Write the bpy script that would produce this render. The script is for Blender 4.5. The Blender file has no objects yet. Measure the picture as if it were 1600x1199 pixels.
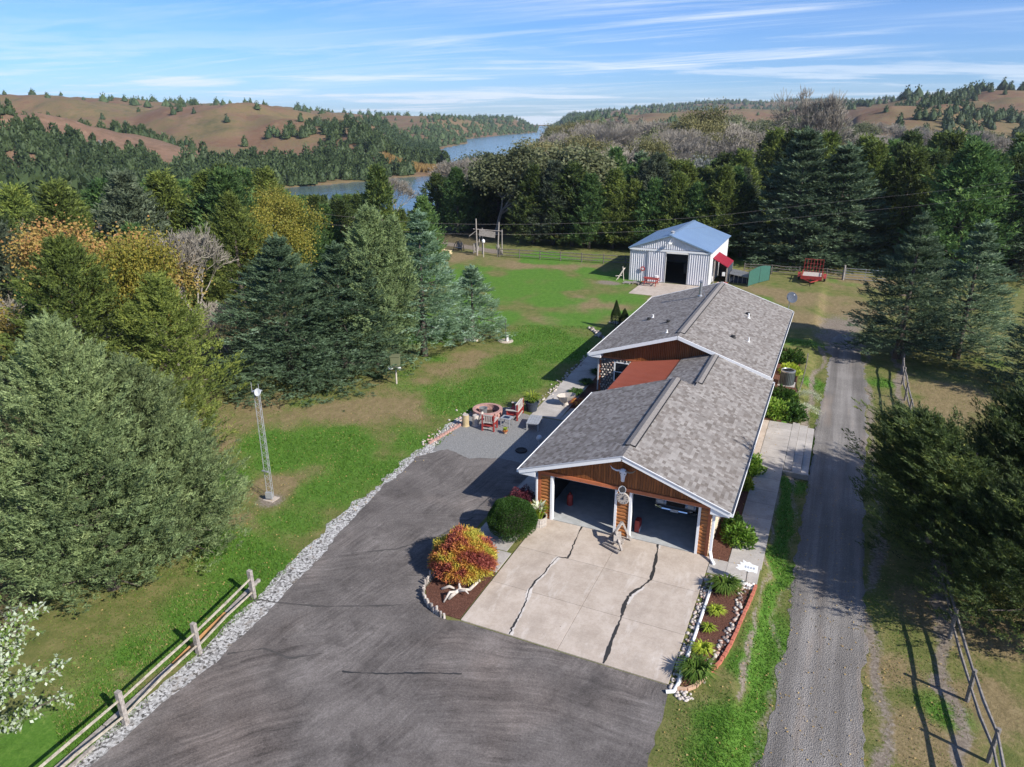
import bpy, bmesh, math, random
import numpy as np
from mathutils import Vector, Matrix

S = bpy.context.scene
C = S.collection
R = math.radians
rng = np.random.default_rng(11)
random.seed(11)

# ------------------------------------------------------------------ camera
CAMZ = 16.4
cam_data = bpy.data.cameras.new('camera')
cam = bpy.data.objects.new('camera', cam_data)
C.objects.link(cam)
S.camera = cam
cam.location = (0, 0, CAMZ)
cam.rotation_euler = (R(90 - 20.48), 0, R(24.5))
cam_data.sensor_width = 36
cam_data.lens = 36 * 1110 / 1600
cam_data.clip_start = .5
cam_data.clip_end = 9000

# ------------------------------------------------------------------ light
SUN_EL, SUN_AZ = 35.0, -17.0            # azimuth counted from +X towards +Y
sun_dir = Vector((math.cos(R(SUN_EL)) * math.cos(R(SUN_AZ)), math.cos(R(SUN_EL)) * math.sin(R(SUN_AZ)), math.sin(R(SUN_EL))))
sd = bpy.data.lights.new('sun', 'SUN')
sun = bpy.data.objects.new('sun', sd)
C.objects.link(sun)
sun.rotation_euler = sun_dir.to_track_quat('Z', 'Y').to_euler()
sun.location = (60, -10, 60)
sd.energy = 4.5
sd.angle = R(.53)
sd.color = (1, .945, .86)

W = bpy.data.worlds.new('World')
S.world = W
W.use_nodes = True
nt = W.node_tree
nt.nodes.clear()
def wn(t, **k):
    n = nt.nodes.new(t)
    for a, b in k.items():
        setattr(n, a, b)
    return n
def wl(a, b):
    nt.links.new(a, b)
sky = wn('ShaderNodeTexSky', sky_type='NISHITA', sun_disc=False)
sky.sun_elevation = R(SUN_EL)
sky.sun_rotation = R(90 - SUN_AZ)
sky.altitude = 700
sky.air_density = 1.0
sky.dust_density = .15
sky.ozone_density = 1.6
tc = wn('ShaderNodeTexCoord')
sep = wn('ShaderNodeSeparateXYZ')
wl(tc.outputs['Generated'], sep.inputs[0])
# project the view direction on a cloud layer: p = xy / (z + k)
def wmath(op, a, b=None, c=None):
    n = wn('ShaderNodeMath', operation=op)
    for i, v in enumerate((a, b, c)):
        if v is None:
            continue
        if isinstance(v, (int, float)):
            n.inputs[i].default_value = v
        else:
            wl(v, n.inputs[i])
    return n.outputs[0]
zz = wmath('ADD', wmath('MAXIMUM', sep.outputs['Z'], 0.0), .045)
cx = wmath('DIVIDE', sep.outputs['X'], zz)
cy = wmath('DIVIDE', sep.outputs['Y'], zz)
comb = wn('ShaderNodeCombineXYZ')
wl(cx, comb.inputs[0]); wl(cy, comb.inputs[1])
def layer(rot, sx, sy, scale, lo, hi, detail, rough, dist, off=(0, 0, 0)):
    m0 = wn('ShaderNodeMapping'); m0.inputs['Rotation'].default_value = (0, 0, R(rot))
    wl(comb.outputs[0], m0.inputs[0])
    mp = wn('ShaderNodeMapping')
    mp.inputs['Scale'].default_value = (sx, sy, 1)
    mp.inputs['Location'].default_value = off
    wl(m0.outputs[0], mp.inputs[0])
    nz = wn('ShaderNodeTexNoise')
    nz.inputs['Scale'].default_value = scale
    nz.inputs['Detail'].default_value = detail
    nz.inputs['Roughness'].default_value = rough
    nz.inputs['Distortion'].default_value = dist
    wl(mp.outputs[0], nz.inputs['Vector'])
    mr = wn('ShaderNodeMapRange', interpolation_type='SMOOTHSTEP')
    mr.inputs['From Min'].default_value = lo
    mr.inputs['From Max'].default_value = hi
    wl(nz.outputs[0], mr.inputs[0])
    return mr.outputs[0]
big = layer(10, 1, 1, .16, .45, .62, 2, .5, .2, (3, 2, 0))
streak = layer(6, .17, 1.0, .66, .48, .70, 9, .68, 1.1, (1.5, 4, 0))
veil = layer(-20, .3, 1, .22, .38, .8, 4, .5, .3, (7, 1, 0))
puff = layer(-24, .6, 1, .42, .50, .62, 8, .62, .3, (9, 4, 0))
nearh = wn('ShaderNodeMapRange'); nearh.inputs['From Min'].default_value = .02; nearh.inputs['From Max'].default_value = .11
nearh.inputs['To Min'].default_value = 1; nearh.inputs['To Max'].default_value = 0
wl(sep.outputs['Z'], nearh.inputs[0])
cirrus = wmath('MULTIPLY', streak, wmath('MULTIPLY_ADD', big, .75, .30))
low = wmath('MULTIPLY', wmath('MULTIPLY', puff, nearh.outputs[0]), .8)
cl = wmath('MINIMUM', wmath('ADD', wmath('ADD', cirrus, wmath('MULTIPLY', veil, .16)), low), .85)
mix = wn('ShaderNodeMix', data_type='RGBA')
wl(cl, mix.inputs['Factor'])
tr_ = wn('ShaderNodeValToRGB'); wl(sep.outputs['Z'], tr_.inputs[0])
e_ = tr_.color_ramp.elements
e_[0].position = 0; e_[0].color = (.33, .49, .84, 1); e_[1].position = .30; e_[1].color = (.35, .60, .97, 1)
hs = wn('ShaderNodeMix', data_type='RGBA', blend_type='MULTIPLY'); hs.inputs['Factor'].default_value = 1
wl(sky.outputs[0], hs.inputs['A']); wl(tr_.outputs[0], hs.inputs['B'])
wl(hs.outputs['Result'], mix.inputs['A'])
mix.inputs['B'].default_value = (5.3, 5.9, 6.7, 1)
bg = wn('ShaderNodeBackground')
bg.inputs['Strength'].default_value = .1
wl(mix.outputs['Result'], bg.inputs['Color'])
out = wn('ShaderNodeOutputWorld')
wl(bg.outputs[0], out.inputs['Surface'])

S.view_settings.view_transform = 'Standard'
S.view_settings.look = 'None'
S.view_settings.gamma = 1
S.view_settings.exposure = 0.76
S.view_settings.use_curve_mapping = False
S.cycles.max_bounces = 6
S.cycles.diffuse_bounces = 3
S.cycles.transmission_bounces = 4
S.cycles.transparent_max_bounces = 8
S.cycles.caustics_reflective = False
S.cycles.caustics_refractive = False

# ------------------------------------------------------------------ materials
MATS = {}
class NB:
    """small node builder"""
    def __init__(s, name):
        s.m = bpy.data.materials.new(name); s.m.use_nodes = True
        s.t = s.m.node_tree; s.t.nodes.clear()
        s.out = s.n('ShaderNodeOutputMaterial')
        s.co = s.n('ShaderNodeNewGeometry').outputs['Position']
        s._obj = None
        MATS[name] = s.m
    def n(s, t, **k):
        n = s.t.nodes.new(t)
        for a, b in k.items(): setattr(n, a, b)
        return n
    def set(s, sock, v):
        if isinstance(v, bpy.types.NodeSocket): s.t.links.new(v, sock)
        elif v is not None:
            if isinstance(v, tuple) and len(v) == 3 and sock.type == 'RGBA': v = (*v, 1)
            sock.default_value = v
    def obj(s):
        if s._obj is None: s._obj = s.n('ShaderNodeTexCoord').outputs['Object']
        return s._obj
    def map(s, vec, scale=(1, 1, 1), rot=(0, 0, 0), loc=(0, 0, 0)):
        m = s.n('ShaderNodeMapping'); s.set(m.inputs[0], vec)
        m.inputs['Scale'].default_value = scale; m.inputs['Rotation'].default_value = rot; m.inputs['Location'].default_value = loc
        return m.outputs[0]
    def noise(s, scale, detail=4, rough=.55, vec=None, dist=0, col=False):
        n = s.n('ShaderNodeTexNoise'); s.set(n.inputs['Vector'], vec if vec is not None else s.co)
        n.inputs['Scale'].default_value = scale; n.inputs['Detail'].default_value = detail
        n.inputs['Roughness'].default_value = rough; n.inputs['Distortion'].default_value = dist
        return n.outputs[1 if col else 0]
    def voro(s, scale, vec=None, feature='F1', col=False):
        n = s.n('ShaderNodeTexVoronoi', feature=feature); s.set(n.inputs['Vector'], vec if vec is not None else s.co)
        n.inputs['Scale'].default_value = scale
        return n.outputs['Color' if col else 'Distance']
    def rng(s, v, a, b, c=0, d=1, smooth=False):
        n = s.n('ShaderNodeMapRange', interpolation_type='SMOOTHSTEP' if smooth else 'LINEAR')
        s.set(n.inputs[0], v)
        for i, q in zip((1, 2, 3, 4), (a, b, c, d)): n.inputs[i].default_value = q
        return n.outputs[0]
    def math(s, op, a, b=0.0):
        n = s.n('ShaderNodeMath', operation=op); s.set(n.inputs[0], a); s.set(n.inputs[1], b); return n.outputs[0]
    def mix(s, f, a, b, blend='MIX'):
        n = s.n('ShaderNodeMix', data_type='RGBA', blend_type=blend); s.set(n.inputs['Factor'], f)
        s.set(n.inputs['A'], a); s.set(n.inputs['B'], b); return n.outputs['Result']
    def ramp(s, f, stops):
        n = s.n('ShaderNodeValToRGB'); s.set(n.inputs[0], f)
        e = n.color_ramp.elements
        while len(e) < len(stops): e.new(.5)
        for i, (p, c) in enumerate(stops):
            e[i].position = p; e[i].color = (*c, 1)
        return n.outputs[0]
    def attr(s, name, out='Fac'):
        n = s.n('ShaderNodeAttribute', attribute_name=name); return n.outputs[out]
    def rand(s): return s.n('ShaderNodeObjectInfo').outputs['Random']
    def bump(s, h, strength=.5, dist=.02):
        n = s.n('ShaderNodeBump'); s.set(n.inputs['Height'], h)
        n.inputs['Strength'].default_value = strength; n.inputs['Distance'].default_value = dist
        return n.outputs[0]
    def pbr(s, col, rough=.7, metal=0.0, normal=None, spec=.5, **k):
        n = s.n('ShaderNodeBsdfPrincipled')
        s.set(n.inputs['Base Color'], col); s.set(n.inputs['Roughness'], rough); s.set(n.inputs['Metallic'], metal)
        s.set(n.inputs['Specular IOR Level'], spec)
        if normal is not None: s.set(n.inputs['Normal'], normal)
        for a, b in k.items(): s.set(n.inputs[a], b)
        s.t.links.new(n.outputs[0], s.out.inputs[0]); return s.m

def plain(name, col, rough=.6, metal=0.0, var=.12, scale=6, spec=.4, bumpy=0, bscale=60):
    b = NB(name)
    f = b.rng(b.noise(scale, 5, .6), .25, .75, 1 - var, 1 + var)
    c = b.mix(1.0, (*col, 1), b.n('ShaderNodeCombineColor').outputs[0], 'MULTIPLY') if False else None
    hsv = b.n('ShaderNodeHueSaturation'); b.set(hsv.inputs['Color'], col); b.set(hsv.inputs['Value'], f)
    nm = b.bump(b.noise(bscale, 3), bumpy, .01) if bumpy else None
    return b.pbr(hsv.outputs[0], rough, metal, nm, spec)

def leafmat(name, stops, rnd=.12, trans=.36, tcol=None, rough=.6):
    """foliage: colour by the mesh attribute tint plus a shift per object"""
    b = NB(name)
    t = b.math('ADD', b.attr('tint'), b.rng(b.rand(), 0, 1, -rnd, rnd))
    c = b.ramp(t, stops)
    hsv = b.n('ShaderNodeHueSaturation'); b.set(hsv.inputs['Color'], c)
    wn2 = b.n('ShaderNodeTexWhiteNoise', noise_dimensions='1D'); b.set(wn2.inputs['W'], b.rand())
    b.set(hsv.inputs['Hue'], b.rng(wn2.outputs[0], 0, 1, .493, .507)); b.set(hsv.inputs['Value'], b.rng(b.rand(), 0, 1, .85, 1.15))
    d = b.n('ShaderNodeBsdfPrincipled'); b.set(d.inputs['Base Color'], hsv.outputs[0]); d.inputs['Roughness'].default_value = rough
    d.inputs['Specular IOR Level'].default_value = .25
    tr = b.n('ShaderNodeBsdfTranslucent'); b.set(tr.inputs['Color'], hsv.outputs[0])
    mx = b.n('ShaderNodeMixShader'); mx.inputs[0].default_value = trans
    b.t.links.new(d.outputs[0], mx.inputs[1]); b.t.links.new(tr.outputs[0], mx.inputs[2]); b.t.links.new(mx.outputs[0], b.out.inputs[0])
    return b.m

leafmat('leaf_cedar_olive', [(0, (0.057, 0.078, 0.021)), (.45, (0.135, 0.183, 0.042)), (.8, (0.239, 0.290, 0.061)), (1, (0.319, 0.354, 0.079))])
leafmat('leaf_cedar_green', [(0, (0.043, 0.084, 0.030)), (.5, (0.096, 0.183, 0.053)), (1, (0.232, 0.337, 0.091))])
leafmat('leaf_cedar_dark', [(0, (0.028, 0.047, 0.017)), (.5, (0.075, 0.114, 0.033)), (.8, (0.155, 0.199, 0.047)), (1, (0.298, 0.323, 0.072))])
leafmat('leaf_cedar_sage', [(0, (0.099, 0.130, 0.055)), (.5, (0.212, 0.287, 0.122)), (1, (0.395, 0.486, 0.215))])
leafmat('leaf_spruce_blue', [(0, (0.066, 0.113, 0.059)), (.45, (0.152, 0.233, 0.124)), (.75, (0.243, 0.353, 0.224)), (1, (0.436, 0.559, 0.437))])
leafmat('leaf_cedar_greyish', [(0, (.05, .066, .040)), (.5, (.105, .135, .080)), (1, (.18, .215, .13))])
leafmat('leaf_spruce_dark', [(0, (0.048, 0.075, 0.041)), (.5, (0.113, 0.172, 0.092)), (1, (0.389, 0.484, 0.309))])
leafmat('leaf_olive_tree', [(0, (0.086, 0.103, 0.048)), (.5, (0.144, 0.161, 0.076)), (1, (0.241, 0.236, 0.127))])
leafmat('leaf_yellow', [(0, (.12, .15, .03)), (.4, (.22, .21, .035)), (.8, (.38, .30, .055)), (1, (.46, .32, .08))], trans=.35)
leafmat('leaf_orange', [(0, (.11, .13, .035)), (.45, (.22, .19, .05)), (.8, (.33, .22, .065)), (1, (.36, .18, .07))], trans=.3)
leafmat('leaf_silver', [(0, (.15, .165, .14)), (.5, (.25, .265, .24)), (1, (.40, .41, .38))])
leafmat('leaf_pale', [(0, (.09, .16, .025)), (.38, (.19, .26, .06)), (.46, (.34, .41, .25)), (1, (.58, .63, .50))], rnd=.0, trans=.3, rough=.5)
leafmat('leaf_boxwood', [(0, (.02, .05, .008)), (.5, (.05, .115, .018)), (1, (.11, .20, .035))])
leafmat('leaf_hosta', [(0, (.05, .12, .015)), (.5, (.14, .26, .03)), (1, (.33, .44, .08))], rnd=.05, trans=.3)
leafmat('leaf_lime', [(0, (.16, .24, .02)), (.5, (.34, .42, .04)), (1, (.52, .56, .10))], rnd=.03, trans=.3)
leafmat('leaf_daylily', [(0, (.06, .12, .015)), (.5, (.12, .20, .03)), (1, (.30, .33, .08))], rnd=.04, trans=.3)
leafmat('leaf_burning', [(0, (.30, .07, .06)), (.2, (.42, .115, .07)), (.45, (.52, .20, .06)), (.7, (.56, .34, .06)), (.92, (.50, .42, .07)), (1, (.42, .37, .06))], rnd=0, trans=.3)
leafmat('leaf_barberry', [(0, (.05, .025, .03)), (.5, (.14, .035, .05)), (1, (.30, .07, .09))], rnd=0)
leafmat('leaf_reed', [(0, (.22, .15, .05)), (.5, (.40, .27, .09)), (1, (.50, .38, .16))])
leafmat('leaf_white', [(0, (.35, .40, .25)), (1, (.75, .75, .62))], rnd=0)
leafmat('leaf_hill', [(0, (0.029, 0.052, 0.021)), (.5, (0.059, 0.093, 0.035)), (1, (0.109, 0.155, 0.060))], rnd=0, trans=.25)
leafmat('leaf_grass', [(0, (.045, .11, .012)), (.35, (.085, .19, .02)), (.6, (.16, .22, .035)), (.8, (.20, .20, .06)), (1, (.30, .25, .12))], rnd=0, trans=.3)
leafmat('leaf_willow', [(0, (.12, .12, .04)), (.5, (.20, .19, .075)), (1, (.31, .28, .13))], trans=.35)
b = NB('bark')
b.pbr(b.ramp(b.noise(1, 6, .7, b.map(b.co, (14, 14, 2.2))), [(.3, (.035, .027, .022)), (.7, (.15, .12, .10))]), .9, 0, b.bump(b.noise(1, 4, .6, b.map(b.co, (20, 20, 3))), .7, .03))
b = NB('bark_grey')
b.pbr(b.ramp(b.noise(1, 6, .7, b.map(b.co, (6, 6, 2.2))), [(.3, (.20, .175, .15)), (.7, (.42, .38, .34))]), .9)
b = NB('twig_grey')
f = b.attr('tint')
b.pbr(b.ramp(f, [(0, (.165, .145, .115)), (1, (.315, .285, .235))]), .9)

# ------------------------------------------------------------------ object helpers
def thing(name, label, cat, loc=(0, 0, 0), rz=0, group=None):
    o = bpy.data.objects.new(name, None); C.objects.link(o)
    o.empty_display_size = .2
    o.location = loc; o.rotation_euler = (0, 0, rz)
    return tag(o, label, cat, group)
def tag(o, label, cat=None, group=None):
    if label: o['label'] = label
    if cat: o['category'] = cat
    if group: o['group'] = group
    return o
def kind(o, k, label=None):
    o['kind'] = k
    if label: o['label'] = label
    return o
def copy_tree(o, parent=None, loc=None, rz=None, scale=None):
    c = o.copy(); C.objects.link(c); c.parent = parent
    if parent is None:
        if loc is not None: c.location = loc
        if rz is not None: c.rotation_euler = (0, 0, rz)
        if scale is not None: c.scale = scale
    for ch in list(o.children): copy_tree(ch, c)
    return c

class MB:
    """collects solids, then links them as one mesh object"""
    def __init__(s): s.v = []; s.f = []; s.mi = []
    def add(s, vs, fs, mi=0):
        k = len(s.v); s.v += [tuple(p) for p in vs]; s.f += [tuple(i + k for i in f) for f in fs]; s.mi += [mi] * len(fs); return s
    def box(s, x0, x1, y0, y1, z0, z1, mi=0):
        vs = [(x, y, z) for z in (z0, z1) for y in (y0, y1) for x in (x0, x1)]
        return s.add(vs, [(0, 2, 3, 1), (4, 5, 7, 6), (0, 1, 5, 4), (2, 6, 7, 3), (0, 4, 6, 2), (1, 3, 7, 5)], mi)
    def obox(s, c, sx, sy, sz, rz=0, rx=0, ry=0, mi=0):
        M = Matrix.Translation(c) @ Matrix.Rotation(rz, 4, 'Z') @ Matrix.Rotation(ry, 4, 'Y') @ Matrix.Rotation(rx, 4, 'X')
        vs = [M @ Vector((x * sx / 2, y * sy / 2, z * sz / 2)) for z in (-1, 1) for y in (-1, 1) for x in (-1, 1)]
        return s.add(vs, [(0, 2, 3, 1), (4, 5, 7, 6), (0, 1, 5, 4), (2, 6, 7, 3), (0, 4, 6, 2), (1, 3, 7, 5)], mi)
    def beam(s, p, q, w, h, mi=0):
        p, q = Vector(p), Vector(q); d = (q - p); L = d.length; d.normalize()
        up = Vector((0, 0, 1)) if abs(d.z) < .98 else Vector((0, 1, 0))
        sd_ = d.cross(up).normalized(); u = sd_.cross(d)
        vs = [c + sd_ * (a * w / 2) + u * (b_ * h / 2) for c in (p, q) for b_ in (-1, 1) for a in (-1, 1)]
        return s.add(vs, [(0, 1, 3, 2), (4, 6, 7, 5), (0, 4, 5, 1), (2, 3, 7, 6), (0, 2, 6, 4), (1, 5, 7, 3)], mi)
    def tube(s, pts, r, n=8, caps=True, mi=0):
        pts = [Vector(p) for p in pts]; rs = r if isinstance(r, (list, tuple)) else [r] * len(pts)
        vs = []; prev = None
        for i, p in enumerate(pts):
            d = (pts[min(i + 1, len(pts) - 1)] - pts[max(i - 1, 0)]).normalized()
            a = prev - d * prev.dot(d) if prev is not None else d.orthogonal()
            a.normalize(); prev = a; b_ = d.cross(a)
            for k in range(n):
                t = 2 * math.pi * k / n
                vs.append(p + (a * math.cos(t) + b_ * math.sin(t)) * rs[i])
        fs = [(i * n + k, i * n + (k + 1) % n, (i + 1) * n + (k + 1) % n, (i + 1) * n + k) for i in range(len(pts) - 1) for k in range(n)]
        if caps: fs += [tuple(reversed(range(n))), tuple((len(pts) - 1) * n + k for k in range(n))]
        return s.add(vs, fs, mi)
    def lathe(s, prof, c=(0, 0, 0), n=16, sx=1, sy=1, mi=0, cap=True):
        vs = [(c[0] + r * sx * math.cos(2 * math.pi * k / n), c[1] + r * sy * math.sin(2 * math.pi * k / n), c[2] + z) for r, z in prof for k in range(n)]
        fs = [(i * n + k, i * n + (k + 1) % n, (i + 1) * n + (k + 1) % n, (i + 1) * n + k) for i in range(len(prof) - 1) for k in range(n)]
        if cap: fs += [tuple(reversed(range(n))), tuple((len(prof) - 1) * n + k for k in range(n))]
        return s.add(vs, fs, mi)
    def prism(s, poly, z0, z1, mi=0):
        """polygon in xy, counter-clockwise"""
        n = len(poly); vs = [(x, y, z0) for x, y in poly] + [(x, y, z1) for x, y in poly]
        return s.add(vs, [tuple(reversed(range(n))), tuple(range(n, 2 * n))] + [(i, (i + 1) % n, n + (i + 1) % n, n + i) for i in range(n)], mi)
    def slab(s, quad, t, mi=0):
        """quad of 3D points, thickness t downwards along its normal"""
        q = [Vector(p) for p in quad]; nrm = (q[1] - q[0]).cross(q[-1] - q[0]).normalized()
        if nrm.z < 0: nrm = -nrm; q.reverse()
        n = len(q); vs = q + [p - nrm * t for p in q]
        return s.add(vs, [tuple(range(n)), tuple(reversed(range(n, 2 * n)))] + [(i, n + i, n + (i + 1) % n, (i + 1) % n) for i in range(n)], mi)
    def rock(s, c, r, sz=(1, 1, .7), seed=0, mi=0):
        rr = random.Random(seed); bm = bmesh.new(); bmesh.ops.create_icosphere(bm, subdivisions=1, radius=1)
        a = rr.random() * 6.28
        vs = []
        for v in bm.verts:
            k = 1 + rr.uniform(-.16, .16); x, y, z = v.co * k
            x *= sz[0] * r; y *= sz[1] * r; z *= sz[2] * r
            vs.append((c[0] + x * math.cos(a) - y * math.sin(a), c[1] + x * math.sin(a) + y * math.cos(a), c[2] + z))
        fs = [tuple(v.index for v in f.verts) for f in bm.faces]; bm.free()
        return s.add(vs, fs, mi)
    def mesh(s, name, mats, off=(0, 0, 0), smooth=False, tint=None):
        me = bpy.data.meshes.new(name)
        me.from_pydata([(x - off[0], y - off[1], z - off[2]) for x, y, z in s.v], [], s.f)
        for m in (mats if isinstance(mats, (list, tuple)) else [mats]): me.materials.append(MATS[m])
        if len(me.materials) > 1: me.polygons.foreach_set('material_index', s.mi)
        if smooth: me.polygons.foreach_set('use_smooth', [True] * len(me.polygons))
        if tint is not None:
            at = me.attributes.new('tint', 'FLOAT', 'FACE')
            at.data.foreach_set('value', tint if hasattr(tint, '__len__') else [tint] * len(me.polygons))
        me.update(); return me
    def build(s, name, mats, parent=None, smooth=False, bevel=0, tint=None, rand=None):
        off = tuple(parent.location) if parent is not None else (0, 0, 0)
        p = parent
        while p is not None and p.parent is not None:
            p = p.parent; off = tuple(a + b_ for a, b_ in zip(off, p.location))
        o = bpy.data.objects.new(name, s.mesh(name, mats, off, smooth, tint)); C.objects.link(o); o.parent = parent
        if bevel:
            m = o.modifiers.new('edge', 'BEVEL'); m.width = bevel; m.segments = 2; m.limit_method = 'ANGLE'
        return o

def tri_mesh(name, V, tint, mat):
    """V (n,3,3) triangles, tint (n)"""
    n = len(V); me = bpy.data.meshes.new(name)
    me.vertices.add(n * 3); me.vertices.foreach_set('co', np.ascontiguousarray(V, np.float32).reshape(-1))
    me.loops.add(n * 3); me.loops.foreach_set('vertex_index', np.arange(n * 3, dtype=np.int32))
    me.polygons.add(n); me.polygons.foreach_set('loop_start', np.arange(0, n * 3, 3, dtype=np.int32))
    try: me.polygons.foreach_set('loop_total', np.full(n, 3, np.int32))
    except Exception: pass
    me.update(calc_edges=True)
    at = me.attributes.new('tint', 'FLOAT', 'FACE'); at.data.foreach_set('value', np.clip(tint, 0, 1).astype(np.float32))
    me.materials.append(MATS[mat])
    return me
def link(name, me, parent=None, loc=(0, 0, 0)):
    o = bpy.data.objects.new(name, me); C.objects.link(o); o.parent = parent; o.location = loc
    return o
# ------------------------------------------------------------------ terrain
LUSH = [(-18.6, 8.4, 1.5), (-18.0, 9.7, 1.2), (-18.5, 12.5, 1.2), (-18.5, 14.6, 1.5), (-19.3, 17.7, 1.8), (-19.5, 20.3, 1.8), (-19.8, 23.2, 2), (-19.7, 26.1, 2.2), (-19.5, 29.5, 2.2), (-21.6, 27.7, 2), (-20.6, 35.7, 2.4), (-19.2, 38.2, 2.6), (-17.5, 41.6, 2.6), (-17.3, 47.0, 2.6), (-17.3, 51.5, 2), (-20.2, 43.3, 2.4), (-24.4, 26.4, 2.2), (-23.3, 27.8, 2.2), (-27.1, 26.1, 1.8), (-24.9, 21.6, 1.8), (-27.3, 21.9, 1.2), (-21.4, 17.8, 1.8), (-24.3, 24.8, 1.6), (-21.2, 51.6, 3), (-19.7, 56.7, 3.5), (-23.7, 62.4, 3), (-26.8, 53.4, 3), (-27.9, 48.6, 2.5), (-31.0, 59.1, 3), (-30.5, 65.4, 4), (-24.4, 69.8, 3.5), (-17.3, 60.1, 3), (-37.8, 69.1, 5), (-32.2, 82.2, 4), (-23.5, 75.6, 4), (-17.6, 65.2, 2.5), (-29.3, 72.9, 4), (-25.1, 42.6, 1.4), (-30.7, 45.3, 2), (-32.9, 50.7, 2), (-1.5, 57.8, 0.9), (0.1, 25.7, 0.7), (-0.2, 21.1, 0.8), (-1.2, 16.9, 1.0), (-0.6, 19.6, 0.8), (-0.4, 30.7, 0.7), (-0.3, 48.9, 0.7), (-0.5, 39.8, 1.0), (4.2, 51.0, 0.9), (11.4, 104.5, 6), (-10.8, 94.4, 6), (5.0, 20.3, 0.7), (-1.3, 15.6, 1.2), (-0.2, 33.4, 0.6)]
DRY = [(-18.2, 11.0, 0.9), (-18.7, 9.7, 1.2), (-18.8, 12.7, 0.9), (-19.4, 14.6, 0.8), (-32.1, 27.7, 2.4), (-30.4, 29.5, 2.6), (-26.9, 30.0, 2.4), (-24.8, 32.1, 2.6), (-24.3, 37.1, 2.4), (-22.0, 38.2, 1.5), (-28.4, 24.6, 1.8), (-21.6, 33.5, 1.6), (-22.9, 43.6, 1.8), (-22.9, 22.5, 1.2), (-21.8, 24.8, 1.1), (-21.5, 19.3, 0.9), (-23.3, 40.4, 2), (-21.7, 55.7, 1.6), (-20.0, 62.8, 2.5), (-33.5, 77.1, 3), (-27.9, 79.6, 3), (-44.9, 78.8, 5), (-48.9, 87.9, 6), (-5.7, 75.1, 3), (-0.3, 74.5, 3), (-9.8, 81.8, 2), (-1.5, 64.9, 3), (1.5, 71.2, 3), (-3.0, 71.9, 2.5), (6.5, 47.1, 2.5), (8.6, 50.4, 3), (3.7, 21.7, 1), (4.5, 25.5, 1.2), (4.3, 19.1, 1.2), (6.3, 21.4, 1.5), (7.0, 24.8, 1.5), (1.9, 83.5, 4), (-29.3, 59.9, 1.6), (-14.7, 59.0, 1.5)]
LAKE_Z = -8.0
LAKE = [(-944, 2386), (-382, 946), (-213, 510), (-167, 366), (-125, 256), (-98, 188), (-103, 149), (-122, 133), (-151, 115), (-176, 102), (-216, 83), (-330, 40), (-420, 90), (-274, 127), (-228, 154), (-202, 181), (-188, 218), (-181, 247), (-180, 273), (-170, 296), (-176, 322), (-192, 343), (-233, 405), (-326, 563), (-368, 692), (-440, 817), (-498, 1068), (-537, 1287), (-980, 2370)]
def sstep(a, b, v):
    t = np.clip((v - a) / (b - a), 0, 1); return t * t * (3 - 2 * t)
def poly_sd(poly, x, y):
    """signed distance, negative inside"""
    d = np.full(x.shape, 1e9); ins = np.zeros(x.shape, bool); n = len(poly)
    for i in range(n):
        (ax, ay), (bx, by) = poly[i], poly[(i + 1) % n]
        ex, ey = bx - ax, by - ay; wx, wy = x - ax, y - ay
        t = np.clip((wx * ex + wy * ey) / (ex * ex + ey * ey + 1e-12), 0, 1)
        d = np.minimum(d, (wx - ex * t) ** 2 + (wy - ey * t) ** 2)
        c = ((ay <= y) != (by <= y))
        with np.errstate(divide='ignore', invalid='ignore'):
            xi = ax + (y - ay) * ex / (ey if ey else 1e-9)
        ins ^= c & (x < xi)
    d = np.sqrt(d); return np.where(ins, -d, d)
def hash2(ix, iy, seed):
    h = (ix.astype(np.int64) * 374761393 + iy.astype(np.int64) * 668265263 + seed * 974711) & 0xffffffff
    h = ((h ^ (h >> 13)) * 1274126177) & 0xffffffff
    return ((h ^ (h >> 16)) & 0xffff) / 65535.0
def vnoise(x, y, seed=0):
    ix, iy = np.floor(x), np.floor(y); fx, fy = x - ix, y - iy
    fx = fx * fx * (3 - 2 * fx); fy = fy * fy * (3 - 2 * fy)
    a, b_, c, d = hash2(ix, iy, seed), hash2(ix + 1, iy, seed), hash2(ix, iy + 1, seed), hash2(ix + 1, iy + 1, seed)
    return (a * (1 - fx) + b_ * fx) * (1 - fy) + (c * (1 - fx) + d * fx) * fy
def fbm(x, y, sc, seed=0, oct=4):
    s, a, t = 0, 1, 0
    for o in range(oct):
        s = s + a * vnoise(x * sc, y * sc, seed + o); t += a; a *= .5; sc *= 2.03
    return s / t
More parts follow.
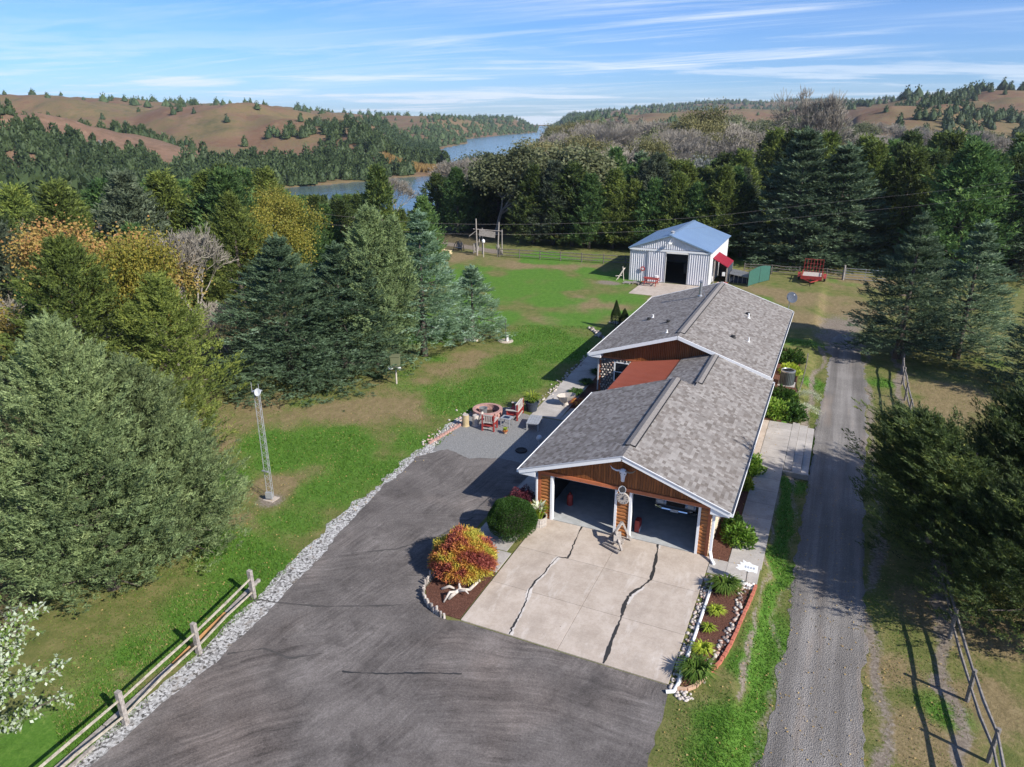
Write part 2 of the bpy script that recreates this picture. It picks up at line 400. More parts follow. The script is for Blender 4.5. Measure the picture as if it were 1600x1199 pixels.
# ridges of the sandhills: (bearing east of the lane in degrees, crest elevation angle in thousandths, ...) at distance D, depth W
RIDGES = [
    (1000, 300, [(-100, 40), (-62, 34), (-58.5, 31), (-54, 29), (-49.5, 22), (-45, 20.5), (-41, 15), (-36, 6), (-32, 3), (-27, 4), (-22.5, 1), (-18, 3), (-13, 9), (-8, 12), (60, 15)]),
    (900, 150, [(-37, 0), (-35, 0), (-32, -6), (-30, 2), (-27.2, 11), (-25.6, 8), (-24, -6), (-23, -30), (60, -30)]),
    (640, 130, [(-120, 36), (-60, 30), (-55, 31), (-51, 12), (-49, 20), (-46.5, 22), (-43.5, 18), (-40, 7), (-37, 4), (-34, -2), (-32.5, -20), (-30, -50), (60, -50)]),
    (1900, 500, [(-60, 4), (-30, 1), (-24, 0), (-20, 4), (-16, 12), (-12, 17), (-8, 22), (-4, 23), (0, 23), (4, 28), (60, 30)]),
    (820, 220, [(-120, -40), (-9, -30), (-7, -10), (-4, 12), (-1, 18), (3, 28), (9, 35), (14, 34), (60, 33), (120, 20)]),
    (520, 110, [(-120, -50), (-2, -40), (0, 4), (2, 16), (4.5, 23), (6, 20), (7.2, 6), (9.5, -4), (14, 10), (60, 20), (120, 0)]),
    (430, 75, [(-120, 20), (-60, 4), (-48, -30), (-46.6, -16), (-44, 0), (-42, 6), (-40, 2), (-38, -9), (-36.8, -6), (-35.6, -16), (-33.5, -40), (-31, -60), (60, -60)]),
    (330, 62, [(-120, 26), (-66, 20), (-58.5, 13), (-56, 4), (-52.5, -12), (-49.5, -27), (-46.6, -48), (-44, -70), (60, -80)]),
]
def height(x, y):
    x = np.asarray(x, float); y = np.asarray(y, float)
    r = np.hypot(x, y) + 1e-6; az = np.degrees(np.arctan2(x, y))
    # yard, sinking to the lake on the west and gently to the north
    w = sstep(-44, -125, x) * 6.4
    n_ = sstep(98, 230, y) * 5.0
    h = -np.maximum(w, n_) + (fbm(x, y, .02, 5) - .5) * 2.2 * sstep(60, 160, r) * sstep(46, 90, np.maximum(-x, y - 40))
    for D, Wd, prof in RIDGES:
        a = np.array([p[0] for p in prof]); e = np.array([p[1] for p in prof]) / 1000.0
        e = e * .937 * np.maximum(np.cos(np.radians(a + 24.5)), .6)
        wob = (fbm(x, y, 1 / (Wd * 1.6), int(D), 3) - .5)
        Dd = D * (1 + .14 * np.sin(az * .16 + D) + .0 * wob)
        crest = CAMZ + Dd * np.interp(az, a, e)
        u = (r - Dd) / Wd
        prof_h = np.exp(-u * u * 1.1) * (1 + wob * .5 * np.clip(np.abs(u), 0, 1))
        base = -6.0
        h = np.maximum(h, base + np.maximum(crest - base, 0) * prof_h)
    far = sstep(120, 320, r)
    gul = 1 - np.abs(fbm(x, y, .022, 52, 4) * 2 - 1) * 2.2
    h = h - np.clip(gul, 0, 1) * np.clip((h + 3) * .16, 0, 3.6) * sstep(240, 300, r)
    rid = fbm(x, y, .011, 40, 4)
    h = h + far * (rid - .5) * np.clip((h + 6) * .16, 0, 5)
    sd_ = poly_sd(LAKE, x, y) + (fbm(x, y, .05, 71, 3) - .5) * 14 * far
    bank = sstep(0, 55, sd_)
    h = np.where(sd_ < 55, LAKE_Z + .5 + (h - LAKE_Z - .5) * bank, h)
    h = np.where(sd_ < 0, LAKE_Z - 2 * sstep(0, -6, sd_) + .5 * sstep(-3, 0, sd_), h)
    # lane side of the house pad lies 0.3 m lower
    near = (1 - sstep(70, 90, y))
    rampx = sstep(-1.0, -.05, x)
    st = sstep(33.9, 34.4, y) * (1 - sstep(40.9, 41.6, y))
    rampx = np.maximum(rampx, st * sstep(-1.25, -1.0, x))
    h = h - .3 * rampx * near - .08 * st * rampx
    return h
def hgt(x, y): return float(height(np.array([x]), np.array([y]))[0])

YAW = 24.5
inview = np.arange(-YAW - 44, -YAW + 44, .2)
rest = np.arange(-YAW + 44, -YAW - 44 + 360, 2.5)
ang = np.radians(np.concatenate([inview, rest]))
rad = [3.0]
while rad[-1] < 2650: rad.append(rad[-1] * (1.0125 if rad[-1] < 1500 else 1.03))
rad = np.array(rad)
A_, R_ = np.meshgrid(ang, rad)
gx, gy = R_ * np.sin(A_), R_ * np.cos(A_)
gz = height(gx, gy)
nr, na = gx.shape
verts = np.stack([gx, gy, gz], -1).reshape(-1, 3)
verts = np.vstack([verts, [[0, 0, hgt(0, 0)]]])
i0 = np.arange((nr - 1) * na).reshape(nr - 1, na)
jn = np.roll(i0, -1, axis=1)
quads = np.stack([i0, jn, jn + na, i0 + na], -1).reshape(-1, 4)[:, ::-1]
gm = bpy.data.meshes.new('ground')
nq = len(quads)
gm.vertices.add(len(verts)); gm.vertices.foreach_set('co', verts.astype(np.float32).reshape(-1))
tri = np.stack([np.full(na, nr * na), np.roll(np.arange(na), -1), np.arange(na)], -1)
gm.loops.add(nq * 4 + na * 3)
gm.loops.foreach_set('vertex_index', np.concatenate([quads.reshape(-1), tri.reshape(-1)]).astype(np.int32))
gm.polygons.add(nq + na)
gm.polygons.foreach_set('loop_start', np.concatenate([np.arange(nq) * 4, nq * 4 + np.arange(na) * 3]).astype(np.int32))
gm.polygons.foreach_set('use_smooth', np.ones(nq + na, bool))
gm.update(calc_edges=True)

def blobs(L, x, y):
    f = np.zeros(x.shape)
    for bx, by, br in L:
        d2 = ((x - bx) ** 2 + (y - by) ** 2) / (br * br)
        f = np.maximum(f, np.exp(-d2 * .8))
    return f
def zones(x, y, z):
    n1 = fbm(x, y, .35, 3, 5); n2 = fbm(x, y, 1.3, 9, 4)
    # stretch of the mower lines, along the lawn
    n3 = fbm(x * .9 + y * .3, y * .35 - x * .1, .6, 21, 4)
    lush = np.clip(blobs(LUSH, x, y) + (n1 - .5) * 1.5 + (n3 - .5) * .8, 0, 1)
    far_ = sstep(40, 62, y); dry = np.clip(blobs(DRY, x, y) * 1.1 + (n1 - .5) * -1.2 + (n2 - .5) * .9 - .12 + .3 * far_ * (fbm(x, y * 2.2, .16, 33, 3) - .3), 0, 1); lush = np.clip(lush * (1 + .15 * far_ - .35 * far_ * fbm(x, y * 2, .2, 34, 3)), 0, 1)
    r = np.hypot(x, y)
    yard = 1 - sstep(-1, 6, np.maximum.reduce([-45 - x + (y - 60) * .10, x - 40, y - 112]))
    yard *= 1 - sstep(0, 8, -30.5 - x - np.clip((y - 30), -30, 30) * .55)
    duff = (1 - yard) * (1 - sstep(240, 330, r))
    hill = sstep(240, 330, r)
    lush *= yard; dry *= yard
    x0_ = x; x = x + (n1 - .5) * 1.5 + (n2 - .5) * .5
    dirt = np.exp(-((x - 1.4) / 2.2) ** 2) * sstep(56, 60, y) * (1 - sstep(64, 74, y)) * .8
    dirt = np.maximum(dirt, np.clip(1 - np.abs(x - .05) / .45, 0, 1) * (y > 14) * (y < 58) * .8)
    dirt = np.maximum(dirt, np.clip(1 - np.abs(x - 3.15) / .45, 0, 1) * (y > 10) * (y < 60) * .7)
    dirt = np.maximum(dirt, np.clip(1 - np.abs(x + .68) / .28, 0, 1) * (y > 18) * (y < 34) * .8)
    strip = np.clip(1.25 - np.abs(x + .22) / .42, 0, 1) * (y > 13) * (y < 33.5); lush = np.maximum(lush, strip); dirt = dirt * (1 - strip)
    dirt = np.maximum(dirt, np.clip(1 - np.abs(x - 5.1) / .5, 0, 1) * (y > 12) * (y < 60) * .8)
    x = x0_
    dirt = np.maximum(dirt, np.exp(-((x + 21.98) ** 2 + (y - 21.4) ** 2) / .5) * .9)
    dirt = np.maximum(dirt, np.exp(-((y - 84.5 - (x + 42) * -.35) / 1.3) ** 2) * (x < -40) * (x > -60))
    dirt = np.maximum(dirt, np.exp(-(((x + 21.6) / 2) ** 2 + ((y - 72) / 1.2) ** 2)) * .8)
    return lush, dry, hill, duff, np.clip(dirt * (.6 + n2 * .9), 0, 1)
vx, vy, vz = verts[:, 0], verts[:, 1], verts[:, 2]
lush, dry, hill, duff, dirt = zones(vx, vy, vz)
one = np.ones(len(vx))
r_v = np.hypot(vx, vy); az_v = np.degrees(np.arctan2(vx, vy))
rust = np.clip(sstep(400, 360, r_v) * sstep(-44, -48, az_v) * .8 + (fbm(vx, vy, .008, 66, 3) - .45) * 1.4, 0, 1)
for nm, cols in (('zone', (lush, dry, hill)), ('zone2', (duff, dirt, rust))):
    at = gm.attributes.new(nm, 'FLOAT_COLOR', 'POINT')
    at.data.foreach_set('color', np.stack([*cols, one], -1).astype(np.float32).reshape(-1))

b = NB('ground')
def sepz(name):
    s = b.n('ShaderNodeSeparateColor'); b.set(s.inputs[0], b.attr(name, 'Color')); return s.outputs
Z, Z2 = sepz('zone'), sepz('zone2')
fine = b.noise(9, 6, .7); mid = b.noise(1.4, 6, .62); grit = b.noise(38, 3, .7)
stretch = b.noise(3.2, 5, .65, b.map(b.co, (1, .45, 1), (0, 0, R(20))))
base = b.ramp(b.math('ADD', b.math('MULTIPLY', mid, .6), b.math('MULTIPLY', fine, .4)), [(.32, (.068, .095, .022)), (.5, (.135, .142, .044)), (.68, (.23, .195, .085))])
lushc = b.ramp(b.math('ADD', b.math('MULTIPLY', fine, .55), b.math('MULTIPLY', stretch, .45)), [(.3, (.036, .100, .010)), (.5, (.072, .175, .020)), (.7, (.135, .245, .040))])
dryc = b.ramp(b.math('ADD', b.math('MULTIPLY', fine, .5), b.math('MULTIPLY', stretch, .5)), [(.3, (.115, .09, .045)), (.5, (.215, .158, .085)), (.7, (.33, .255, .145))])
dirtc = b.ramp(fine, [(.3, (.115, .095, .075)), (.5, (.20, .165, .13)), (.7, (.30, .26, .215))])
duffc = b.ramp(fine, [(.3, (.05, .042, .022)), (.5, (.105, .088, .045)), (.72, (.20, .16, .085))])
def sharp_(v): return b.rng(b.math('ADD', v, b.math('MULTIPLY', b.math('SUBTRACT', b.noise(.06, 5, .6), .5), .8)), .35, .65, 0, 1, True)
hn = b.noise(.022, 5, .6); hf = b.noise(.25, 6, .7)
tuf = b.rng(b.noise(1.1, 4, .8), .5, .62, 0, .5)
hillc = b.ramp(b.math('ADD', b.math('MULTIPLY', hn, .62), b.math('MULTIPLY', hf, .38)), [(.34, (.105, .10, .045)), (.45, (.19, .140, .068)), (.53, (.205, .130, .074)), (.60, (.175, .095, .058)), (.72, (.25, .18, .10))])
hillc = b.mix(tuf, hillc, (.085, .075, .035))
hillc = b.mix(b.rng(b.noise(.09, 5, .75), .56, .66, 0, .6), hillc, (.09, .10, .045))
hillc = b.mix(1.0, hillc, (.86, .88, .90, 1), 'MULTIPLY')
hillc = b.mix(b.math('MULTIPLY', sharp_(Z2[2]), .75), hillc, b.ramp(hf, [(.35, (.120, .075, .050)), (.55, (.19, .116, .080)), (.7, (.24, .165, .11))]))
def sharp(v, w=.18, nz=fine):
    return b.rng(b.math('ADD', v, b.math('MULTIPLY', b.math('SUBTRACT', nz, .5), .9)), .5 - w, .5 + w, 0, 1, True)
c = b.mix(b.math('MULTIPLY', sharp(Z[1], .3), .85), base, dryc)
c = b.mix(b.math('MULTIPLY', sharp(Z[0], .28), .9), c, lushc)
c = b.mix(sharp(Z2[0], .2), c, duffc)
c = b.mix(sharp(Z2[1], .2), c, dirtc)
c = b.mix(sharp(Z[2], .2), c, hillc)
litter = b.rng(b.voro(3.1), .0, .06, 1, 0)
c = b.mix(b.math('MULTIPLY', litter, .0), c, (.5, .4, .25))
hh = b.math('ADD', fine, b.math('MULTIPLY', grit, .6))
b.pbr(c, .95, 0, b.bump(hh, .55, .08), .15)
gm.materials.append(MATS['ground'])
ground = link('ground', gm); kind(ground, 'structure', 'lawn, wood floor and rolling grass hills round the house')

b = NB('water')
wv = b.noise(.5, 3, .6, b.map(b.co, (1, .25, 1), (0, 0, R(35))))
b.pbr((.085, .13, .14), .14, 0, b.bump(wv, .6, .5), .6)
mb = MB(); mb.add([(-1050, 30, LAKE_Z), (-60, 30, LAKE_Z), (-60, 2400, LAKE_Z), (-1050, 2400, LAKE_Z)], [(0, 1, 2, 3)])
o = mb.build('lake_water', 'water'); kind(o, 'structure', 'blue lake winding away between wooded banks')

# ------------------------------------------------------------------ yard surfaces
def ragged(poly, amp, step, seed, closed=True):
    rr = random.Random(seed); outp = []
    n = len(poly)
    for i in range(n if closed else n - 1):
        (ax, ay), (bx, by) = poly[i][:2], poly[(i + 1) % n][:2]
        a = poly[i][2] if len(poly[i]) > 2 else amp
        L = math.hypot(bx - ax, by - ay); k = max(1, int(L / step))
        nx, ny = -(by - ay) / (L + 1e-9), (bx - ax) / (L + 1e-9)
        k *= 2
        for j in range(k):
            t = j / k; s0 = len(outp) * .31 + seed * 17.3
            w = 0 if a == 0 else a * 2.4 * (float(vnoise(np.array([s0 * .55]), np.array([seed * 3.7]))[0]) + .6 * float(vnoise(np.array([s0 * 1.9]), np.array([9.1]))[0]) - .8) + rr.gauss(0, a * .18)
            outp.append((ax + (bx - ax) * t + nx * w, ay + (by - ay) * t + ny * w))
    return outp
def sheet(name, poly, z, mat, parent=None):
    bm = bmesh.new(); vs = [bm.verts.new((x, y, z)) for x, y in poly]
    f = bm.faces.new(vs); bm.normal_update()
    if f.normal.z < 0: f.normal_flip()
    bmesh.ops.triangulate(bm, faces=bm.faces[:])
    me = bpy.data.meshes.new(name); bm.to_mesh(me); bm.free(); me.materials.append(MATS[mat])
    return link(name, me, parent)

b = NB('asphalt')
warp = b.noise(.22, 3, .5, col=True)
vv = b.n('ShaderNodeVectorMath', operation='MULTIPLY_ADD'); b.set(vv.inputs[0], warp); vv.inputs[1].default_value = (1.5, 1.5, 0); b.set(vv.inputs[2], b.co)
al = b.map(vv.outputs[0], rot=(0, 0, R(12)))
rake = b.noise(1, 5, .75, b.map(al, (8.5, .55, 1)))
rake2 = b.noise(1, 4, .6, b.map(al, (2.2, .3, 1)))
pv = b.n('ShaderNodeVectorMath', operation='SUBTRACT'); b.set(pv.inputs[0], vv.outputs[0]); pv.inputs[1].default_value = (-3.0, 3.5, 0)
px_ = b.n('ShaderNodeSeparateXYZ'); b.set(px_.inputs[0], pv.outputs[0])
an_ = b.math('ARCTAN2', px_.outputs[1], px_.outputs[0]); ln_ = b.n('ShaderNodeVectorMath', operation='LENGTH'); b.set(ln_.inputs[0], pv.outputs[0])
pc = b.n('ShaderNodeCombineXYZ'); b.set(pc.inputs[0], b.math('MULTIPLY', ln_.outputs['Value'], 5.5)); b.set(pc.inputs[1], b.math('MULTIPLY', an_, 4.0))
arcs = b.noise(1, 5, .75, pc.outputs[0])
am = b.n('ShaderNodeMix', data_type='FLOAT'); b.set(am.inputs['Factor'], b.rng(b.noise(.17, 3, .6), .46, .54, 0, 1, True)); b.set(am.inputs['A'], rake); b.set(am.inputs['B'], arcs); rake = am.outputs['Result']
big_ = b.noise(.5, 5, .62); gr = b.noise(42, 4, .8); gr2 = b.noise(15, 5, .8)
msk = b.rng(b.noise(.33, 3, .6), .36, .6, .35, 1.3)
rake = b.math('ADD', b.math('MULTIPLY', b.math('SUBTRACT', rake, .5), msk), .5)
v = b.math('ADD', b.math('ADD', b.math('MULTIPLY', rake, .26), b.math('MULTIPLY', rake2, .06)), b.math('ADD', b.math('MULTIPLY', big_, .24), b.math('ADD', b.math('MULTIPLY', gr, .22), b.math('MULTIPLY', gr2, .22))))
c = b.ramp(v, [(.40, (.044, .040, .038)), (.46, (.092, .082, .077)), (.53, (.156, .140, .131)), (.61, (.258, .235, .220))])
c = b.mix(b.rng(b.noise(.16, 3, .6), .5, .68, 0, .55), c, b.mix(1.0, c, (1.2, 1.08, 1.0, 1), 'MULTIPLY'))
c = b.mix(b.rng(b.noise(.55, 5, .7, b.map(b.co, loc=(31, 7, 0))), .55, .68, 0, .55), c, (.045, .04, .038))
scuff = b.rng(b.noise(.9, 5, .75), .60, .74, 0, .5)
c = b.mix(scuff, c, (.27, .245, .228))
c = b.mix(b.rng(b.noise(2.6, 6, .8), .60, .72, 0, .5), c, (.05, .044, .040))
spk = b.rng(b.voro(2.2), .012, .03, 1, 0)
c = b.mix(b.math('MULTIPLY', spk, .6), c, (.5, .48, .45))
b.pbr(c, .92, 0, b.bump(b.math('ADD', gr, rake), .6, .03), .2)
b = NB('lane_gravel')
gr = b.noise(20, 5, .85); tr = b.noise(1, 4, .6, b.map(b.co, (2.1, .06, 1))); bg_ = b.noise(.35, 3, .6)
v = b.math('ADD', b.math('MULTIPLY', gr, .45), b.math('ADD', b.math('MULTIPLY', tr, .35), b.math('MULTIPLY', bg_, .2)))
c = b.ramp(v, [(.36, (.080, .074, .068)), (.5, (.175, .162, .150)), (.63, (.33, .31, .29))])
c = b.mix(b.rng(b.noise(1, 3, .6, b.map(b.co, (1.1, .12, 1))), .55, .7, 0, .45), c, (.30, .235, .185))
b.pbr(c, .95, 0, b.bump(b.voro(30), .8, .03), .2)
b = NB('patio_gravel')
gr = b.voro(24, col=True)
c = b.ramp(b.noise(30, 4, .8), [(.3, (.10, .10, .10)), (.5, (.215, .215, .21)), (.7, (.38, .375, .36))])
b.pbr(c, .95, 0, b.bump(b.voro(26), .8, .03), .2)
b = NB('white_rock')
sc = b.n('ShaderNodeSeparateColor'); b.set(sc.inputs[0], b.voro(15, col=True))
c = b.ramp(b.math('ADD', b.math('MULTIPLY', sc.outputs[0], .55), b.math('MULTIPLY', b.noise(30, 3, .8), .45)), [(.24, (.07, .066, .06)), (.36, (.23, .22, .21)), (.52, (.38, .37, .355)), (.75, (.58, .57, .555))])
c = b.mix(b.rng(b.noise(1.6, 4, .7), .56, .68, 0, .55), c, (.20, .15, .10))
b.pbr(c, .9, 0, b.bump(b.noise(22, 4, .8), .8, .05), .3)
b = NB('mulch')
c = b.ramp(b.noise(1, 5, .8, b.map(b.co, (22, 30, 22))), [(.32, (.035, .014, .010)), (.5, (.12, .052, .035)), (.7, (.26, .135, .095))])
b.pbr(c, .95, 0, b.bump(b.noise(24, 4, .8), 1, .06), .2)
b = NB('concrete')
m1 = b.noise(1.3, 6, .65); m2 = b.noise(14, 5, .7)
v = b.math('ADD', b.math('MULTIPLY', m1, .6), b.math('MULTIPLY', m2, .4))
c0_ = b.ramp(v, [(.32, (.33, .272, .222)), (.5, (.425, .36, .30)), (.68, (.51, .445, .385))])
c = b.mix(b.rng(b.noise(.7, 6, .75, b.map(b.co, (1, .5, 1))), .52, .70, 0, .55), c0_, (.27, .225, .185))
c = b.mix(b.rng(b.noise(1.1, 5, .7, b.map(b.co, (1.3, .4, 1), loc=(9, 4, 0))), .58, .72, 0, .6), c, (.60, .55, .50))
c = b.mix(b.rng(b.voro(1.1), .012, .03, .8, 0), c, (.10, .08, .07))
hsv = b.n('ShaderNodeHueSaturation'); b.set(hsv.inputs['Color'], c); b.set(hsv.inputs['Value'], b.rng(b.rand(), 0, 1, .93, 1.05)); 
b.pbr(hsv.outputs[0], .88, 0, b.bump(m2, .25, .01), .3)
b = NB('concrete_grey')
m1 = b.noise(1.1, 6, .65); m2 = b.noise(16, 5, .7)
v = b.math('ADD', b.math('MULTIPLY', m1, .6), b.math('MULTIPLY', m2, .4))
c = b.ramp(v, [(.32, (.255, .235, .215)), (.5, (.36, .335, .31)), (.68, (.46, .43, .40))])
hsv = b.n('ShaderNodeHueSaturation'); b.set(hsv.inputs['Color'], c); b.set(hsv.inputs['Value'], b.rng(b.rand(), 0, 1, .92, 1.06))
b.pbr(hsv.outputs[0], .88, 0, b.bump(m2, .25, .01), .3)
plain('tar', (.032, .031, .030), .55, bumpy=.4)
plain('chalk', (.52, .48, .44), .9, var=.2)

asp = [(-16.4, -8, .05), (-16.28, 9.5, .06), (-16.35, 10.7, .06), (-16.28, 12.5, .07), (-16.53, 15.7, .07), (-16.94, 18.35, .08), (-17.66, 22.3, .1), (-17.96, 24.7, .1), (-18.2, 28.0, .1), (-17.2, 29.5, .08), (-15.6, 29.0, .08), (-14.2, 29.7, .06), (-12.1, 29.6, .02), (-12.11, 28.46, .02), (-12.3, 25.2, .02), (-12.25, 23.14, .0), (-12.13, 20.54, .0), (-12.13, 18.75, .0), (-11.8, 18.16, .0), (-10.48, 17.55, .0), (-10.08, 17.69, .0), (-2.72, 17.71, .02), (-2.62, 16.2, .07), (-2.64, 14.5, .1), (-2.3, 12, .1), (-2, -8, .05)]
o = sheet('asphalt_drive', ragged(asp, .05, .35, 2)[::-1], .012, 'asphalt'); kind(o, 'structure', 'dark raked asphalt millings drive')
ASPH = o
wr = [(-16.95, -8, .05), (-16.85, 8.03, .05), (-16.95, 9.72, .05), (-17.12, 12.8, .06), (-17.5, 16.1, .1), (-17.95, 19.2, .14), (-18.25, 21.9, .16), (-18.4, 25.3, .18), (-18.5, 27.5, .16), (-18.6, 30.4, .14), (-18.9, 33.2, .1), (-18.3, 34.6, .05), (-17.9, 33.6, .05), (-18.1, 31.6, .1), (-17.9, 29.6, .12), (-16.6, 29.2, .1), (-17.0, 28, .0), (-16.9, 24, .0), (-16, 18, .0), (-15.5, 12, .0), (-15.5, -8, .0)]
o = sheet('white_rock_strip', ragged(wr, .05, .3, 3)[::-1], .006, 'white_rock'); kind(o, 'structure', 'strip of white landscaping rock along the drive')
pg = [(-17.9, 29.0, .1), (-18.1, 31.6, .1), (-18.35, 33.5, .08), (-18.0, 35.6, .08), (-16.4, 36.2, .06), (-15.0, 35.5, 0), (-10.9, 35.5, 0), (-10.9, 24.5, 0), (-12.5, 27, 0), (-13, 28.6, .0)]
o = sheet('gravel_patio', ragged(pg, .06, .3, 4)[::-1], .009, 'patio_gravel'); kind(o, 'structure', 'grey gravel sitting area beside the drive')
ln_poly = [(.15, -30, .1), (.2, 12, .12), (.05, 15.8, .12), (.2, 18.6, .12), (.35, 21, .12), (.35, 31, .12), (.4, 34.7, .08), (.45, 41, .1), (.6, 49, .14), (.55, 55, .2), (.5, 60, .25), (1.2, 62.5, .2), (2.2, 62, .2), (2.9, 57, .2), (3.1, 45.6, .12), (2.95, 34.9, .1), (2.85, 26.9, .1), (2.8, 21, .1), (2.7, 12, .1), (2.7, -30, .1)]
o = sheet('gravel_lane', ragged(ln_poly, .1, .35, 5)[::-1], -.292, 'lane_gravel'); kind(o, 'structure', 'grey gravel lane running past the house')
o = sheet('mulch_bed', ragged([(-2.45, 24.05, 0), (-2.5, 17.9, 0), (-2.2, 17.8, .02), (-1.67, 18.75, .02), (-1.32, 20.14, .02), (-1.2, 22.15, .02), (-1.05, 24.0, 0)], .02, .3, 6), .016, 'mulch'); kind(o, 'structure', 'reddish mulch bed beside the concrete apron')
o = sheet('mulch_bed', ragged([(-10.1, 17.75, 0), (-10.1, 20.6, 0), (-10.75, 22.0, .05), (-11.2, 21.9, .05), (-12.1, 20.5, 0), (-12.1, 18.8, 0), (-11.7, 18.2, 0), (-11.1, 17.75, 0)], .02, .3, 7), .020, 'mulch'); kind(o, 'structure', 'reddish mulch bed under the burning bush')
o = sheet('mulch_bed', ragged([(-2.9, 25.1, 0), (-2.12, 25.1, 0), (-2.12, 34.4, .0), (-2.9, 34.4, 0)], .0, .5, 8), .012, 'mulch'); kind(o, 'structure', 'mulch strip between the garage wall and the side walk')
o = sheet('mulch_bed', ragged([(-2.9, 40.6, 0), (-1.5, 40.6, .05), (-.9, 44, .1), (-1.1, 49, .1), (-1.2, 54, .1), (-2.9, 56, 0)], .05, .4, 9), .012, 'mulch'); kind(o, 'structure', 'planting bed along the east wall of the house')
o = sheet('mulch_bed', ragged([(-13.15, 36.5, 0), (-12.7, 36.5, 0), (-12.7, 54, 0), (-14.4, 54, .1), (-14.5, 42, .05)], .03, .4, 10), .012, 'mulch'); kind(o, 'structure', 'shaded planting bed between the back walk and the house')

# concrete apron of separate slabs
ap = thing('concrete_apron', 'tan concrete apron of jointed slabs in front of the two garage doors', 'concrete apron', (-6.4, 21.4, 0))
del ap['category']; del ap['label']; kind(ap, 'structure', 'tan concrete apron of jointed slabs in front of the garage')
ys = [17.73, 20.18, 22.72, 25.2]; xs = [-10.05, -6.45, -2.78]
for i in range(2):
    for j in range(3):
        mb = MB(); mb.box(xs[i] + .006, xs[i + 1] - .006, ys[j] + .009, ys[j + 1] - .009, -.1, .04)
        mb.build('slab', 'concrete', ap, bevel=.006)
def ribbon(name, pts, w, z, mat, parent, seed, jit=.35):
    rr = random.Random(seed); P = []
    for i in range(len(pts) - 1):
        (ax, ay), (bx, by) = pts[i], pts[i + 1]; L = math.hypot(bx - ax, by - ay); k = max(1, int(L / .09))
        for j in range(k): P.append((ax + (bx - ax) * j / k + rr.gauss(0, .012), ay + (by - ay) * j / k + rr.gauss(0, .012)))
    P.append(pts[-1]); vs = []; fs = []
    for i, p in enumerate(P):
        q = P[min(i + 1, len(P) - 1)]; o_ = P[max(i - 1, 0)]
        dx, dy = q[0] - o_[0], q[1] - o_[1]; L = math.hypot(dx, dy) + 1e-9; ww = w * (1 + jit * .8 * math.sin(i * .37 + seed) * math.sin(i * .13 + 1) + rr.uniform(-.12, .12))
        vs += [(p[0] - dy / L * ww / 2, p[1] + dx / L * ww / 2, z), (p[0] + dy / L * ww / 2, p[1] - dx / L * ww / 2, z)]
    fs = [(2 * i, 2 * i + 1, 2 * i + 3, 2 * i + 2) for i in range(len(P) - 1)]
    m = MB(); m.add(vs, fs); return m.build(name, mat, parent)
ckL = [(-8.2, 25.18), (-8.08, 24.13), (-7.98, 23.3), (-7.91, 22.75), (-8.32, 22.66), (-8.4, 22.05), (-8.41, 21.41), (-8.52, 20.92), (-8.55, 20.3), (-8.39, 19.64), (-8.28, 18.83), (-8.25, 18.26), (-8.2, 17.75)]
ckR = [(-4.91, 25.18), (-4.76, 24.38), (-4.65, 23.49), (-4.58, 22.84), (-4.78, 22.19), (-5.05, 21.57), (-5.09, 20.94), (-5.0, 20.33), (-4.97, 19.68), (-4.95, 18.99), (-4.89, 18.18), (-4.88, 17.75)]
ribbon('chalky_patch', [(x + .03, y) for x, y in ckL[4:]], .13, .0425, 'chalk', ap, 1, .9)
ribbon('crack_filler', ckL, .052, .046, 'tar', ap, 2, .8)
ribbon('chalky_patch', [(-4.84, 25.15), (-4.82, 24.9)], .2, .0425, 'chalk', ap, 4, .5)
ribbon('crack_filler', ckR, .10, .046, 'tar', ap, 3, .75)
ribbon('chalky_patch', [(x + .09, y) for x, y in ckR[4:7]], .1, .0425, 'chalk', ap, 6, .6)

ribbon('tar_line', [(-12.3, 14.0), (-11.2, 14.4), (-10.1, 14.95), (-8.8, 15.5)], .06, .017, 'tar', ASPH, 8, .7)
ribbon('tar_line', [(-13.0, 24.2), (-12.9, 26.2)], .04, .017, 'tar', ASPH, 9, .7)
plain('dark_seam', (.062, .057, .054), .9, var=.3, bumpy=.5)
for q_, L_ in enumerate(([(-17.6, 15.6), (-16.3, 15.9), (-15.0, 16.3), (-13.3, 17.1), (-12.3, 17.6)], [(-16.2, 13.1), (-15.3, 13.8), (-14.2, 13.8), (-13.4, 14.4)], [(-16.0, 19.5), (-14.5, 20.5), (-13.4, 22.0), (-12.8, 24.0)])):
    ribbon('seam', L_, .07, .0155, 'dark_seam', ASPH, 20 + q_, .95)
def walk(label, x0, x1, ylist, z=.035, mat='concrete_grey', skew=0):
    w = bpy.data.objects.new('concrete_walk', None); C.objects.link(w); w.location = ((x0 + x1) / 2, ylist[0], 0); kind(w, 'structure', label)
    for a, c_ in zip(ylist[:-1], ylist[1:]):
        m = MB(); m.add([(x + skew * (yy - ylist[0]), yy, zz) for zz in (-.1, z) for x, yy in ((x0 + .005, a + .006), (x1 - .005, a + .006), (x1 - .005, c_ - .006), (x0 + .005, c_ - .006))],
                        [(0, 3, 2, 1), (4, 5, 6, 7), (0, 1, 5, 4), (1, 2, 6, 5), (2, 3, 7, 6), (3, 0, 4, 7)])
        m.build('slab', mat, w, bevel=.005)
    return w
walk('side walk of concrete slabs east of the garage', -2.1, -.85, [25.15 + 1.32 * i for i in range(8)] + [35.55, 36.6, 37.6, 38.6, 39.6, 40.5])
w = bpy.data.objects.new('concrete_walk', None); C.objects.link(w); w.location = (-1.8, 24.6, 0); kind(w, 'structure', 'short cross walk at the garage corner')
MB().box(-2.76, -2.1, 24.12, 25.14, -.1, .035).build('slab', 'concrete_grey', w, bevel=.005)
MB().box(-2.09, -.9, 24.12, 25.14, -.1, .035).build('slab', 'concrete_grey', w, bevel=.005)
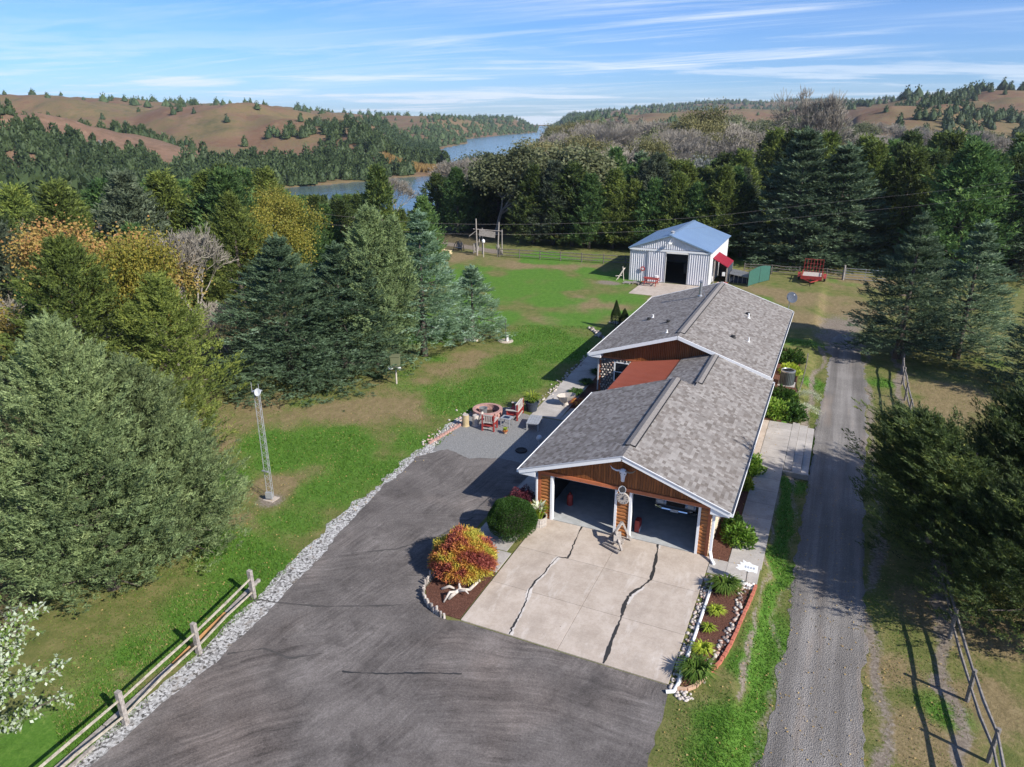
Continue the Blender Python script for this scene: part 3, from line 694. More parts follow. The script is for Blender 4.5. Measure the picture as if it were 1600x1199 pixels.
walk('landing of concrete slabs outside the side door', -2.88, -2.11, [34.45, 37.4, 40.5], mat='concrete')
walk('front walk strip beside the round bush', -12.1, -10.35, [22.2, 23.5, 25.2, 27, 28.8, 30.6, 32.4], .03)
walk('front walk strip beside the apron', -10.75, -10.12, [20.75, 22.15], .03)
walk('back walk of concrete slabs beside the lawn', -15.0, -13.2, [35.6, 37.2, 38.8, 40.4, 42, 43.6, 45.2, 46.8, 48.4, 50, 51.6], .03, skew=-.045)
w = bpy.data.objects.new('concrete_walk', None); C.objects.link(w); w.location = (-13, 36.5, 0); kind(w, 'structure', 'paved corner outside the house entry')
MB().box(-13.19, -11.2, 35.6, 37.5, -.1, .032).build('slab', 'concrete_grey', w, bevel=.005)
# steps down to the lane
stp = thing('garden_steps', 'three long concrete treads stepping down from the side landing to the lane', 'steps', (-.2, 37.6, -.3))
for k, (x0, x1, zt) in enumerate(((-.84, -.46, .0), (-.45, -.03, -.10), (-.02, .33, -.20))):
    for j in range(3):
        y0 = 34.6 + j * 2.1
        MB().box(x0, x1, y0 + .006, y0 + 2.094, -.5, zt - .003 * j).build('tread', 'concrete_grey', stp, bevel=.01)
MB().box(-.84, .36, 34.44, 34.59, -.5, -.09).build('end_kerb', 'concrete_grey', stp, bevel=.01)
# ------------------------------------------------------------------ building materials
b = NB('shingle')
t = b.attr('tint')
gr = b.noise(70, 3, .8, b.obj()); 
c = b.ramp(t, [(0, (.138, .120, .107)), (.3, (.182, .163, .149)), (.6, (.232, .214, .199)), (1, (.298, .280, .262))])
mo = b.noise(.9, 5, .7, b.map(b.co, (.35, 1.4, .35)))
hsv = b.n('ShaderNodeHueSaturation'); b.set(hsv.inputs['Color'], c); b.set(hsv.inputs['Value'], b.math('MULTIPLY', b.rng(gr, .3, .7, .82, 1.18), b.rng(mo, .3, .7, .84, 1.14)))
b.pbr(hsv.outputs[0], .93, 0, b.bump(b.noise(160, 2, .8), .4, .004), .2)
plain('ridge_shingle', (.215, .197, .183), .93, var=.2, scale=9, spec=.2)
plain('white_trim', (.78, .79, .80), .45, var=.04)
plain('gutter_inside', (.10, .12, .16), .6, var=.5, scale=9)
b = NB('log_stain')
g_ = b.noise(1, 5, .65, b.map(b.co, (2.2, 2.2, 26)))
r_ = b.n('ShaderNodeHueSaturation'); b.set(r_.inputs['Color'], b.ramp(g_, [(.3, (.19, .066, .020)), (.5, (.37, .14, .042)), (.7, (.52, .22, .075))])); b.set(r_.inputs['Value'], b.rng(b.rand(), 0, 1, .8, 1.15))
b.pbr(r_.outputs[0], .5, 0, b.bump(g_, .3, .01), .4)
b = NB('board_stain')
g_ = b.noise(1, 5, .65, b.map(b.co, (24, 24, 1.6)))
r_ = b.n('ShaderNodeHueSaturation'); b.set(r_.inputs['Color'], b.ramp(g_, [(.3, (.125, .036, .010)), (.5, (.24, .078, .021)), (.72, (.35, .125, .038))])); b.set(r_.inputs['Value'], b.rng(b.rand(), 0, 1, .8, 1.18))
b.pbr(r_.outputs[0], .5, 0, b.bump(g_, .3, .01), .4)
plain('red_band', (.42, .13, .055), .5, var=.15, scale=5)
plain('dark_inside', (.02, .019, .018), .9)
plain('stucco_tan', (.55, .45, .34), .85)
plain('garage_floor', (.37, .38, .38), .5, var=.2, scale=3)
plain('red_metal', (.33, .10, .062), .5, var=.06, scale=2)
b = NB('steel_wall')
b.pbr(b.mix(b.noise(.9, 4), (.56, .56, .60, 1), (.68, .68, .71, 1)), .38, .0, None, .5)
b = NB('steel_wall_white')
b.pbr(b.mix(b.noise(.9, 4), (.72, .72, .74, 1), (.80, .80, .81, 1)), .4, .0, None, .5)
b = NB('steel_roof')
b.pbr(b.mix(b.noise(.5, 4), (.20, .30, .46, 1), (.28, .40, .56, 1)), .33, .25, None, .5)
plain('galvanised', (.42, .43, .44), .35, .7, var=.15)
plain('galv_pale', (.36, .37, .38), .5, .3, var=.15)
plain('black_iron', (.018, .018, .020), .5, .3)
plain('black_rubber', (.02, .02, .02), .75)
plain('mortar', (.16, .15, .14), .95)
plain('river_stone', (.42, .37, .33), .7, var=.35, scale=3.5)
plain('stone_pale', (.43, .385, .34), .75, var=.3, scale=5)
plain('stone_dark', (.15, .125, .115), .75, var=.3, scale=5)
plain('stone_pink', (.40, .27, .22), .75, var=.3, scale=5)
plain('brick_red', (.42, .135, .085), .85, var=.2, scale=9)
plain('brick_tan', (.46, .30, .20), .85, var=.2, scale=9)
plain('block_pink', (.37, .215, .185), .9, var=.35, scale=6)
b = NB('weathered_wood')
g_ = b.noise(1, 5, .7, b.map(b.obj(), (9, 9, 9)))
b.pbr(b.ramp(g_, [(.3, (.16, .14, .125)), (.5, (.29, .26, .235)), (.7, (.43, .39, .355))]), .85, 0, b.bump(g_, .4, .01), .3)
b = NB('rail_wood')
g_ = b.noise(1, 5, .7, b.map(b.co, (7, 7, 12)))
b.pbr(b.ramp(g_, [(.3, (.17, .145, .12)), (.5, (.33, .29, .235)), (.7, (.47, .42, .34))]), .85, 0, b.bump(g_, .4, .01), .3)
b = NB('rail_dark')  # darker copy of the rail wood; holds the back fence's shade in its colour
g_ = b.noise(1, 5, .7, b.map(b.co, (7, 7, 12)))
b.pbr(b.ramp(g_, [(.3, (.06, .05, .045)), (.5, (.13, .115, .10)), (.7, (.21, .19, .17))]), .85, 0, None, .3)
b = NB('rail_grey')
g_ = b.noise(1, 5, .7, b.map(b.co, (7, 7, 12)))
b.pbr(b.ramp(g_, [(.3, (.10, .088, .078)), (.5, (.19, .17, .155)), (.7, (.29, .265, .24))]), .85, 0, None, .3)
plain('new_timber', (.48, .25, .10), .7, var=.25, scale=5)
plain('stump_wood', (.38, .30, .17), .85, var=.25, scale=9)
plain('driftwood', (.46, .41, .36), .85, var=.3, scale=9)
plain('red_paint', (.27, .035, .030), .55, var=.35, scale=4)
plain('red_cushion', (.40, .06, .06), .9, var=.2)
plain('pale_cushion', (.68, .60, .52), .85, var=.12)
plain('white_plastic', (.74, .74, .73), .4, var=.06)
plain('ac_green', (.075, .095, .095), .5, var=.15)
plain('hide_dark', (.03, .04, .06), .8)
plain('shed_red', (.30, .025, .045), .5, var=.15)
plain('tarp_green', (.035, .11, .085), .6, var=.2)
plain('box_olive', (.13, .14, .075), .6, var=.1)
plain('paint_red_plain', (.50, .04, .03), .45)
plain('car_silver', (.33, .34, .36), .3, .6)
plain('chrome', (.75, .76, .78), .15, 1.0)
plain('bone', (.68, .69, .74), .6, var=.1, scale=12)
plain('horn', (.22, .19, .15), .5, var=.3)
plain('straw', (.52, .42, .24), .9, var=.25, scale=12)
plain('vent_black', (.03, .03, .03), .7)
plain('lamp_grey', (.55, .56, .58), .4, .3)
b = NB('window_glass'); b.pbr((.012, .014, .016), .06, 0, None, .8)
b = NB('dish_grey'); b.pbr((.055, .07, .10), .8, .0, None, .5)
plain('barrel_wood', (.40, .365, .33), .8, var=.25, scale=8)
plain('soil', (.05, .035, .025), .95)
plain('flower_mix', (.68, .45, .38), .7, var=.5, scale=30)
plain('wet', (.17, .15, .135), .55)
plain('sign_white', (.78, .78, .76), .5, var=.05)

# ------------------------------------------------------------------ roofs
tabmeshes = {}
rs_ = random.Random(3)
def tab_proto(k, nrm_key, U, Vv, N):
    """one shingle tab: unit width along U, exposure along Vv, raised at its lower edge"""
    key = (k, nrm_key)
    if key in tabmeshes: return tabmeshes[key]
    e = .142; th = .014
    p = lambda u, v, h: tuple(U * u + Vv * v + N * h)
    vs = [p(0, 0, .001), p(1, 0, .001), p(1, e + .02, .001), p(0, e + .02, .001), p(0, 0, th), p(1, 0, th), p(1, e + .02, .004), p(0, e + .02, .004)]
    m = MB(); m.add(vs, [(4, 5, 6, 7), (0, 1, 5, 4), (1, 2, 6, 5), (3, 0, 4, 7)])
    tabmeshes[key] = m.mesh('shingle', 'shingle', tint=k / 9.0); return tabmeshes[key]
def shingles(parent, O, U, Vv, length, run, key, cut=None, nparts=0, budget=[0]):
    """O eave corner, U along the eave, Vv up the slope (unit vectors)"""
    U, Vv = Vector(U), Vector(Vv); O = Vector(O)
    N = U.cross(Vv).normalized()
    if N.z < 0: N = -N
    e = .142; rows = int(run / e); items = []
    for r in range(rows + 1):
        u = -rs_.uniform(0, .3); v = r * e
        if v + e * .6 > run: break
        while u < length:
            w = rs_.choice((.12, .15, .18, .24, .3))
            a, b2 = max(u, 0), min(u + w, length)
            if b2 - a > .03:
                c_ = O + U * ((a + b2) / 2) + Vv * (v + e / 2)
                if cut is None or cut(c_.x, c_.y):
                    t_ = rs_.random(); t_ = t_ * .55 + .35 if rs_.random() < .62 else t_ * .4
                    items.append((a, b2 - a, v, t_, c_))
            u += w
    items.sort(key=lambda q: (q[4] - Vector((0, 0, CAMZ))).length)
    for a, w, v, t_, c_ in items[:nparts]:
        k = min(9, int(t_ * 10))
        o = bpy.data.objects.new('shingle', tab_proto(k, key, U, Vv, N)); C.objects.link(o); o.parent = parent
        # scale only along the eave
        o.scale = (1, w, 1) if abs(U.y) > .9 else (w, 1, 1)
        o.location = O + U * a + Vv * v - Vector(parent_off(parent))
    m = MB(); tint = []
    for a, w, v, t_, c_ in items[nparts:]:
        p = lambda u_, v_, h: O + U * (a + u_ * w) + Vv * (v + v_) + N * h
        m.add([p(0, 0, .001), p(1, 0, .001), p(1, e + .02, .001), p(0, e + .02, .001), p(0, 0, .014), p(1, 0, .014), p(1, e + .02, .004), p(0, e + .02, .004)],
              [(4, 5, 6, 7), (0, 1, 5, 4), (1, 2, 6, 5), (3, 0, 4, 7)]); tint += [t_] * 4
    if m.v:
        o = m.build('shingle_courses', 'shingle', parent, tint=tint); kind(o, 'stuff')
    return len(items)
def parent_off(p):
    off = Vector((0, 0, 0))
    while p is not None: off += p.location; p = p.parent
    return off
def ridge_cap(parent, x, z, y0, y1, sl, w=.17):
    """row of folded cap shingles along a ridge, each a piece"""
    n = int((y1 - y0) / .2); me = None
    for i in range(n):
        y = y0 + i * (y1 - y0) / n; L = (y1 - y0) / n
        if me is None:
            m = MB()
            for s_ in (-1, 1):
                m.slab([(0, 0, .03), (s_ * w, 0, .03 - w * sl), (s_ * w, L + .03, .018 - w * sl), (0, L + .03, .018)], .012)
            me = m.mesh('ridge_cap', 'ridge_shingle')
        o = bpy.data.objects.new('ridge_cap', me); C.objects.link(o); o.parent = parent
        o.location = Vector((x, y, z)) - parent_off(parent)
def ridge_vent(parent, x, z, y0, y1, sl, w=.2):
    m = MB()
    for s_ in (-1, 1):
        m.slab([(x, y0, z + .075), (x + s_ * w, y0, z + .075 - w * sl), (x + s_ * w, y1, z + .075 - w * sl), (x, y1, z + .075)], .035)
    m.build('ridge_vent', 'ridge_shingle', parent)
    m = MB()
    for s_ in (-1, 1):
        m.beam((x + s_ * (w + .015), y0 - .02, z + .035 - w * sl), (x + s_ * (w + .015), y1 + .02, z + .035 - w * sl), .035, .06)
    m.beam((x - w, y0 - .025, z + .03 - w * sl * .5), (x + w, y0 - .025, z + .03 - w * sl * .5), .035, .05)
    m.build('vent_edge', 'black_iron', parent)

def gable_boards(parent, x0, x1, ztop, zbot, y, mat='board_stain', step=.11):
    x = x0; k = 0
    while x < x1 - .02:
        w = min(step, x1 - x); zt = ztop(x + w / 2)
        if zt - zbot > .04:
            m = MB(); m.add([(xx, yy, zz) for xx, yy, zz in ((x + .006, y, zbot), (x + w - .006, y, zbot), (x + w - .006, y, ztop(x + w)), (x + .006, y, ztop(x)), (x + .006, y + .03, zbot), (x + w - .006, y + .03, zbot), (x + w - .006, y + .03, ztop(x + w)), (x + .006, y + .03, ztop(x)))],
                            [(0, 1, 2, 3), (0, 4, 5, 1), (1, 5, 6, 2), (2, 6, 7, 3), (3, 7, 4, 0)])
            m.build('gable_board', mat, parent)
        x += w; k += 1
def log_course(parent, x0, x1, y, z0, z1, d=.16, face=-1):
    """half-round log siding, each course its own piece, rounded face towards -y"""
    z = z0
    while z < z1 - .04:
        h = min(d, z1 - z); vs = []; n = 6
        for x in (x0, x1):
            for i in range(n + 1):
                a = math.pi * i / n; vs.append((x, y - math.sin(a) * .045, z + h * (.5 - .5 * math.cos(a)) + .004))
        fs = [(i, i + 1, n + 1 + i + 1, n + 1 + i) for i in range(n)] + [tuple(range(n + 1)), tuple(reversed(range(n + 1, 2 * n + 2)))]
        fs = [tuple(reversed(f)) for f in fs]
        m = MB(); m.add(vs, fs); m.build('log_siding', 'log_stain', parent, smooth=False); z += h
def downspout(parent, pts, mat='white_trim', w=.09):
    m = MB()
    for p, q in zip(pts[:-1], pts[1:]):
        p, q = Vector(p), Vector(q); d = (q - p).normalized(); m.beam(p - d * w * .4, q + d * w * .4, w, w * .8)
    return m.build('downspout', mat, parent, bevel=.012)
def gutter(parent, x, y0, y1, z, s_):
    """open box gutter along y on side s_"""
    m = MB(); w, h, t = .13, .12, .012
    m.box(x, x + s_ * t, y0, y1, z - h, z); m.box(x + s_ * w - s_ * t, x + s_ * w, y0, y1, z - h, z + .005)
    m.box(x, x + s_ * w, y0, y1, z - h - t, z - h)
    m.box(x, x + s_ * w, y0 - t, y0, z - h - t, z); m.box(x, x + s_ * w, y1, y1 + t, z - h - t, z)
    g_ = m.build('gutter', 'white_trim', parent)
    m = MB(); m.box(min(x, x + s_ * w) + .014, max(x, x + s_ * w) - .014, y0 + .01, y1 - .01, z - h + .001, z - h + .03); m.build('gutter_bed', 'gutter_inside', g_)  # dark mottled strip along the gutter bottom
    return g_

# ---------------- garage
SLG = .34
GRX, GEL, GER, GEZ = -6.5, -10.92, -2.22, 2.40
def zg(x): return GEZ + (min(x - GEL, (GER - x) * (GRX - GEL) / (GER - GRX))) * SLG
GRZ = zg(GRX)
gar = thing('garage', 'two bay garage in brown log siding with both doors open and a grey shingle roof', 'garage', (-6.45, 25.2, 0))
kR = (GRZ - GEZ) / (GER - GRX); kL = SLG
m = MB()
Y0, Y1 = 24.74, 34.7
m.slab([(GEL, Y0, GEZ), (GRX, Y0, GRZ), (GRX, Y1, GRZ), (GEL, Y1, GEZ)], .1)
LRX = -5.5; LRZ = GEZ + (GER - LRX) * kR
m.slab([(GER, Y0, GEZ), (GRX, Y0, GRZ), (GRX, Y1, GRZ), (LRX, Y1, LRZ), (LRX, 40.98, LRZ), (GER, 40.98, GEZ)][::-1], .1)
LLX = -7.5; LLZ = LRZ - (LRX - LLX) * .33
m.slab([(LLX, Y1 - .3, LLZ), (LRX, Y1 - .3, LRZ - .002), (LRX, 40.98, LRZ - .002), (LLX, 40.98, LLZ)], .1)
deck = m.build('roof', 'ridge_shingle', gar)
def unit(a): v = Vector(a); v.normalize(); return v
nL = int(shingles(deck, (GEL - .02, Y0 - .02, GEZ + .003), (0, 1, 0), unit((1, 0, kL)), Y1 - Y0 + .04, math.hypot(GRX - GEL, GRZ - GEZ), 'L', nparts=100))
shingles(deck, (GER + .02, Y0 - .02, GEZ + .003), (0, 1, 0), unit((-1, 0, kR)), 40.98 - Y0, math.hypot(GER - GRX, GRZ - GEZ), 'R', cut=lambda x, y: y < Y1 or x > LRX - .05, nparts=195)
shingles(deck, (LLX, Y1 - .2, LLZ + .003), (0, 1, 0), unit((1, 0, .33)), 40.98 - Y1 + .2, math.hypot(LRX - LLX, LRZ - LLZ), 'K', nparts=0)
ridge_cap(deck, GRX, GRZ, Y0, Y0 + 1.1, SLG); ridge_vent(deck, GRX, GRZ, Y0 + 1.15, Y1 - .1, SLG)
ridge_cap(deck, LRX, LRZ, Y1 - .1, Y1 + .6, .33, .14); ridge_vent(deck, LRX, LRZ, Y1 + .65, 40.6, .33, .17)
# rake and eave trim
m = MB()
m.beam((GEL - .02, Y0 - .035, GEZ - .06), (GRX, Y0 - .035, GRZ - .06), .05, .19); m.beam((GRX, Y0 - .035, GRZ - .06), (GER + .02, Y0 - .035, GEZ - .06), .05, .19)
m.build('rake_board', 'white_trim', deck)
m = MB(); m.beam((GEL - .03, Y0 - .07, GEZ + .035), (GRX, Y0 - .07, GRZ + .035), .03, .03); m.beam((GRX, Y0 - .07, GRZ + .035), (GER + .03, Y0 - .07, GEZ + .035), .03, .03)
m.build('drip_edge', 'lamp_grey', deck)
for sx, ex in ((-1, GEL), (1, GER)):
    m = MB(); m.box(min(ex, ex - sx * .62), max(ex, ex - sx * .62), Y0 + .02, Y0 + .78, GEZ - .2, GEZ - .14)
    m.add([(ex, Y0 - .01, GEZ - .2), (ex - sx * .72, Y0 - .01, GEZ - .2), (ex - sx * .72, Y0 - .01, GEZ + .12), (ex, Y0 - .01, GEZ - .10), (ex, Y0 + .03, GEZ - .2), (ex - sx * .72, Y0 + .03, GEZ - .2), (ex - sx * .72, Y0 + .03, GEZ + .12), (ex, Y0 + .03, GEZ - .10)],
          [(0, 1, 2, 3), (7, 6, 5, 4), (0, 4, 5, 1), (1, 5, 6, 2), (3, 2, 6, 7), (0, 3, 7, 4)])
    m.build('eave_return', 'white_trim', deck)
m = MB(); m.box(GEL + .01, GEL + .6, Y0 + .8, Y1, GEZ - .18, GEZ - .14); m.box(GER - .6, GER - .01, Y0 + .8, 40.9, GEZ - .18, GEZ - .14); m.build('soffit', 'white_trim', deck)
gutter(gar, GEL, Y0, Y1, GEZ - .01, -1); gutter(gar, GER, Y0, 40.5, GEZ - .01, 1)
# walls
WL, WR, WY, WB = -10.22, -2.94, 25.22, 34.2
D1, D2 = (-9.58, -6.80), (-6.13, -3.42); DH = 2.16
m = MB()
m.box(WL, WL + .14, WY + .1, WB, 0, GEZ - .1); m.box(WR - .14, WR, WY + .1, 40.9, 0, GEZ - .1); m.box(WL + .14, WR - .14, WB - .15, WB, 0, GEZ - .1)
for a, c_ in ((WL, D1[0]), (D1[1], D2[0]), (D2[1], WR)): m.box(a + (.0 if a == WL else .07), c_ - (.07 if c_ != WR else 0), WY + .01, WY + .1, 0, DH)
m.box(WL, WR, WY + .01, WY + .12, DH + .0, GEZ - .12)
m.build('wall', 'stucco_tan', gar)
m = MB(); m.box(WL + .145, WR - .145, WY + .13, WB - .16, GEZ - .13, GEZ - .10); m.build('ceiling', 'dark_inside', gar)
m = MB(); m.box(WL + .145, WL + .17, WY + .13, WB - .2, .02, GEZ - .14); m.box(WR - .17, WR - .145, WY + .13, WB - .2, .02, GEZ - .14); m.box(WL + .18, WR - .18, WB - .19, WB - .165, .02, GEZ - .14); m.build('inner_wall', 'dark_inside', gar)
m = MB(); m.box(WL + .02, WR - .02, WY + .0, WB - .2, -.1, .041); m.build('floor', 'garage_floor', gar)
for a, c_ in ((WL + .12, D1[0] - .08), (D1[1] + .08, D2[0] - .08), (D2[1] + .08, WR - .12)): log_course(gar, a, c_, WY, .03, DH - .02)
m = MB()
for x in (WL + .05, WR - .05): m.box(x - .06, x + .06, WY - .06, WY + .03, 0, DH + .1)
m.build('corner_board', 'red_band', gar)
# side wall logs are seen edge-on from the lane: horizontal beads
m = MB()
for i in range(15): m.tube([(WR + .005, WY + .1, .1 + i * .16), (WR + .005, 40.8, .1 + i * .16)], .03, 6)
m.build('side_siding', 'stucco_tan', gar)
zb = DH + .18
gable_boards(gar, WL, WR, lambda x: max(zb, zg(x) - .16), zb, WY - .035)
m = MB(); m.box(WL - .02, WR + .02, WY - .085, WY - .005, zb - .17, zb - .01); m.build('band_board', 'red_band', gar, bevel=.01)
m = MB()
for d0, d1 in (D1, D2):
    m.box(d0 - .08, d0 + .02, WY - .07, WY + .14, .03, DH); m.box(d1 - .02, d1 + .08, WY - .07, WY + .14, .03, DH); m.box(d0 - .08, d1 + .08, WY - .072, WY + .14, DH, DH + .07)
m.build('door_frame', 'white_trim', gar)
downspout(gar, [(GEL - .06, Y0 + .12, GEZ - .13), (GEL + .1, Y0 + .3, GEZ - .3), (WL - .07, WY - .05, GEZ - .45), (WL - .07, WY - .05, .1)])
downspout(gar, [(GER + .06, Y0 + .12, GEZ - .13), (GER - .1, Y0 + .25, GEZ - .26), (WR + .12, WY - .1, GEZ - .42), (WR + .12, WY - .1, .32), (WR + .22, WY - .32, .12), (WR + .34, WY - .5, .08)], w=.11)
# red standing seam porch roof between garage and house
pr = thing('porch_roof', 'low red standing seam metal roof over the entry between garage and house', 'porch roof', (-9, 37.5, 2.5))
m = MB(); q = [(-10.42, 34.72, 2.30), (-7.45, 34.72, 2.85), (-7.45, 40.93, 2.85), (-10.55, 40.93, 2.30)]
m.slab(q, .05); m.build('panel', 'red_metal', pr)
k = 0; y = 34.85
while y < 40.9:
    m = MB(); m.beam((-10.46, y, 2.32), (-7.47, y, 2.872), .035, .045); m.build('seam', 'red_metal', pr); y += .23
m = MB()
for x, y, zt in ((-10.35, 40.6, 2.26), (-10.3, 37.4, 2.28)): m.box(x - .07, x + .07, y - .07, y + .07, .0, zt)
m.build('post', 'red_band', pr)

# ---------------- house
HEL, HER, HEZ, HY0, HY1 = -13.15, -2.38, 2.62, 40.5, 56.7
HRX = -7.76; HRZ = HEZ + (HRX - HEL) * .325
hs_ = thing('ranch_house', 'long single storey ranch house with river stone front and a big grey shingle gable roof', 'house', (-7.76, 41.1, 0))
m = MB()
m.slab([(HEL, HY0, HEZ), (HRX, HY0, HRZ), (HRX, HY1, HRZ), (HEL, HY1, HEZ)], .1); m.slab([(HER, HY0, HEZ), (HRX, HY0, HRZ), (HRX, HY1, HRZ), (HER, HY1, HEZ)], .1)
hd = m.build('roof', 'ridge_shingle', hs_)
run = math.hypot(HRX - HEL, HRZ - HEZ); kH = .325; kH2 = (HRZ - HEZ) / (HER - HRX)
shingles(hd, (HEL - .02, HY0 - .02, HEZ + .003), (0, 1, 0), unit((1, 0, kH)), HY1 - HY0 + .04, run, 'HL')
shingles(hd, (HER + .02, HY0 - .02, HEZ + .003), (0, 1, 0), unit((-1, 0, kH2)), HY1 - HY0 + .04, run, 'HR')
ridge_cap(hd, HRX, HRZ, HY0, HY0 + .8, kH); ridge_vent(hd, HRX, HRZ, HY0 + .85, HY1 - .3, kH, .22)
m = MB(); m.beam((HEL - .02, HY0 - .035, HEZ - .06), (HRX, HY0 - .035, HRZ - .06), .05, .2); m.beam((HRX, HY0 - .035, HRZ - .06), (HER + .02, HY0 - .035, HEZ - .06), .05, .2)
m.beam((HEL - .02, HY1 + .035, HEZ - .06), (HRX, HY1 + .035, HRZ - .06), .05, .2); m.beam((HRX, HY1 + .035, HRZ - .06), (HER + .02, HY1 + .035, HEZ - .06), .05, .2)
m.build('rake_board', 'white_trim', hd)
for sx, ex in ((-1, HEL), (1, HER)):
    m = MB(); m.add([(ex, HY0 - .01, HEZ - .2), (ex - sx * .75, HY0 - .01, HEZ - .2), (ex - sx * .75, HY0 - .01, HEZ + .12), (ex, HY0 - .01, HEZ - .10), (ex, HY0 + .5, HEZ - .2), (ex - sx * .75, HY0 + .5, HEZ - .2), (ex - sx * .75, HY0 + .5, HEZ + .12), (ex, HY0 + .5, HEZ - .10)],
          [(0, 1, 2, 3), (7, 6, 5, 4), (0, 4, 5, 1), (1, 5, 6, 2), (3, 2, 6, 7), (0, 3, 7, 4)])
    m.build('eave_return', 'white_trim', hd)
gutter(hs_, HEL, HY0, HY1, HEZ - .01, -1); gutter(hs_, HER, HY0, HY1, HEZ - .01, 1)
m = MB(); hx0, hx1, hy = -12.62, -2.95, 41.15
m.box(hx0, hx1, hy + .02, 56.2, 0, HEZ - .12); m.add([(hx0, hy + .02, HEZ - .12), (hx1, hy + .02, HEZ - .12), (HRX, hy + .02, HRZ - .15), (hx0, 56.2, HEZ - .12), (hx1, 56.2, HEZ - .12), (HRX, 56.2, HRZ - .15)], [(0, 1, 2), (3, 5, 4)])
m.build('wall', 'stucco_tan', hs_)
def zh(x): return HEZ + (x - HEL) * kH if x < HRX else HEZ + (HER - x) * kH2
gable_boards(hs_, hx0, hx1, lambda x: max(2.36, zh(x) - .16), 2.36, hy - .03)
m = MB(); m.box(hx0 - .02, hx1, hy - .06, hy, 2.27, 2.36); m.build('band_board', 'red_band', hs_)
m = MB(); m.box(hx0, -10.2, hy - .012, hy + .02, 0, 2.27); m.box(-10.2, -7.3, hy - .012, hy + .02, 1.5, 2.27); m.build('mortar_bed', 'mortar', hs_)
sme = []
for i in range(8):
    m = MB(); m.rock((0, 0, 0), .105, (1, .45, .8), 40 + i); sme.append(m.mesh('stone', ['stone_pale', 'river_stone', 'stone_pale', 'stone_dark', 'stone_pink', 'stone_pale', 'river_stone', 'stone_dark'][i], smooth=True))
r3 = random.Random(9)
z = .12; row = 0
while z < 2.25:
    x = hx0 + .12 + (row % 2) * .1
    while x < (-7.5 if z > 1.95 else -10.1):
        if not (-11.75 < x < -10.65 and .75 < z < 2.12):
            o = bpy.data.objects.new('stone', sme[r3.randrange(8)]); C.objects.link(o); o.parent = hs_
            o.location = Vector((x + r3.uniform(-.02, .02), hy - .03, z + r3.uniform(-.02, .02))) - hs_.location; o.scale = (r3.uniform(.8, 1.15),) * 3; o.rotation_euler = (0, r3.uniform(-.4, .4), 0)
        x += .2
    z += .17; row += 1
win = MB(); 
for a in ((-11.68, -11.6, .8, 2.1), (-10.78, -10.7, .8, 2.1), (-11.6, -10.78, .8, .87), (-11.6, -10.78, 2.03, 2.1), (-11.6, -10.78, 1.42, 1.47)): win.box(a[0], a[1], hy - .07, hy - .005, a[2], a[3])
wf = win.build('window', 'white_trim', hs_)
for z0, z1 in ((.87, 1.42), (1.47, 2.03)): MB().box(-11.6, -10.78, hy - .035, hy - .015, z0, z1).build('pane', 'window_glass', wf)
m = MB(); m.box(hx0 - .02, hx0 + .1, hy - .05, hy + .1, 0, 2.27); m.build('corner_board', 'red_band', hs_)
downspout(hs_, [(HEL - .06, HY0 + .12, HEZ - .13), (HEL + .15, HY0 + .25, HEZ - .3), (hx0 - .07, hy - .07, HEZ - .45), (hx0 - .07, hy - .07, .1)], mat='lamp_grey')
# roof fittings
def pipe_vent(x, y, h, r, mat, name='vent_pipe'):
    z = zh(x); m = MB(); m.lathe([(r * 2.0, -.05), (r * 1.9, .03), (r, .07), (r, h), (r * .75, h), (r * .75, h - .04)], (x, y, z), 10); m.build(name, mat, hs_, smooth=False)
pipe_vent(-11.0, 47.9, .24, .055, 'white_plastic'); pipe_vent(-8.74, 42.1, .2, .05, 'white_plastic'); pipe_vent(-4.87, 50.2, .32, .06, 'white_plastic'); pipe_vent(-4.2, 45.1, .3, .045, 'white_plastic')
for x, y in ((-11.15, 47.4), (-9.35, 45.2), (-5.0, 50.9), (-5.1, 44.6)):
    z = zh(x); m = MB(); m.lathe([(.17, -.06), (.16, .04), (.09, .08), (.14, .12), (.14, .17), (.03, .2)], (x, y, z), 10); m.build('roof_vent', 'vent_black', hs_)
m = MB(); z = zh(-8.65)
m.lathe([(.2, -.12), (.19, .06), (.11, .14), (.10, .16), (.10, 1.02), (.13, 1.02), (.13, 1.05), (.08, 1.06)], (-8.65, 52.4, z), 14)
m.lathe([(.1, 1.1), (.16, 1.12), (.16, 1.16), (.03, 1.22)], (-8.65, 52.4, z), 14)
sp_ = m.build('stove_pipe', 'galvanised', hs_, smooth=False)
m = MB(); m.tube([(-8.65, 52.3, z + .8), (-9.6, 52.9, zh(-9.6) + .05)], .012, 5); m.tube([(-8.6, 52.3, z + .8), (-8.0, 51.0, zh(-8.0) + .05)], .012, 5); m.build('pipe_stay', 'galvanised', hs_)
ds = thing('satellite_dish', 'grey satellite dish on a pole at the back corner of the house roof', 'satellite dish', (-2.7, 56.9, 2.6))
m = MB(); vs = []; cx_, cy_, cz_ = -2.55, 56.9, 3.65
ax = Vector((.45, -.75, .48)).normalized(); u_ = ax.orthogonal().normalized(); v_ = ax.cross(u_)
for r_, d_ in ((0, -.11), (.15, -.095), (.3, -.055), (.42, 0), (.43, 0), (.3, -.08), (.12, -.125)):
    for k in range(18):
        t_ = k * math.pi / 9; vs.append(Vector((cx_, cy_, cz_)) + ax * d_ + (u_ * math.cos(t_) + v_ * math.sin(t_)) * max(r_, .002))
m.add(vs, [(i * 18 + k, i * 18 + (k + 1) % 18, (i + 1) * 18 + (k + 1) % 18, (i + 1) * 18 + k) for i in range(6) for k in range(18)]); m.build('reflector', 'dish_grey', ds, smooth=True)
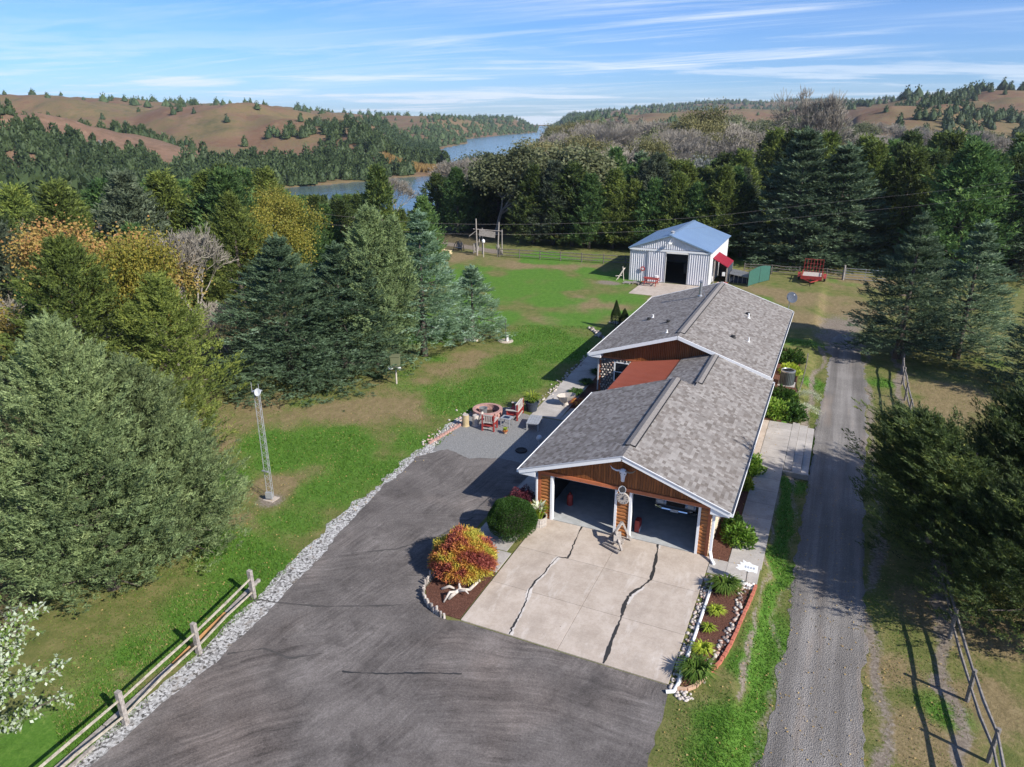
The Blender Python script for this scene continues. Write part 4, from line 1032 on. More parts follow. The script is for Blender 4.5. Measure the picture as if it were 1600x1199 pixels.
m = MB(); m.tube([(-2.7, 56.95, 2.5), (-2.7, 57.0, 3.3), (-2.58, 56.97, 3.62)], .03, 8); m.tube([Vector((cx_, cy_, cz_)) - v_ * .35, Vector((cx_, cy_, cz_)) + ax * .45 - v_ * .1], .015, 6); m.build('mast', 'galvanised', ds)
m = MB(); c_ = Vector((cx_, cy_, cz_)) + ax * .47 - v_ * .08; m.obox(c_, .07, .12, .07); m.build('receiver', 'white_plastic', ds)

# ---------------- metal shed
BX0, BX1, BY0, BY1, BEZ = -20.0, -11.65, 74.5, 86.6, 3.6; BRX = (BX0 + BX1) / 2; BRZ = 5.05
bn = thing('metal_shed', 'pale grey corrugated steel shed with an open sliding door and blue grey roof', 'shed', (BRX, BY0, 0))
def corrug(x0, x1, y, z0, ztop, mat, name, par, s_=-1, pitch=.23):
    m = MB(); x = x0
    while x < x1 - .01:
        w = min(pitch, x1 - x)
        m.add([(x, y, z0), (x + w * .62, y, z0), (x + w * .74, y + s_ * .035, z0), (x + w * .88, y + s_ * .035, z0), (x + w, y, z0)] + [(xx, yy, ztop(xx)) for xx, yy in ((x, y), (x + w * .62, y), (x + w * .74, y + s_ * .035), (x + w * .88, y + s_ * .035), (x + w, y))],
              [(i, i + 1, 6 + i, 5 + i) for i in range(4)])
        x += w
    return m.build(name, mat, par)
zr = lambda x: BEZ - .12 + (min(x - BX0, BX1 - x)) * (BRZ - BEZ) / (BRX - BX0)
DX0, DX1 = -16.15, -13.85
m = MB(); m.box(BX0, BX0 + .08, BY0 + .1, BY1, 0, BEZ - .08); m.box(BX1 - .08, BX1, BY0 + .1, BY1, 0, BEZ - .08); m.box(BX0 + .1, BX1 - .1, BY1 - .08, BY1, 0, BEZ - .08)
m.box(BX0, DX0, BY0 + .03, BY0 + .1, .02, BEZ - .1); m.box(DX1, BX1, BY0 + .03, BY0 + .1, .02, BEZ - .1); m.box(DX0, DX1, BY0 + .03, BY0 + .1, 3.12, BEZ - .1)
m.build('wall', 'steel_wall_white', bn)
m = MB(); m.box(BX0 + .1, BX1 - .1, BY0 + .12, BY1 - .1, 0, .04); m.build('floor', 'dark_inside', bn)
corrug(BX0, -18.05, BY0, 0, lambda x: 3.4, 'steel_wall', 'front_panel', bn)
corrug(-18.1, DX0, BY0 - .12, .06, lambda x: 3.3, 'steel_wall', 'sliding_door', bn)
corrug(DX1, BX1, BY0 - .12, .06, lambda x: 3.3, 'steel_wall', 'sliding_door', bn)
corrug(BX0, BX1, BY0 - .01, 3.55, lambda x: max(3.56, zr(x)), 'steel_wall', 'gable_panel', bn)
m = MB(); m.box(BX0 - .1, BX1 + .1, BY0 - .2, BY0 - .13, 3.34, 3.52); m.build('door_track', 'white_trim', bn)
m = MB(); m.box(DX0 - .06, DX0 + .0, BY0 - .17, BY0 - .08, .05, 3.3); m.box(DX1, DX1 + .06, BY0 - .17, BY0 - .08, .05, 3.3); m.box(BX1 - .05, BX1 + .02, BY0 - .15, BY0 + .02, .05, 3.4); m.box(BX0 - .04, BX0 + .04, BY0 - .1, BY0, 0, 3.4); m.build('edge_trim', 'galv_pale', bn)
m = MB(); y = BY0 + .1
while y < BY1 - .1:
    m.box(BX1 + .002, BX1 + .03, y, y + .05, .02, BEZ - .1); y += .23
m.build('side_rib', 'steel_wall_white', bn)
m = MB(); ov = .22
for s_ in (-1, 1):
    ex = BX0 - ov if s_ < 0 else BX1 + ov; ez = BEZ - ov * .35
    m.slab([(ex, BY0 - ov, ez), (BRX, BY0 - ov, BRZ), (BRX, BY1 + ov, BRZ), (ex, BY1 + ov, ez)], .05)
rf = m.build('roof', 'steel_roof', bn)
for s_ in (-1, 1):
    y = BY0 - ov + .1
    while y < BY1 + ov:
        ex = BX0 - ov if s_ < 0 else BX1 + ov; ez = BEZ - ov * .35
        m = MB(); m.beam((ex, y, ez + .012), (BRX, y, BRZ + .012), .04, .03); m.build('roof_rib', 'steel_roof', rf); y += .46
m = MB(); m.beam((BRX, BY0 - ov - .02, BRZ + .03), (BRX, BY1 + ov + .02, BRZ + .03), .35, .03); m.build('ridge_flashing', 'steel_roof', rf)
m = MB()
for s_ in (-1, 1):
    ex = BX0 - ov if s_ < 0 else BX1 + ov; ez = BEZ - ov * .35
    m.beam((ex, BY0 - ov - .03, ez - .03), (BRX, BY0 - ov - .03, BRZ - .03), .03, .1)
m.build('rake_trim', 'steel_roof', rf)
m = MB(); m.lathe([(.2, 0), (.2, .15), (.26, .15), (.26, .2), (.02, .3)], (BRX - .1, BY0 + 1.1, BRZ + .02), 10); m.build('roof_vent', 'galv_pale', bn)
# light with bracket in the gable
m = MB(); m.lathe([(.05, 0), (.2, -.02), (.24, -.14), (.2, -.16), (.05, -.1)], (BRX, BY0 - .4, 4.35), 12); m.tube([(BRX, BY0, 4.5), (BRX, BY0 - .3, 4.5), (BRX, BY0 - .4, 4.36)], .025, 6); m.box(BRX + .1, BRX + .28, BY0 - .06, BY0 - .02, 4.15, 4.4); m.build('gable_light', 'white_plastic', bn)
m = MB(); m.box(-15.3, -14.5, 80.0, 80.8, .04, 1.1); m.box(-14.4, -14.1, 78.5, 78.9, .04, 1.7); m.build('stored_crate', 'weathered_wood', bn)
o = bpy.data.objects.new('shed_apron', None); C.objects.link(o); o.location = (-15.9, 71.5, 0); kind(o, 'structure', 'pale concrete pad in front of the metal shed')
MB().box(-18.3, -15.9, 68.2, 74.3, -.1, .03).build('slab', 'concrete', o); MB().box(-15.88, -13.6, 66.0, 74.3, -.1, .03).build('slab', 'concrete', o); MB().box(-13.58, -11.0, 72.0, 74.3, -.1, .03).build('slab', 'concrete', o)
# ------------------------------------------------------------------ trees
def nrm(v): return v / (np.linalg.norm(v, axis=-1, keepdims=True) + 1e-9)
def leaf_tris(P, D, ln, wd, rg, face=None, rough=.55):
    """thin triangles: base at P, pointing along D; face = the way the sprays lie open"""
    n = len(P); q = rg.normal(size=(n, 3)) if face is None else face + rg.normal(scale=rough, size=(n, 3)); s_ = nrm(np.cross(D, q)) * (wd / 2)[:, None]
    return np.stack([P - s_, P + s_, P + D * ln[:, None]], 1)
# ------------------------------------------------------------------ things on and round the garage
t = thing('cow_skull', 'bleached longhorn cow skull hung in the garage gable', 'skull', (-6.5, 25.1, 2.75))
m = MB(); c0 = (-6.5, 25.02, 3.02)
prof = [(.05, -.36), (.075, -.34), (.08, -.22), (.10, -.1), (.15, .02), (.16, .12), (.11, .2), (.03, .23)]
m.lathe([(r_, z_) for r_, z_ in prof], c0, 12, 1, .5); sk = m.build('skull', 'bone', t, smooth=True)
for s_ in (-1, 1): MB().rock((-6.5 + s_ * .085, 24.965, 3.04), .035, (1, .6, 1), 3).build('eye_socket', 'vent_black', sk)
for s_ in (-1, 1):
    m = MB(); m.tube([(-6.5 + s_ * .1, 25.0, 3.16), (-6.5 + s_ * .26, 24.98, 3.14), (-6.5 + s_ * .42, 24.95, 3.2), (-6.5 + s_ * .52, 24.93, 3.32)], [.045, .04, .028, .008], 8); m.build('horn', 'bone' if s_ < 0 else 'horn', t, smooth=True)
t = thing('yard_lamp', 'small round grey lamp on the band board above the dial', 'lamp', (-6.47, 25.1, 2.25))
m = MB(); M_ = Matrix.Translation((-6.47, 24.97, 2.33)) @ Matrix.Rotation(R(65), 4, 'X')
def lathe_m(mb, prof, M_, n=16):
    vs = [M_ @ Vector((r_ * math.cos(2 * math.pi * k / n), r_ * math.sin(2 * math.pi * k / n), z_)) for r_, z_ in prof for k in range(n)]
    return mb.add(vs, [(i * n + k, i * n + (k + 1) % n, (i + 1) * n + (k + 1) % n, (i + 1) * n + k) for i in range(len(prof) - 1) for k in range(n)] + [tuple(reversed(range(n)))])
lathe_m(m, [(.05, -.1), (.12, -.06), (.16, .05), (.15, .055), (.1, 0), (.01, -.02)], M_); m.build('lamp_shade', 'lamp_grey', t); m = MB(); lathe_m(m, [(.11, .045), (.11, .06), (.01, .06)], M_); m.build('lens', 'vent_black', t)
m = MB(); m.tube([(-6.47, 25.14, 2.33), (-6.47, 25.0, 2.32)], .03, 8); m.build('bracket', 'black_iron', t)
t = thing('wall_dial', 'round whitish dial with dark marks on the log pillar between the garage doors', 'dial', (-6.47, 25.15, 1.6))
m = MB(); M_ = Matrix.Translation((-6.47, 25.13, 1.86)) @ Matrix.Rotation(R(90), 4, 'X')
lathe_m(m, [(.27, -.01), (.27, .03), (.25, .045), (.01, .045)], M_, 24); dl = m.build('dial_face', 'stone_pale', t)
m = MB()
for k in range(12):
    a = k * math.pi / 6; m.obox((-6.47 + .2 * math.cos(a), 25.08, 1.86 + .2 * math.sin(a)), .05, .012, .018, 0, 0, -a)
kind(m.build('marks', 'hide_dark', dl), 'stuff')
MB().obox((-6.47, 25.075, 1.86), .09, .02, .07).build('hub', 'hide_dark', dl); MB().obox((-6.44, 25.07, 1.93), .02, .012, .14, 0, 0, .4).build('hand', 'black_iron', dl)
# wooden rocker-like display stand in front of the pillar
t = thing('timber_a_frame', 'weathered timber A frame stand with a small bench on the apron by the log pillar', 'wooden stand', (-6.35, 24.6, .04), 0)
W_ = 'weathered_wood'
ap_ = (-6.35, 24.75, .98)
for q0, q1, w_ in ((ap_, (-6.0, 25.02, .05), .09), ((-6.5, 24.4, .70), ap_, .10), ((-6.5, 24.4, .70), (-6.1, 24.05, .10), .09), ((-6.85, 24.75, .1), (-6.5, 24.4, .70), .07)):
    m = MB(); m.beam(q0, q1, w_, w_ * .9); m.build('leg', W_, t)
for q0, q1 in (((-6.95, 24.2, .12), (-6.15, 23.85, .12)), ((-6.85, 24.75, .12), (-6.2, 24.55, .12))):
    m = MB(); m.beam(q0, q1, .13, .07); m.build('foot', W_, t)
for i in range(4):
    m = MB(); m.beam((-6.72 + i * .14, 24.2 - i * .03, .3), (-6.58 + i * .14, 24.62 - i * .03, .36), .11, .03); m.build('slat', W_, t)
m = MB(); m.obox((-6.42, 24.42, .47), .3, .42, .22, .3); m.build('box', 'stone_pale', t)
m = MB(); m.beam((-6.85, 24.15, .22), (-6.25, 23.95, .22), .05, .05); m.build('rail', W_, t)
# barrel planter
t = thing('barrel_planter', 'half barrel planter of grasses and flowers at the left garage door', 'planter', (-9.95, 24.62, .04))
m = MB(); m.lathe([(.27, 0), (.31, .16), (.33, .38), (.30, .38), (.28, .3), (.01, .3)], (-9.95, 24.62, .04), 20); m.build('soil', 'soil', t)
for k in range(20):
    a = k * math.pi / 10; m = MB(); m.obox((-9.95 + .315 * math.cos(a), 24.62 + .315 * math.sin(a), .24), .05, .088, .4, a); m.build('stave', 'barrel_wood', t)
m = MB(); m.lathe([(.345, .10), (.345, .14), (.33, .14), (.33, .10)], (-9.95, 24.62, .04), 24, cap=False); m.lathe([(.35, .36), (.36, .42), (.31, .42), (.31, .36)], (-9.95, 24.62, .04), 24, cap=False); m.build('hoop', 'stone_pale', t)

def tuft(seed, n, c, rad_, h, w, spread, mat, name='leaves', parent=None, tint=(.4, .2), droop=0):
    """arching blades rising from a clump"""
    rg = np.random.default_rng(seed); a = rg.random(n) * 6.283; r_ = rad_ * np.sqrt(rg.random(n)) * .35
    o_ = np.stack([np.cos(a), np.sin(a), 0 * a], -1); P = np.array(c) + o_ * r_[:, None]
    hh = h * rg.uniform(.6, 1.15, n); out_ = rad_ * rg.uniform(.3, 1.0, n) * spread
    Q = P + o_ * (out_ * .45)[:, None] + np.array([0, 0, 1.0]) * (hh * .8)[:, None]
    T_ = P + o_ * (out_ * 1.1)[:, None] + np.array([0, 0, 1.0]) * (hh * (1 - droop))[:, None]
    s_ = np.stack([-np.sin(a), np.cos(a), 0 * a], -1) * (w * rg.uniform(.7, 1.3, n))[:, None] / 2
    V = np.concatenate([np.stack([P - s_ * .6, P + s_ * .6, Q + s_], 1), np.stack([P - s_ * .6, Q + s_, Q - s_], 1), np.stack([Q - s_, Q + s_, T_], 1)])
    ti = np.tile(rg.normal(tint[0], tint[1], n), 3)
    return V, ti
def plant(name, label, cat, loc, V, ti, mat, group=None, part='leaves', rz=0):
    t = thing(name, label, cat, loc, rz, group); link(part, tri_mesh(part, V, ti, mat), t); return t
V, ti = tuft(1, 240, (0, 0, .3), .42, .62, .035, 1.0, 'leaf_daylily'); link('grass_blades', tri_mesh('leaves', V, ti, 'leaf_lime'), t)
V, ti = tuft(2, 60, (0, 0, .55), .36, .42, .07, 1.0, 'leaf_white'); link('flowers', tri_mesh('flowers', V, ti + .2, 'leaf_white'), t)
V, ti = tuft(3, 50, (-.15, 0, .45), .36, .42, .07, 1.0, 'leaf_burning', tint=(.2, .1)); link('red_flowers', tri_mesh('flowers', V, ti, 'leaf_burning'), t)

def leafball(seed, n, rad3, leaf, w, rg=None, shell=.25, lumps=.12, zmin=.0, center=(0, 0, 0)):
    rg = np.random.default_rng(seed); d = nrm(rg.normal(size=(n, 3))); d[:, 2] = np.abs(d[:, 2]) * np.where(rg.random(n) < .8, 1, -.35)
    d = nrm(d); lump = 1 + lumps * (np.sin(d[:, 0] * 7 + seed) * np.cos(d[:, 1] * 6 + seed * 2) + .5 * np.sin(d[:, 2] * 11))
    P = d * np.array(rad3) * (1 - shell * rg.random(n) ** 2)[:, None] * lump[:, None] + np.array(center)
    D = nrm(d + rg.normal(scale=.55, size=(n, 3)) + np.array([0, 0, .25]))
    return leaf_tris(P, D, leaf * rg.uniform(.6, 1.3, n), np.full(n, w), rg), d, P
def spheric_core(rad3, c):
    m = MB(); m.lathe([(.05, -rad3[2] * .6), (rad3[0] * .7, -rad3[2] * .5), (rad3[0] * .82, 0), (rad3[0] * .62, rad3[2] * .55), (.02, rad3[2] * .8)], c, 12); return m
t = thing('round_boxwood', 'clipped round dark green bush left of the garage beside the barrel planter', 'bush', (-10.62, 23.3, 0))
V, d, P = leafball(4, 26000, (1.0, 1.0, .86), .06, .035, shell=.14, lumps=.05, center=(0, 0, .82)); rgb = np.random.default_rng(4)
link('foliage', tri_mesh('foliage', V, .48 + rgb.normal(scale=.16, size=len(V)), 'leaf_boxwood'), t)
m = spheric_core((.9, .9, .8), (-10.62, 23.3, .8)); m.tube([(-10.62, 23.3, -.1), (-10.62, 23.3, .5)], .08, 6); m.build('stems', 'bark', t)
# burning bush
t = thing('burning_bush', 'rounded autumn bush turning crimson, orange and yellow in the mulch bed', 'bush', (-11.3, 20.3, 0))
n = 46000; rgb = np.random.default_rng(9)
d = nrm(rgb.normal(size=(n, 3))); d[:, 2] = np.abs(d[:, 2]); s_ = rgb.random(n) ** .4
lump = .88 + .42 * (fbm(d[:, 0] * 2 + 5, d[:, 1] * 2 + d[:, 2] * 1.7 + 3, 1.3, 61, 4) - .35) + rgb.normal(scale=.035, size=n)
P = d * np.array([1.38, 1.38, 1.15]) * (s_ * lump)[:, None] + np.array([0, 0, .58]); P[:, 2] -= .25 * (1 - d[:, 2]) * s_
patch = fbm(P[:, 0] * 1.0 + 5, P[:, 1] + P[:, 2] * .8 + 3, 1.7, 12, 4)
inner = (fbm(P[:, 0], P[:, 1], .9, 15, 3) - .5)
ti = np.clip(.66 + (patch - .5) * 3.6 + inner * 1.4 + rgb.normal(scale=.1, size=n) - .25 * (np.hypot(P[:, 0], P[:, 1]) - .7) + .28 * np.clip(.9 - P[:, 2], 0, 1), 0, 1)
V = leaf_tris(P, nrm(d + rgb.normal(scale=.6, size=(n, 3))), .085 * rgb.uniform(.6, 1.3, n), np.full(n, .045), rgb)
link('foliage', tri_mesh('foliage', V, ti, 'leaf_burning'), t)
m = MB()
for k in range(14):
    a = k * 2.4; m.tube([(-11.3 + .1 * math.cos(a), 20.3 + .1 * math.sin(a), -.05), (-11.3 + .5 * math.cos(a), 20.3 + .5 * math.sin(a), .6), (-11.3 + 1.0 * math.cos(a), 20.3 + 1.0 * math.sin(a), 1.15)], [.03, .022, .008], 5)
m.build('stems', 'bark', t)
t = thing('barberry_bush', 'wine red barberry bush in the shade of the left garage corner', 'bush', (-11.05, 25.3, 0))
V, d, P = leafball(14, 5200, (.6, .6, .55), .07, .04, shell=.7, lumps=.25, center=(0, 0, .55)); link('foliage', tri_mesh('foliage', V, .45 + .3 * np.random.default_rng(2).normal(size=len(V)), 'leaf_barberry'), t)
m = MB()
for k in range(8): a = k * .8; m.tube([(-11.05, 25.3, -.05), (-11.05 + .4 * math.cos(a), 25.3 + .4 * math.sin(a), .8)], [.02, .006], 4)
m.build('stems', 'bark', t)
# driftwood under the bush
t = thing('driftwood', 'bleached twisted driftwood root lying on the mulch under the burning bush', 'driftwood', (-10.9, 18.9, .02))
m = MB()
for pts, r_ in (([(-11.0, 18.55, .03), (-10.85, 18.75, .2), (-10.75, 19.0, .22), (-10.5, 19.25, .12), (-10.42, 19.6, .16)], [.06, .08, .07, .05, .03]), ([(-10.8, 18.9, .2), (-10.5, 18.95, .3), (-10.35, 18.9, .22)], [.07, .05, .015]),
                ([(-10.85, 18.8, .2), (-10.95, 18.6, .32), (-11.05, 18.3, .05)], [.07, .05, .03]), ([(-10.75, 19.0, .2), (-10.9, 19.2, .42), (-11.1, 19.35, .4)], [.06, .04, .015]), ([(-11.5, 18.95, .05), (-11.25, 19.1, .14), (-11.0, 19.1, .1)], [.05, .06, .03]), ([(-10.5, 19.25, .12), (-10.3, 19.75, .3)], [.07, .05])):
    m.tube(pts, r_, 8)
m.build('root', 'driftwood', t, smooth=True)
# palisade of short stakes round the bed
t = thing('log_edging', 'row of short upright grey stakes edging the curved mulch bed', 'edging', (-11.6, 18.3, 0))
r3 = random.Random(12)
arc = [(-12.22, 20.4), (-12.26, 19.9), (-12.25, 19.4), (-12.2, 18.95), (-12.02, 18.5), (-11.75, 18.15), (-11.45, 17.9), (-11.1, 17.7), (-10.75, 17.6), (-10.35, 17.58)]
cum = 0
for (ax_, ay_), (bx_, by_) in zip(arc[:-1], arc[1:]):
    L = math.hypot(bx_ - ax_, by_ - ay_); k = int(L / .105)
    for j in range(k):
        if r3.random() < .12: continue
        x, y = ax_ + (bx_ - ax_) * j / k, ay_ + (by_ - ay_) * j / k; h = r3.uniform(.16, .36); lx, ly = r3.uniform(-.03, .03), r3.uniform(-.03, .03)
        m = MB(); rr_ = r3.uniform(.04, .052); m.tube([(x, y, -.05), (x + lx, y + ly, h)], [rr_, rr_ * .9], 7); m.build('stake', 'driftwood' if r3.random() < .65 else 'weathered_wood', t)
# ------------------------------------------------------------------ right bed
def rocks(name, label, pts, sizes, seed, mats, cat='rock row', z=0, parts=True):
    t = thing(name, label, cat, (pts[0][0], pts[0][1], z)); r_ = random.Random(seed); mm = []
    for k in range(9):
        m = MB(); m.rock((0, 0, 0), 1, (1, r_.uniform(.7, .95), r_.uniform(.55, .8)), seed * 10 + k); mm.append(m.mesh('rock', mats[k % len(mats)], smooth=True))
    for (x, y) in pts:
        o = bpy.data.objects.new('rock', mm[r_.randrange(9)]); C.objects.link(o); o.parent = t; s_ = r_.uniform(*sizes)
        o.scale = (s_,) * 3; o.location = (x - pts[0][0], y - pts[0][1], s_ * .3); o.rotation_euler = (0, 0, r_.uniform(0, 6.28))
    return t
r4 = random.Random(44); pts = []
for i in range(250):
    y = r4.uniform(17.5, 24.0); pts.append((-2.74 + r4.uniform(0, .26) + (24 - y) * .004, y))
rocks('river_rock_strip', 'strip of rounded river rocks between the apron and the white drain pipe', pts, (.045, .085), 3, ['stone_pale', 'river_stone', 'stone_pink', 'stone_dark', 'river_stone'])
pts = [(-1.35 + r4.gauss(0, .07) - max(0, 21.5 - y) * .17, y) for y in [18.3 + .07 * i for i in range(80)]]
rocks('bed_rocks', 'loose rocks along the inner side of the curved brick edging', pts[::1], (.05, .11), 4, ['stone_pale', 'river_stone', 'stone_pink', 'stone_dark'])
pts = [(-1.5 + r4.uniform(0, .55), 23.72 + r4.uniform(0, .36)) for i in range(46)]
rocks('white_rocks', 'patch of white rocks at the foot of the white sign', pts, (.05, .09), 5, ['white_plastic', 'stone_pale'])
pts = [(-2.5 + r4.uniform(0, .55), 17.3 + r4.uniform(0, .4)) for i in range(26)]
rocks('white_rocks', 'few pale rocks by the lower end of the white drain pipe', pts, (.04, .08), 6, ['stone_pale', 'river_stone'])
pts = [(-15.15 + r4.gauss(0, .16) - (y - 36) * .04 + max(0, y - 44) * .03, y) for y in [36.6 + .12 * i for i in range(95)]]
rocks('walk_edge_rocks', 'scattered grey rocks along the lawn side of the back walk', pts, (.05, .12), 7, ['river_stone', 'stone_dark', 'stone_pale'])
pts = [(-18.6 + r4.gauss(0, .22) + (y - 29) * .03, y) for y in [29.4 + .055 * i for i in range(95)]]
rocks('pale_edge_rocks', 'pale rocks heaped along the grass beside the gravel sitting area', pts, (.035, .095), 8, ['river_stone', 'stone_pale', 'stone_pink'])
# landscape wall at the lawn
pts = [(-17.6 + .22 * i + r4.gauss(0, .1), 54.4 - .26 * i + r4.gauss(0, .12)) for i in range(14) for q in range(3)]
rocks('dry_stone_wall', 'low dry stone wall curving from the lawn to the house, longer of two', pts, (.12, .24), 9, ['river_stone', 'stone_dark', 'stone_pale'], 'stone wall')
pts = [(-16.6 + .16 * i + r4.gauss(0, .08), 57.0 - .05 * i + r4.gauss(0, .1)) for i in range(8) for q in range(3)]
rocks('dry_stone_wall', 'short dry stone wall beside the narrow arborvitae', pts, (.12, .22), 10, ['river_stone', 'stone_dark', 'stone_pale'], 'stone wall')
t = thing('brick_edging', 'curved row of red bricks edging the mulch bed beside the grass', 'brick edging', (-1.2, 22, 0))
be = [(-.93, 24.0), (-.98, 23.2), (-1.1, 22.2), (-1.2, 21.2), (-1.3, 20.3), (-1.48, 19.4), (-1.72, 18.65), (-2.0, 18.0), (-2.2, 17.75), (-2.5, 17.65)]
bri = 0
for (ax_, ay_), (bx_, by_) in zip(be[:-1], be[1:]):
    L = math.hypot(bx_ - ax_, by_ - ay_); k = max(1, round(L / .22)); an = math.atan2(by_ - ay_, bx_ - ax_)
    for j in range(k):
        f = (j + .5) / k; m = MB(); m.obox((ax_ + (bx_ - ax_) * f + r4.uniform(-.012, .012), ay_ + (by_ - ay_) * f, .04 + r4.uniform(-.012, .012)), L / k - .02, .105, .13, an + r4.uniform(-.07, .07))
        m.build('brick', 'brick_red' if bri < 26 else 'brick_tan', t, bevel=.008); bri += 1
t = thing('drain_pipe', 'long white drain pipe lying beside the mulch bed to the drive', 'drain pipe', (-2.55, 20, 0))
m = MB(); m.tube([(-2.42, 23.45, .07), (-2.44, 21.5, .07), (-2.47, 19.6, .07), (-2.52, 18.45, .07)], .055, 10); m.tube([(-2.52, 18.42, .06), (-2.5, 17.9, .055), (-2.56, 17.5, .05), (-2.78, 17.38, .05)], .06, 10)
m.build('pipe', 'white_plastic', t, smooth=False)
MB().tube([(-2.518, 18.5, .069), (-2.52, 18.38, .067)], .07, 10).build('coupling', 'lamp_grey', t)
for i, (lab, x, y, r_, h, mat, nn) in enumerate([
    ('large arching daylily clump at the top of the mulch bed by the cross walk', -1.93, 23.2, .55, .55, 'leaf_daylily', 420), ('lime green daylily tuft next below the big top clump', -2.02, 21.75, .3, .32, 'leaf_lime', 160),
    ('smallest lime green tuft in the middle of the mulch bed', -2.1, 20.75, .25, .28, 'leaf_lime', 120), ('lime green daylily tuft just above the lowest clump', -2.1, 19.6, .34, .36, 'leaf_lime', 190), ('large daylily clump at the bottom of the mulch bed by the pipe end', -2.06, 18.45, .55, .55, 'leaf_daylily', 420)]):
    V, ti = tuft(20 + i, nn, (0, 0, 0), r_, h, .035, 1.15, mat, droop=.35); plant('daylily_plant', lab, 'plant', (x, y, .01), V, ti, mat, 'daylilies in the mulch bed', 'blades')
def hosta(seed, r_, h, n, lw):
    V, ti = tuft(seed, n, (0, 0, 0), r_, h, lw, 1.1, '', droop=.45); return V, ti
for i, (nm, lab, x, y, r_, h, mat) in enumerate([
    ('hosta_plant', 'rounded bright hosta beside the side walk near the downspout', -1.95, 26.9, .62, .6, 'leaf_hosta'), ('hosta_plant', 'small dark hosta touching the bright one near the downspout', -2.3, 27.8, .4, .5, 'leaf_boxwood'),
    ('hosta_plant', 'tall variegated plant against the wall at the middle of the side walk', -2.35, 33.4, .6, .9, 'leaf_hosta'), ('hosta_plant', 'small yellow green hosta below the tall variegated plant', -2.38, 31.7, .4, .4, 'leaf_lime'),
    ('hosta_plant', 'big yellow green hosta next to the side landing', -2.0, 41.7, .95, .8, 'leaf_hosta'), ('hosta_plant', 'dark hosta heaped at the lane end of the planting by the steps', -.9, 41.6, .7, .7, 'leaf_boxwood'), ('hosta_plant', 'leafy green shrub behind the yellow green hosta', -1.8, 43.6, .85, .95, 'leaf_boxwood'),
    ('hosta_plant', 'lime hosta just in front of the air conditioner', -1.3, 44.2, .5, .5, 'leaf_hosta'), ('hosta_plant', 'lime hosta behind the air conditioner', -1.7, 49.6, .65, .6, 'leaf_lime'), ('hosta_plant', 'dark plant at the far end of the east bed', -1.9, 52.4, .9, .8, 'leaf_boxwood')]):
    V, d_, P_ = leafball(40 + i, int(2600 * r_ * r_) + 260, (r_, r_, h), .17, .11, shell=.75, lumps=.22, center=(0, 0, .04)); V[..., 2] = np.maximum(V[..., 2], .01)
    ti = np.random.default_rng(i).normal(.5, .2, len(V))
    plant(nm, lab, 'plant', (x, y, .01), V, ti, mat, 'plants along the east wall')
for i, (lab, y) in enumerate((('cream seeded grass plume arching over the lawn nearest the steps', 42.6), ('cream seeded grass plume arching over the lawn nearer the air conditioner', 45.0))):
    rg_ = np.random.default_rng(80 + i); n = 500; t_ = rg_.random(n)
    P = np.stack([t_ * 1.5 + rg_.normal(scale=.12, size=n), rg_.normal(scale=.18, size=n), .15 + .45 * np.sin(t_ * 3.0) + rg_.normal(scale=.05, size=n)], -1)
    plant('plume_grass', lab, 'plant', (-1.1, y, -.1), leaf_tris(P, nrm(rg_.normal(size=(n, 3)) + [1, 0, .2]), np.full(n, .16), np.full(n, .03), rg_), rg_.random(n) * .6, 'leaf_white', 'plume grasses')
# AC unit
t = thing('air_conditioner', 'dark cylindrical air conditioner standing by the east wall of the house', 'air conditioner', (-1.72, 47.3, 0))
m = MB(); m.lathe([(.43, .05), (.45, .1), (.45, .92), (.43, .97)], (-1.72, 47.3, 0), 28); m.build('casing', 'ac_green', t)
m = MB(); m.lathe([(.45, .92), (.46, 1.0), (.40, 1.02), (.36, .97)], (-1.72, 47.3, 0), 28, cap=False); m.build('top_ring', 'galvanised', t)
for k in range(9):
    m = MB(); r_ = .06 + k * .035; m.lathe([(r_, .985), (r_, .995), (r_ + .012, .995), (r_ + .012, .985)], (-1.72, 47.3, 0), 20, cap=False); m.build('guard_ring', 'black_iron', t)
for k in range(26):
    a = k * 2 * math.pi / 26; m = MB(); m.obox((-1.72 + .455 * math.cos(a), 47.3 + .455 * math.sin(a), .5), .012, .03, .8, a); m.build('louvre', 'vent_black', t)
MB().box(-2.25, -1.2, 46.8, 47.8, -.02, .05).build('pad', 'concrete_grey', t)
t = thing('bed_rail', 'thin rusty rail edging the planting bed between air conditioner and lane', 'edging', (-.9, 49, 0))
m = MB(); m.tube([(-.85, 46.0, .05), (-.78, 48, .35), (-.74, 50.5, .42), (-.8, 53.4, .45)], .03, 6); m.build('rail', 'rail_dark', t)
for y in (48, 50.5, 53.4):
    m = MB(); m.tube([(-.77, y, -.25), (-.77, y, .45)], .03, 6); m.build('stake', 'rail_dark', t)
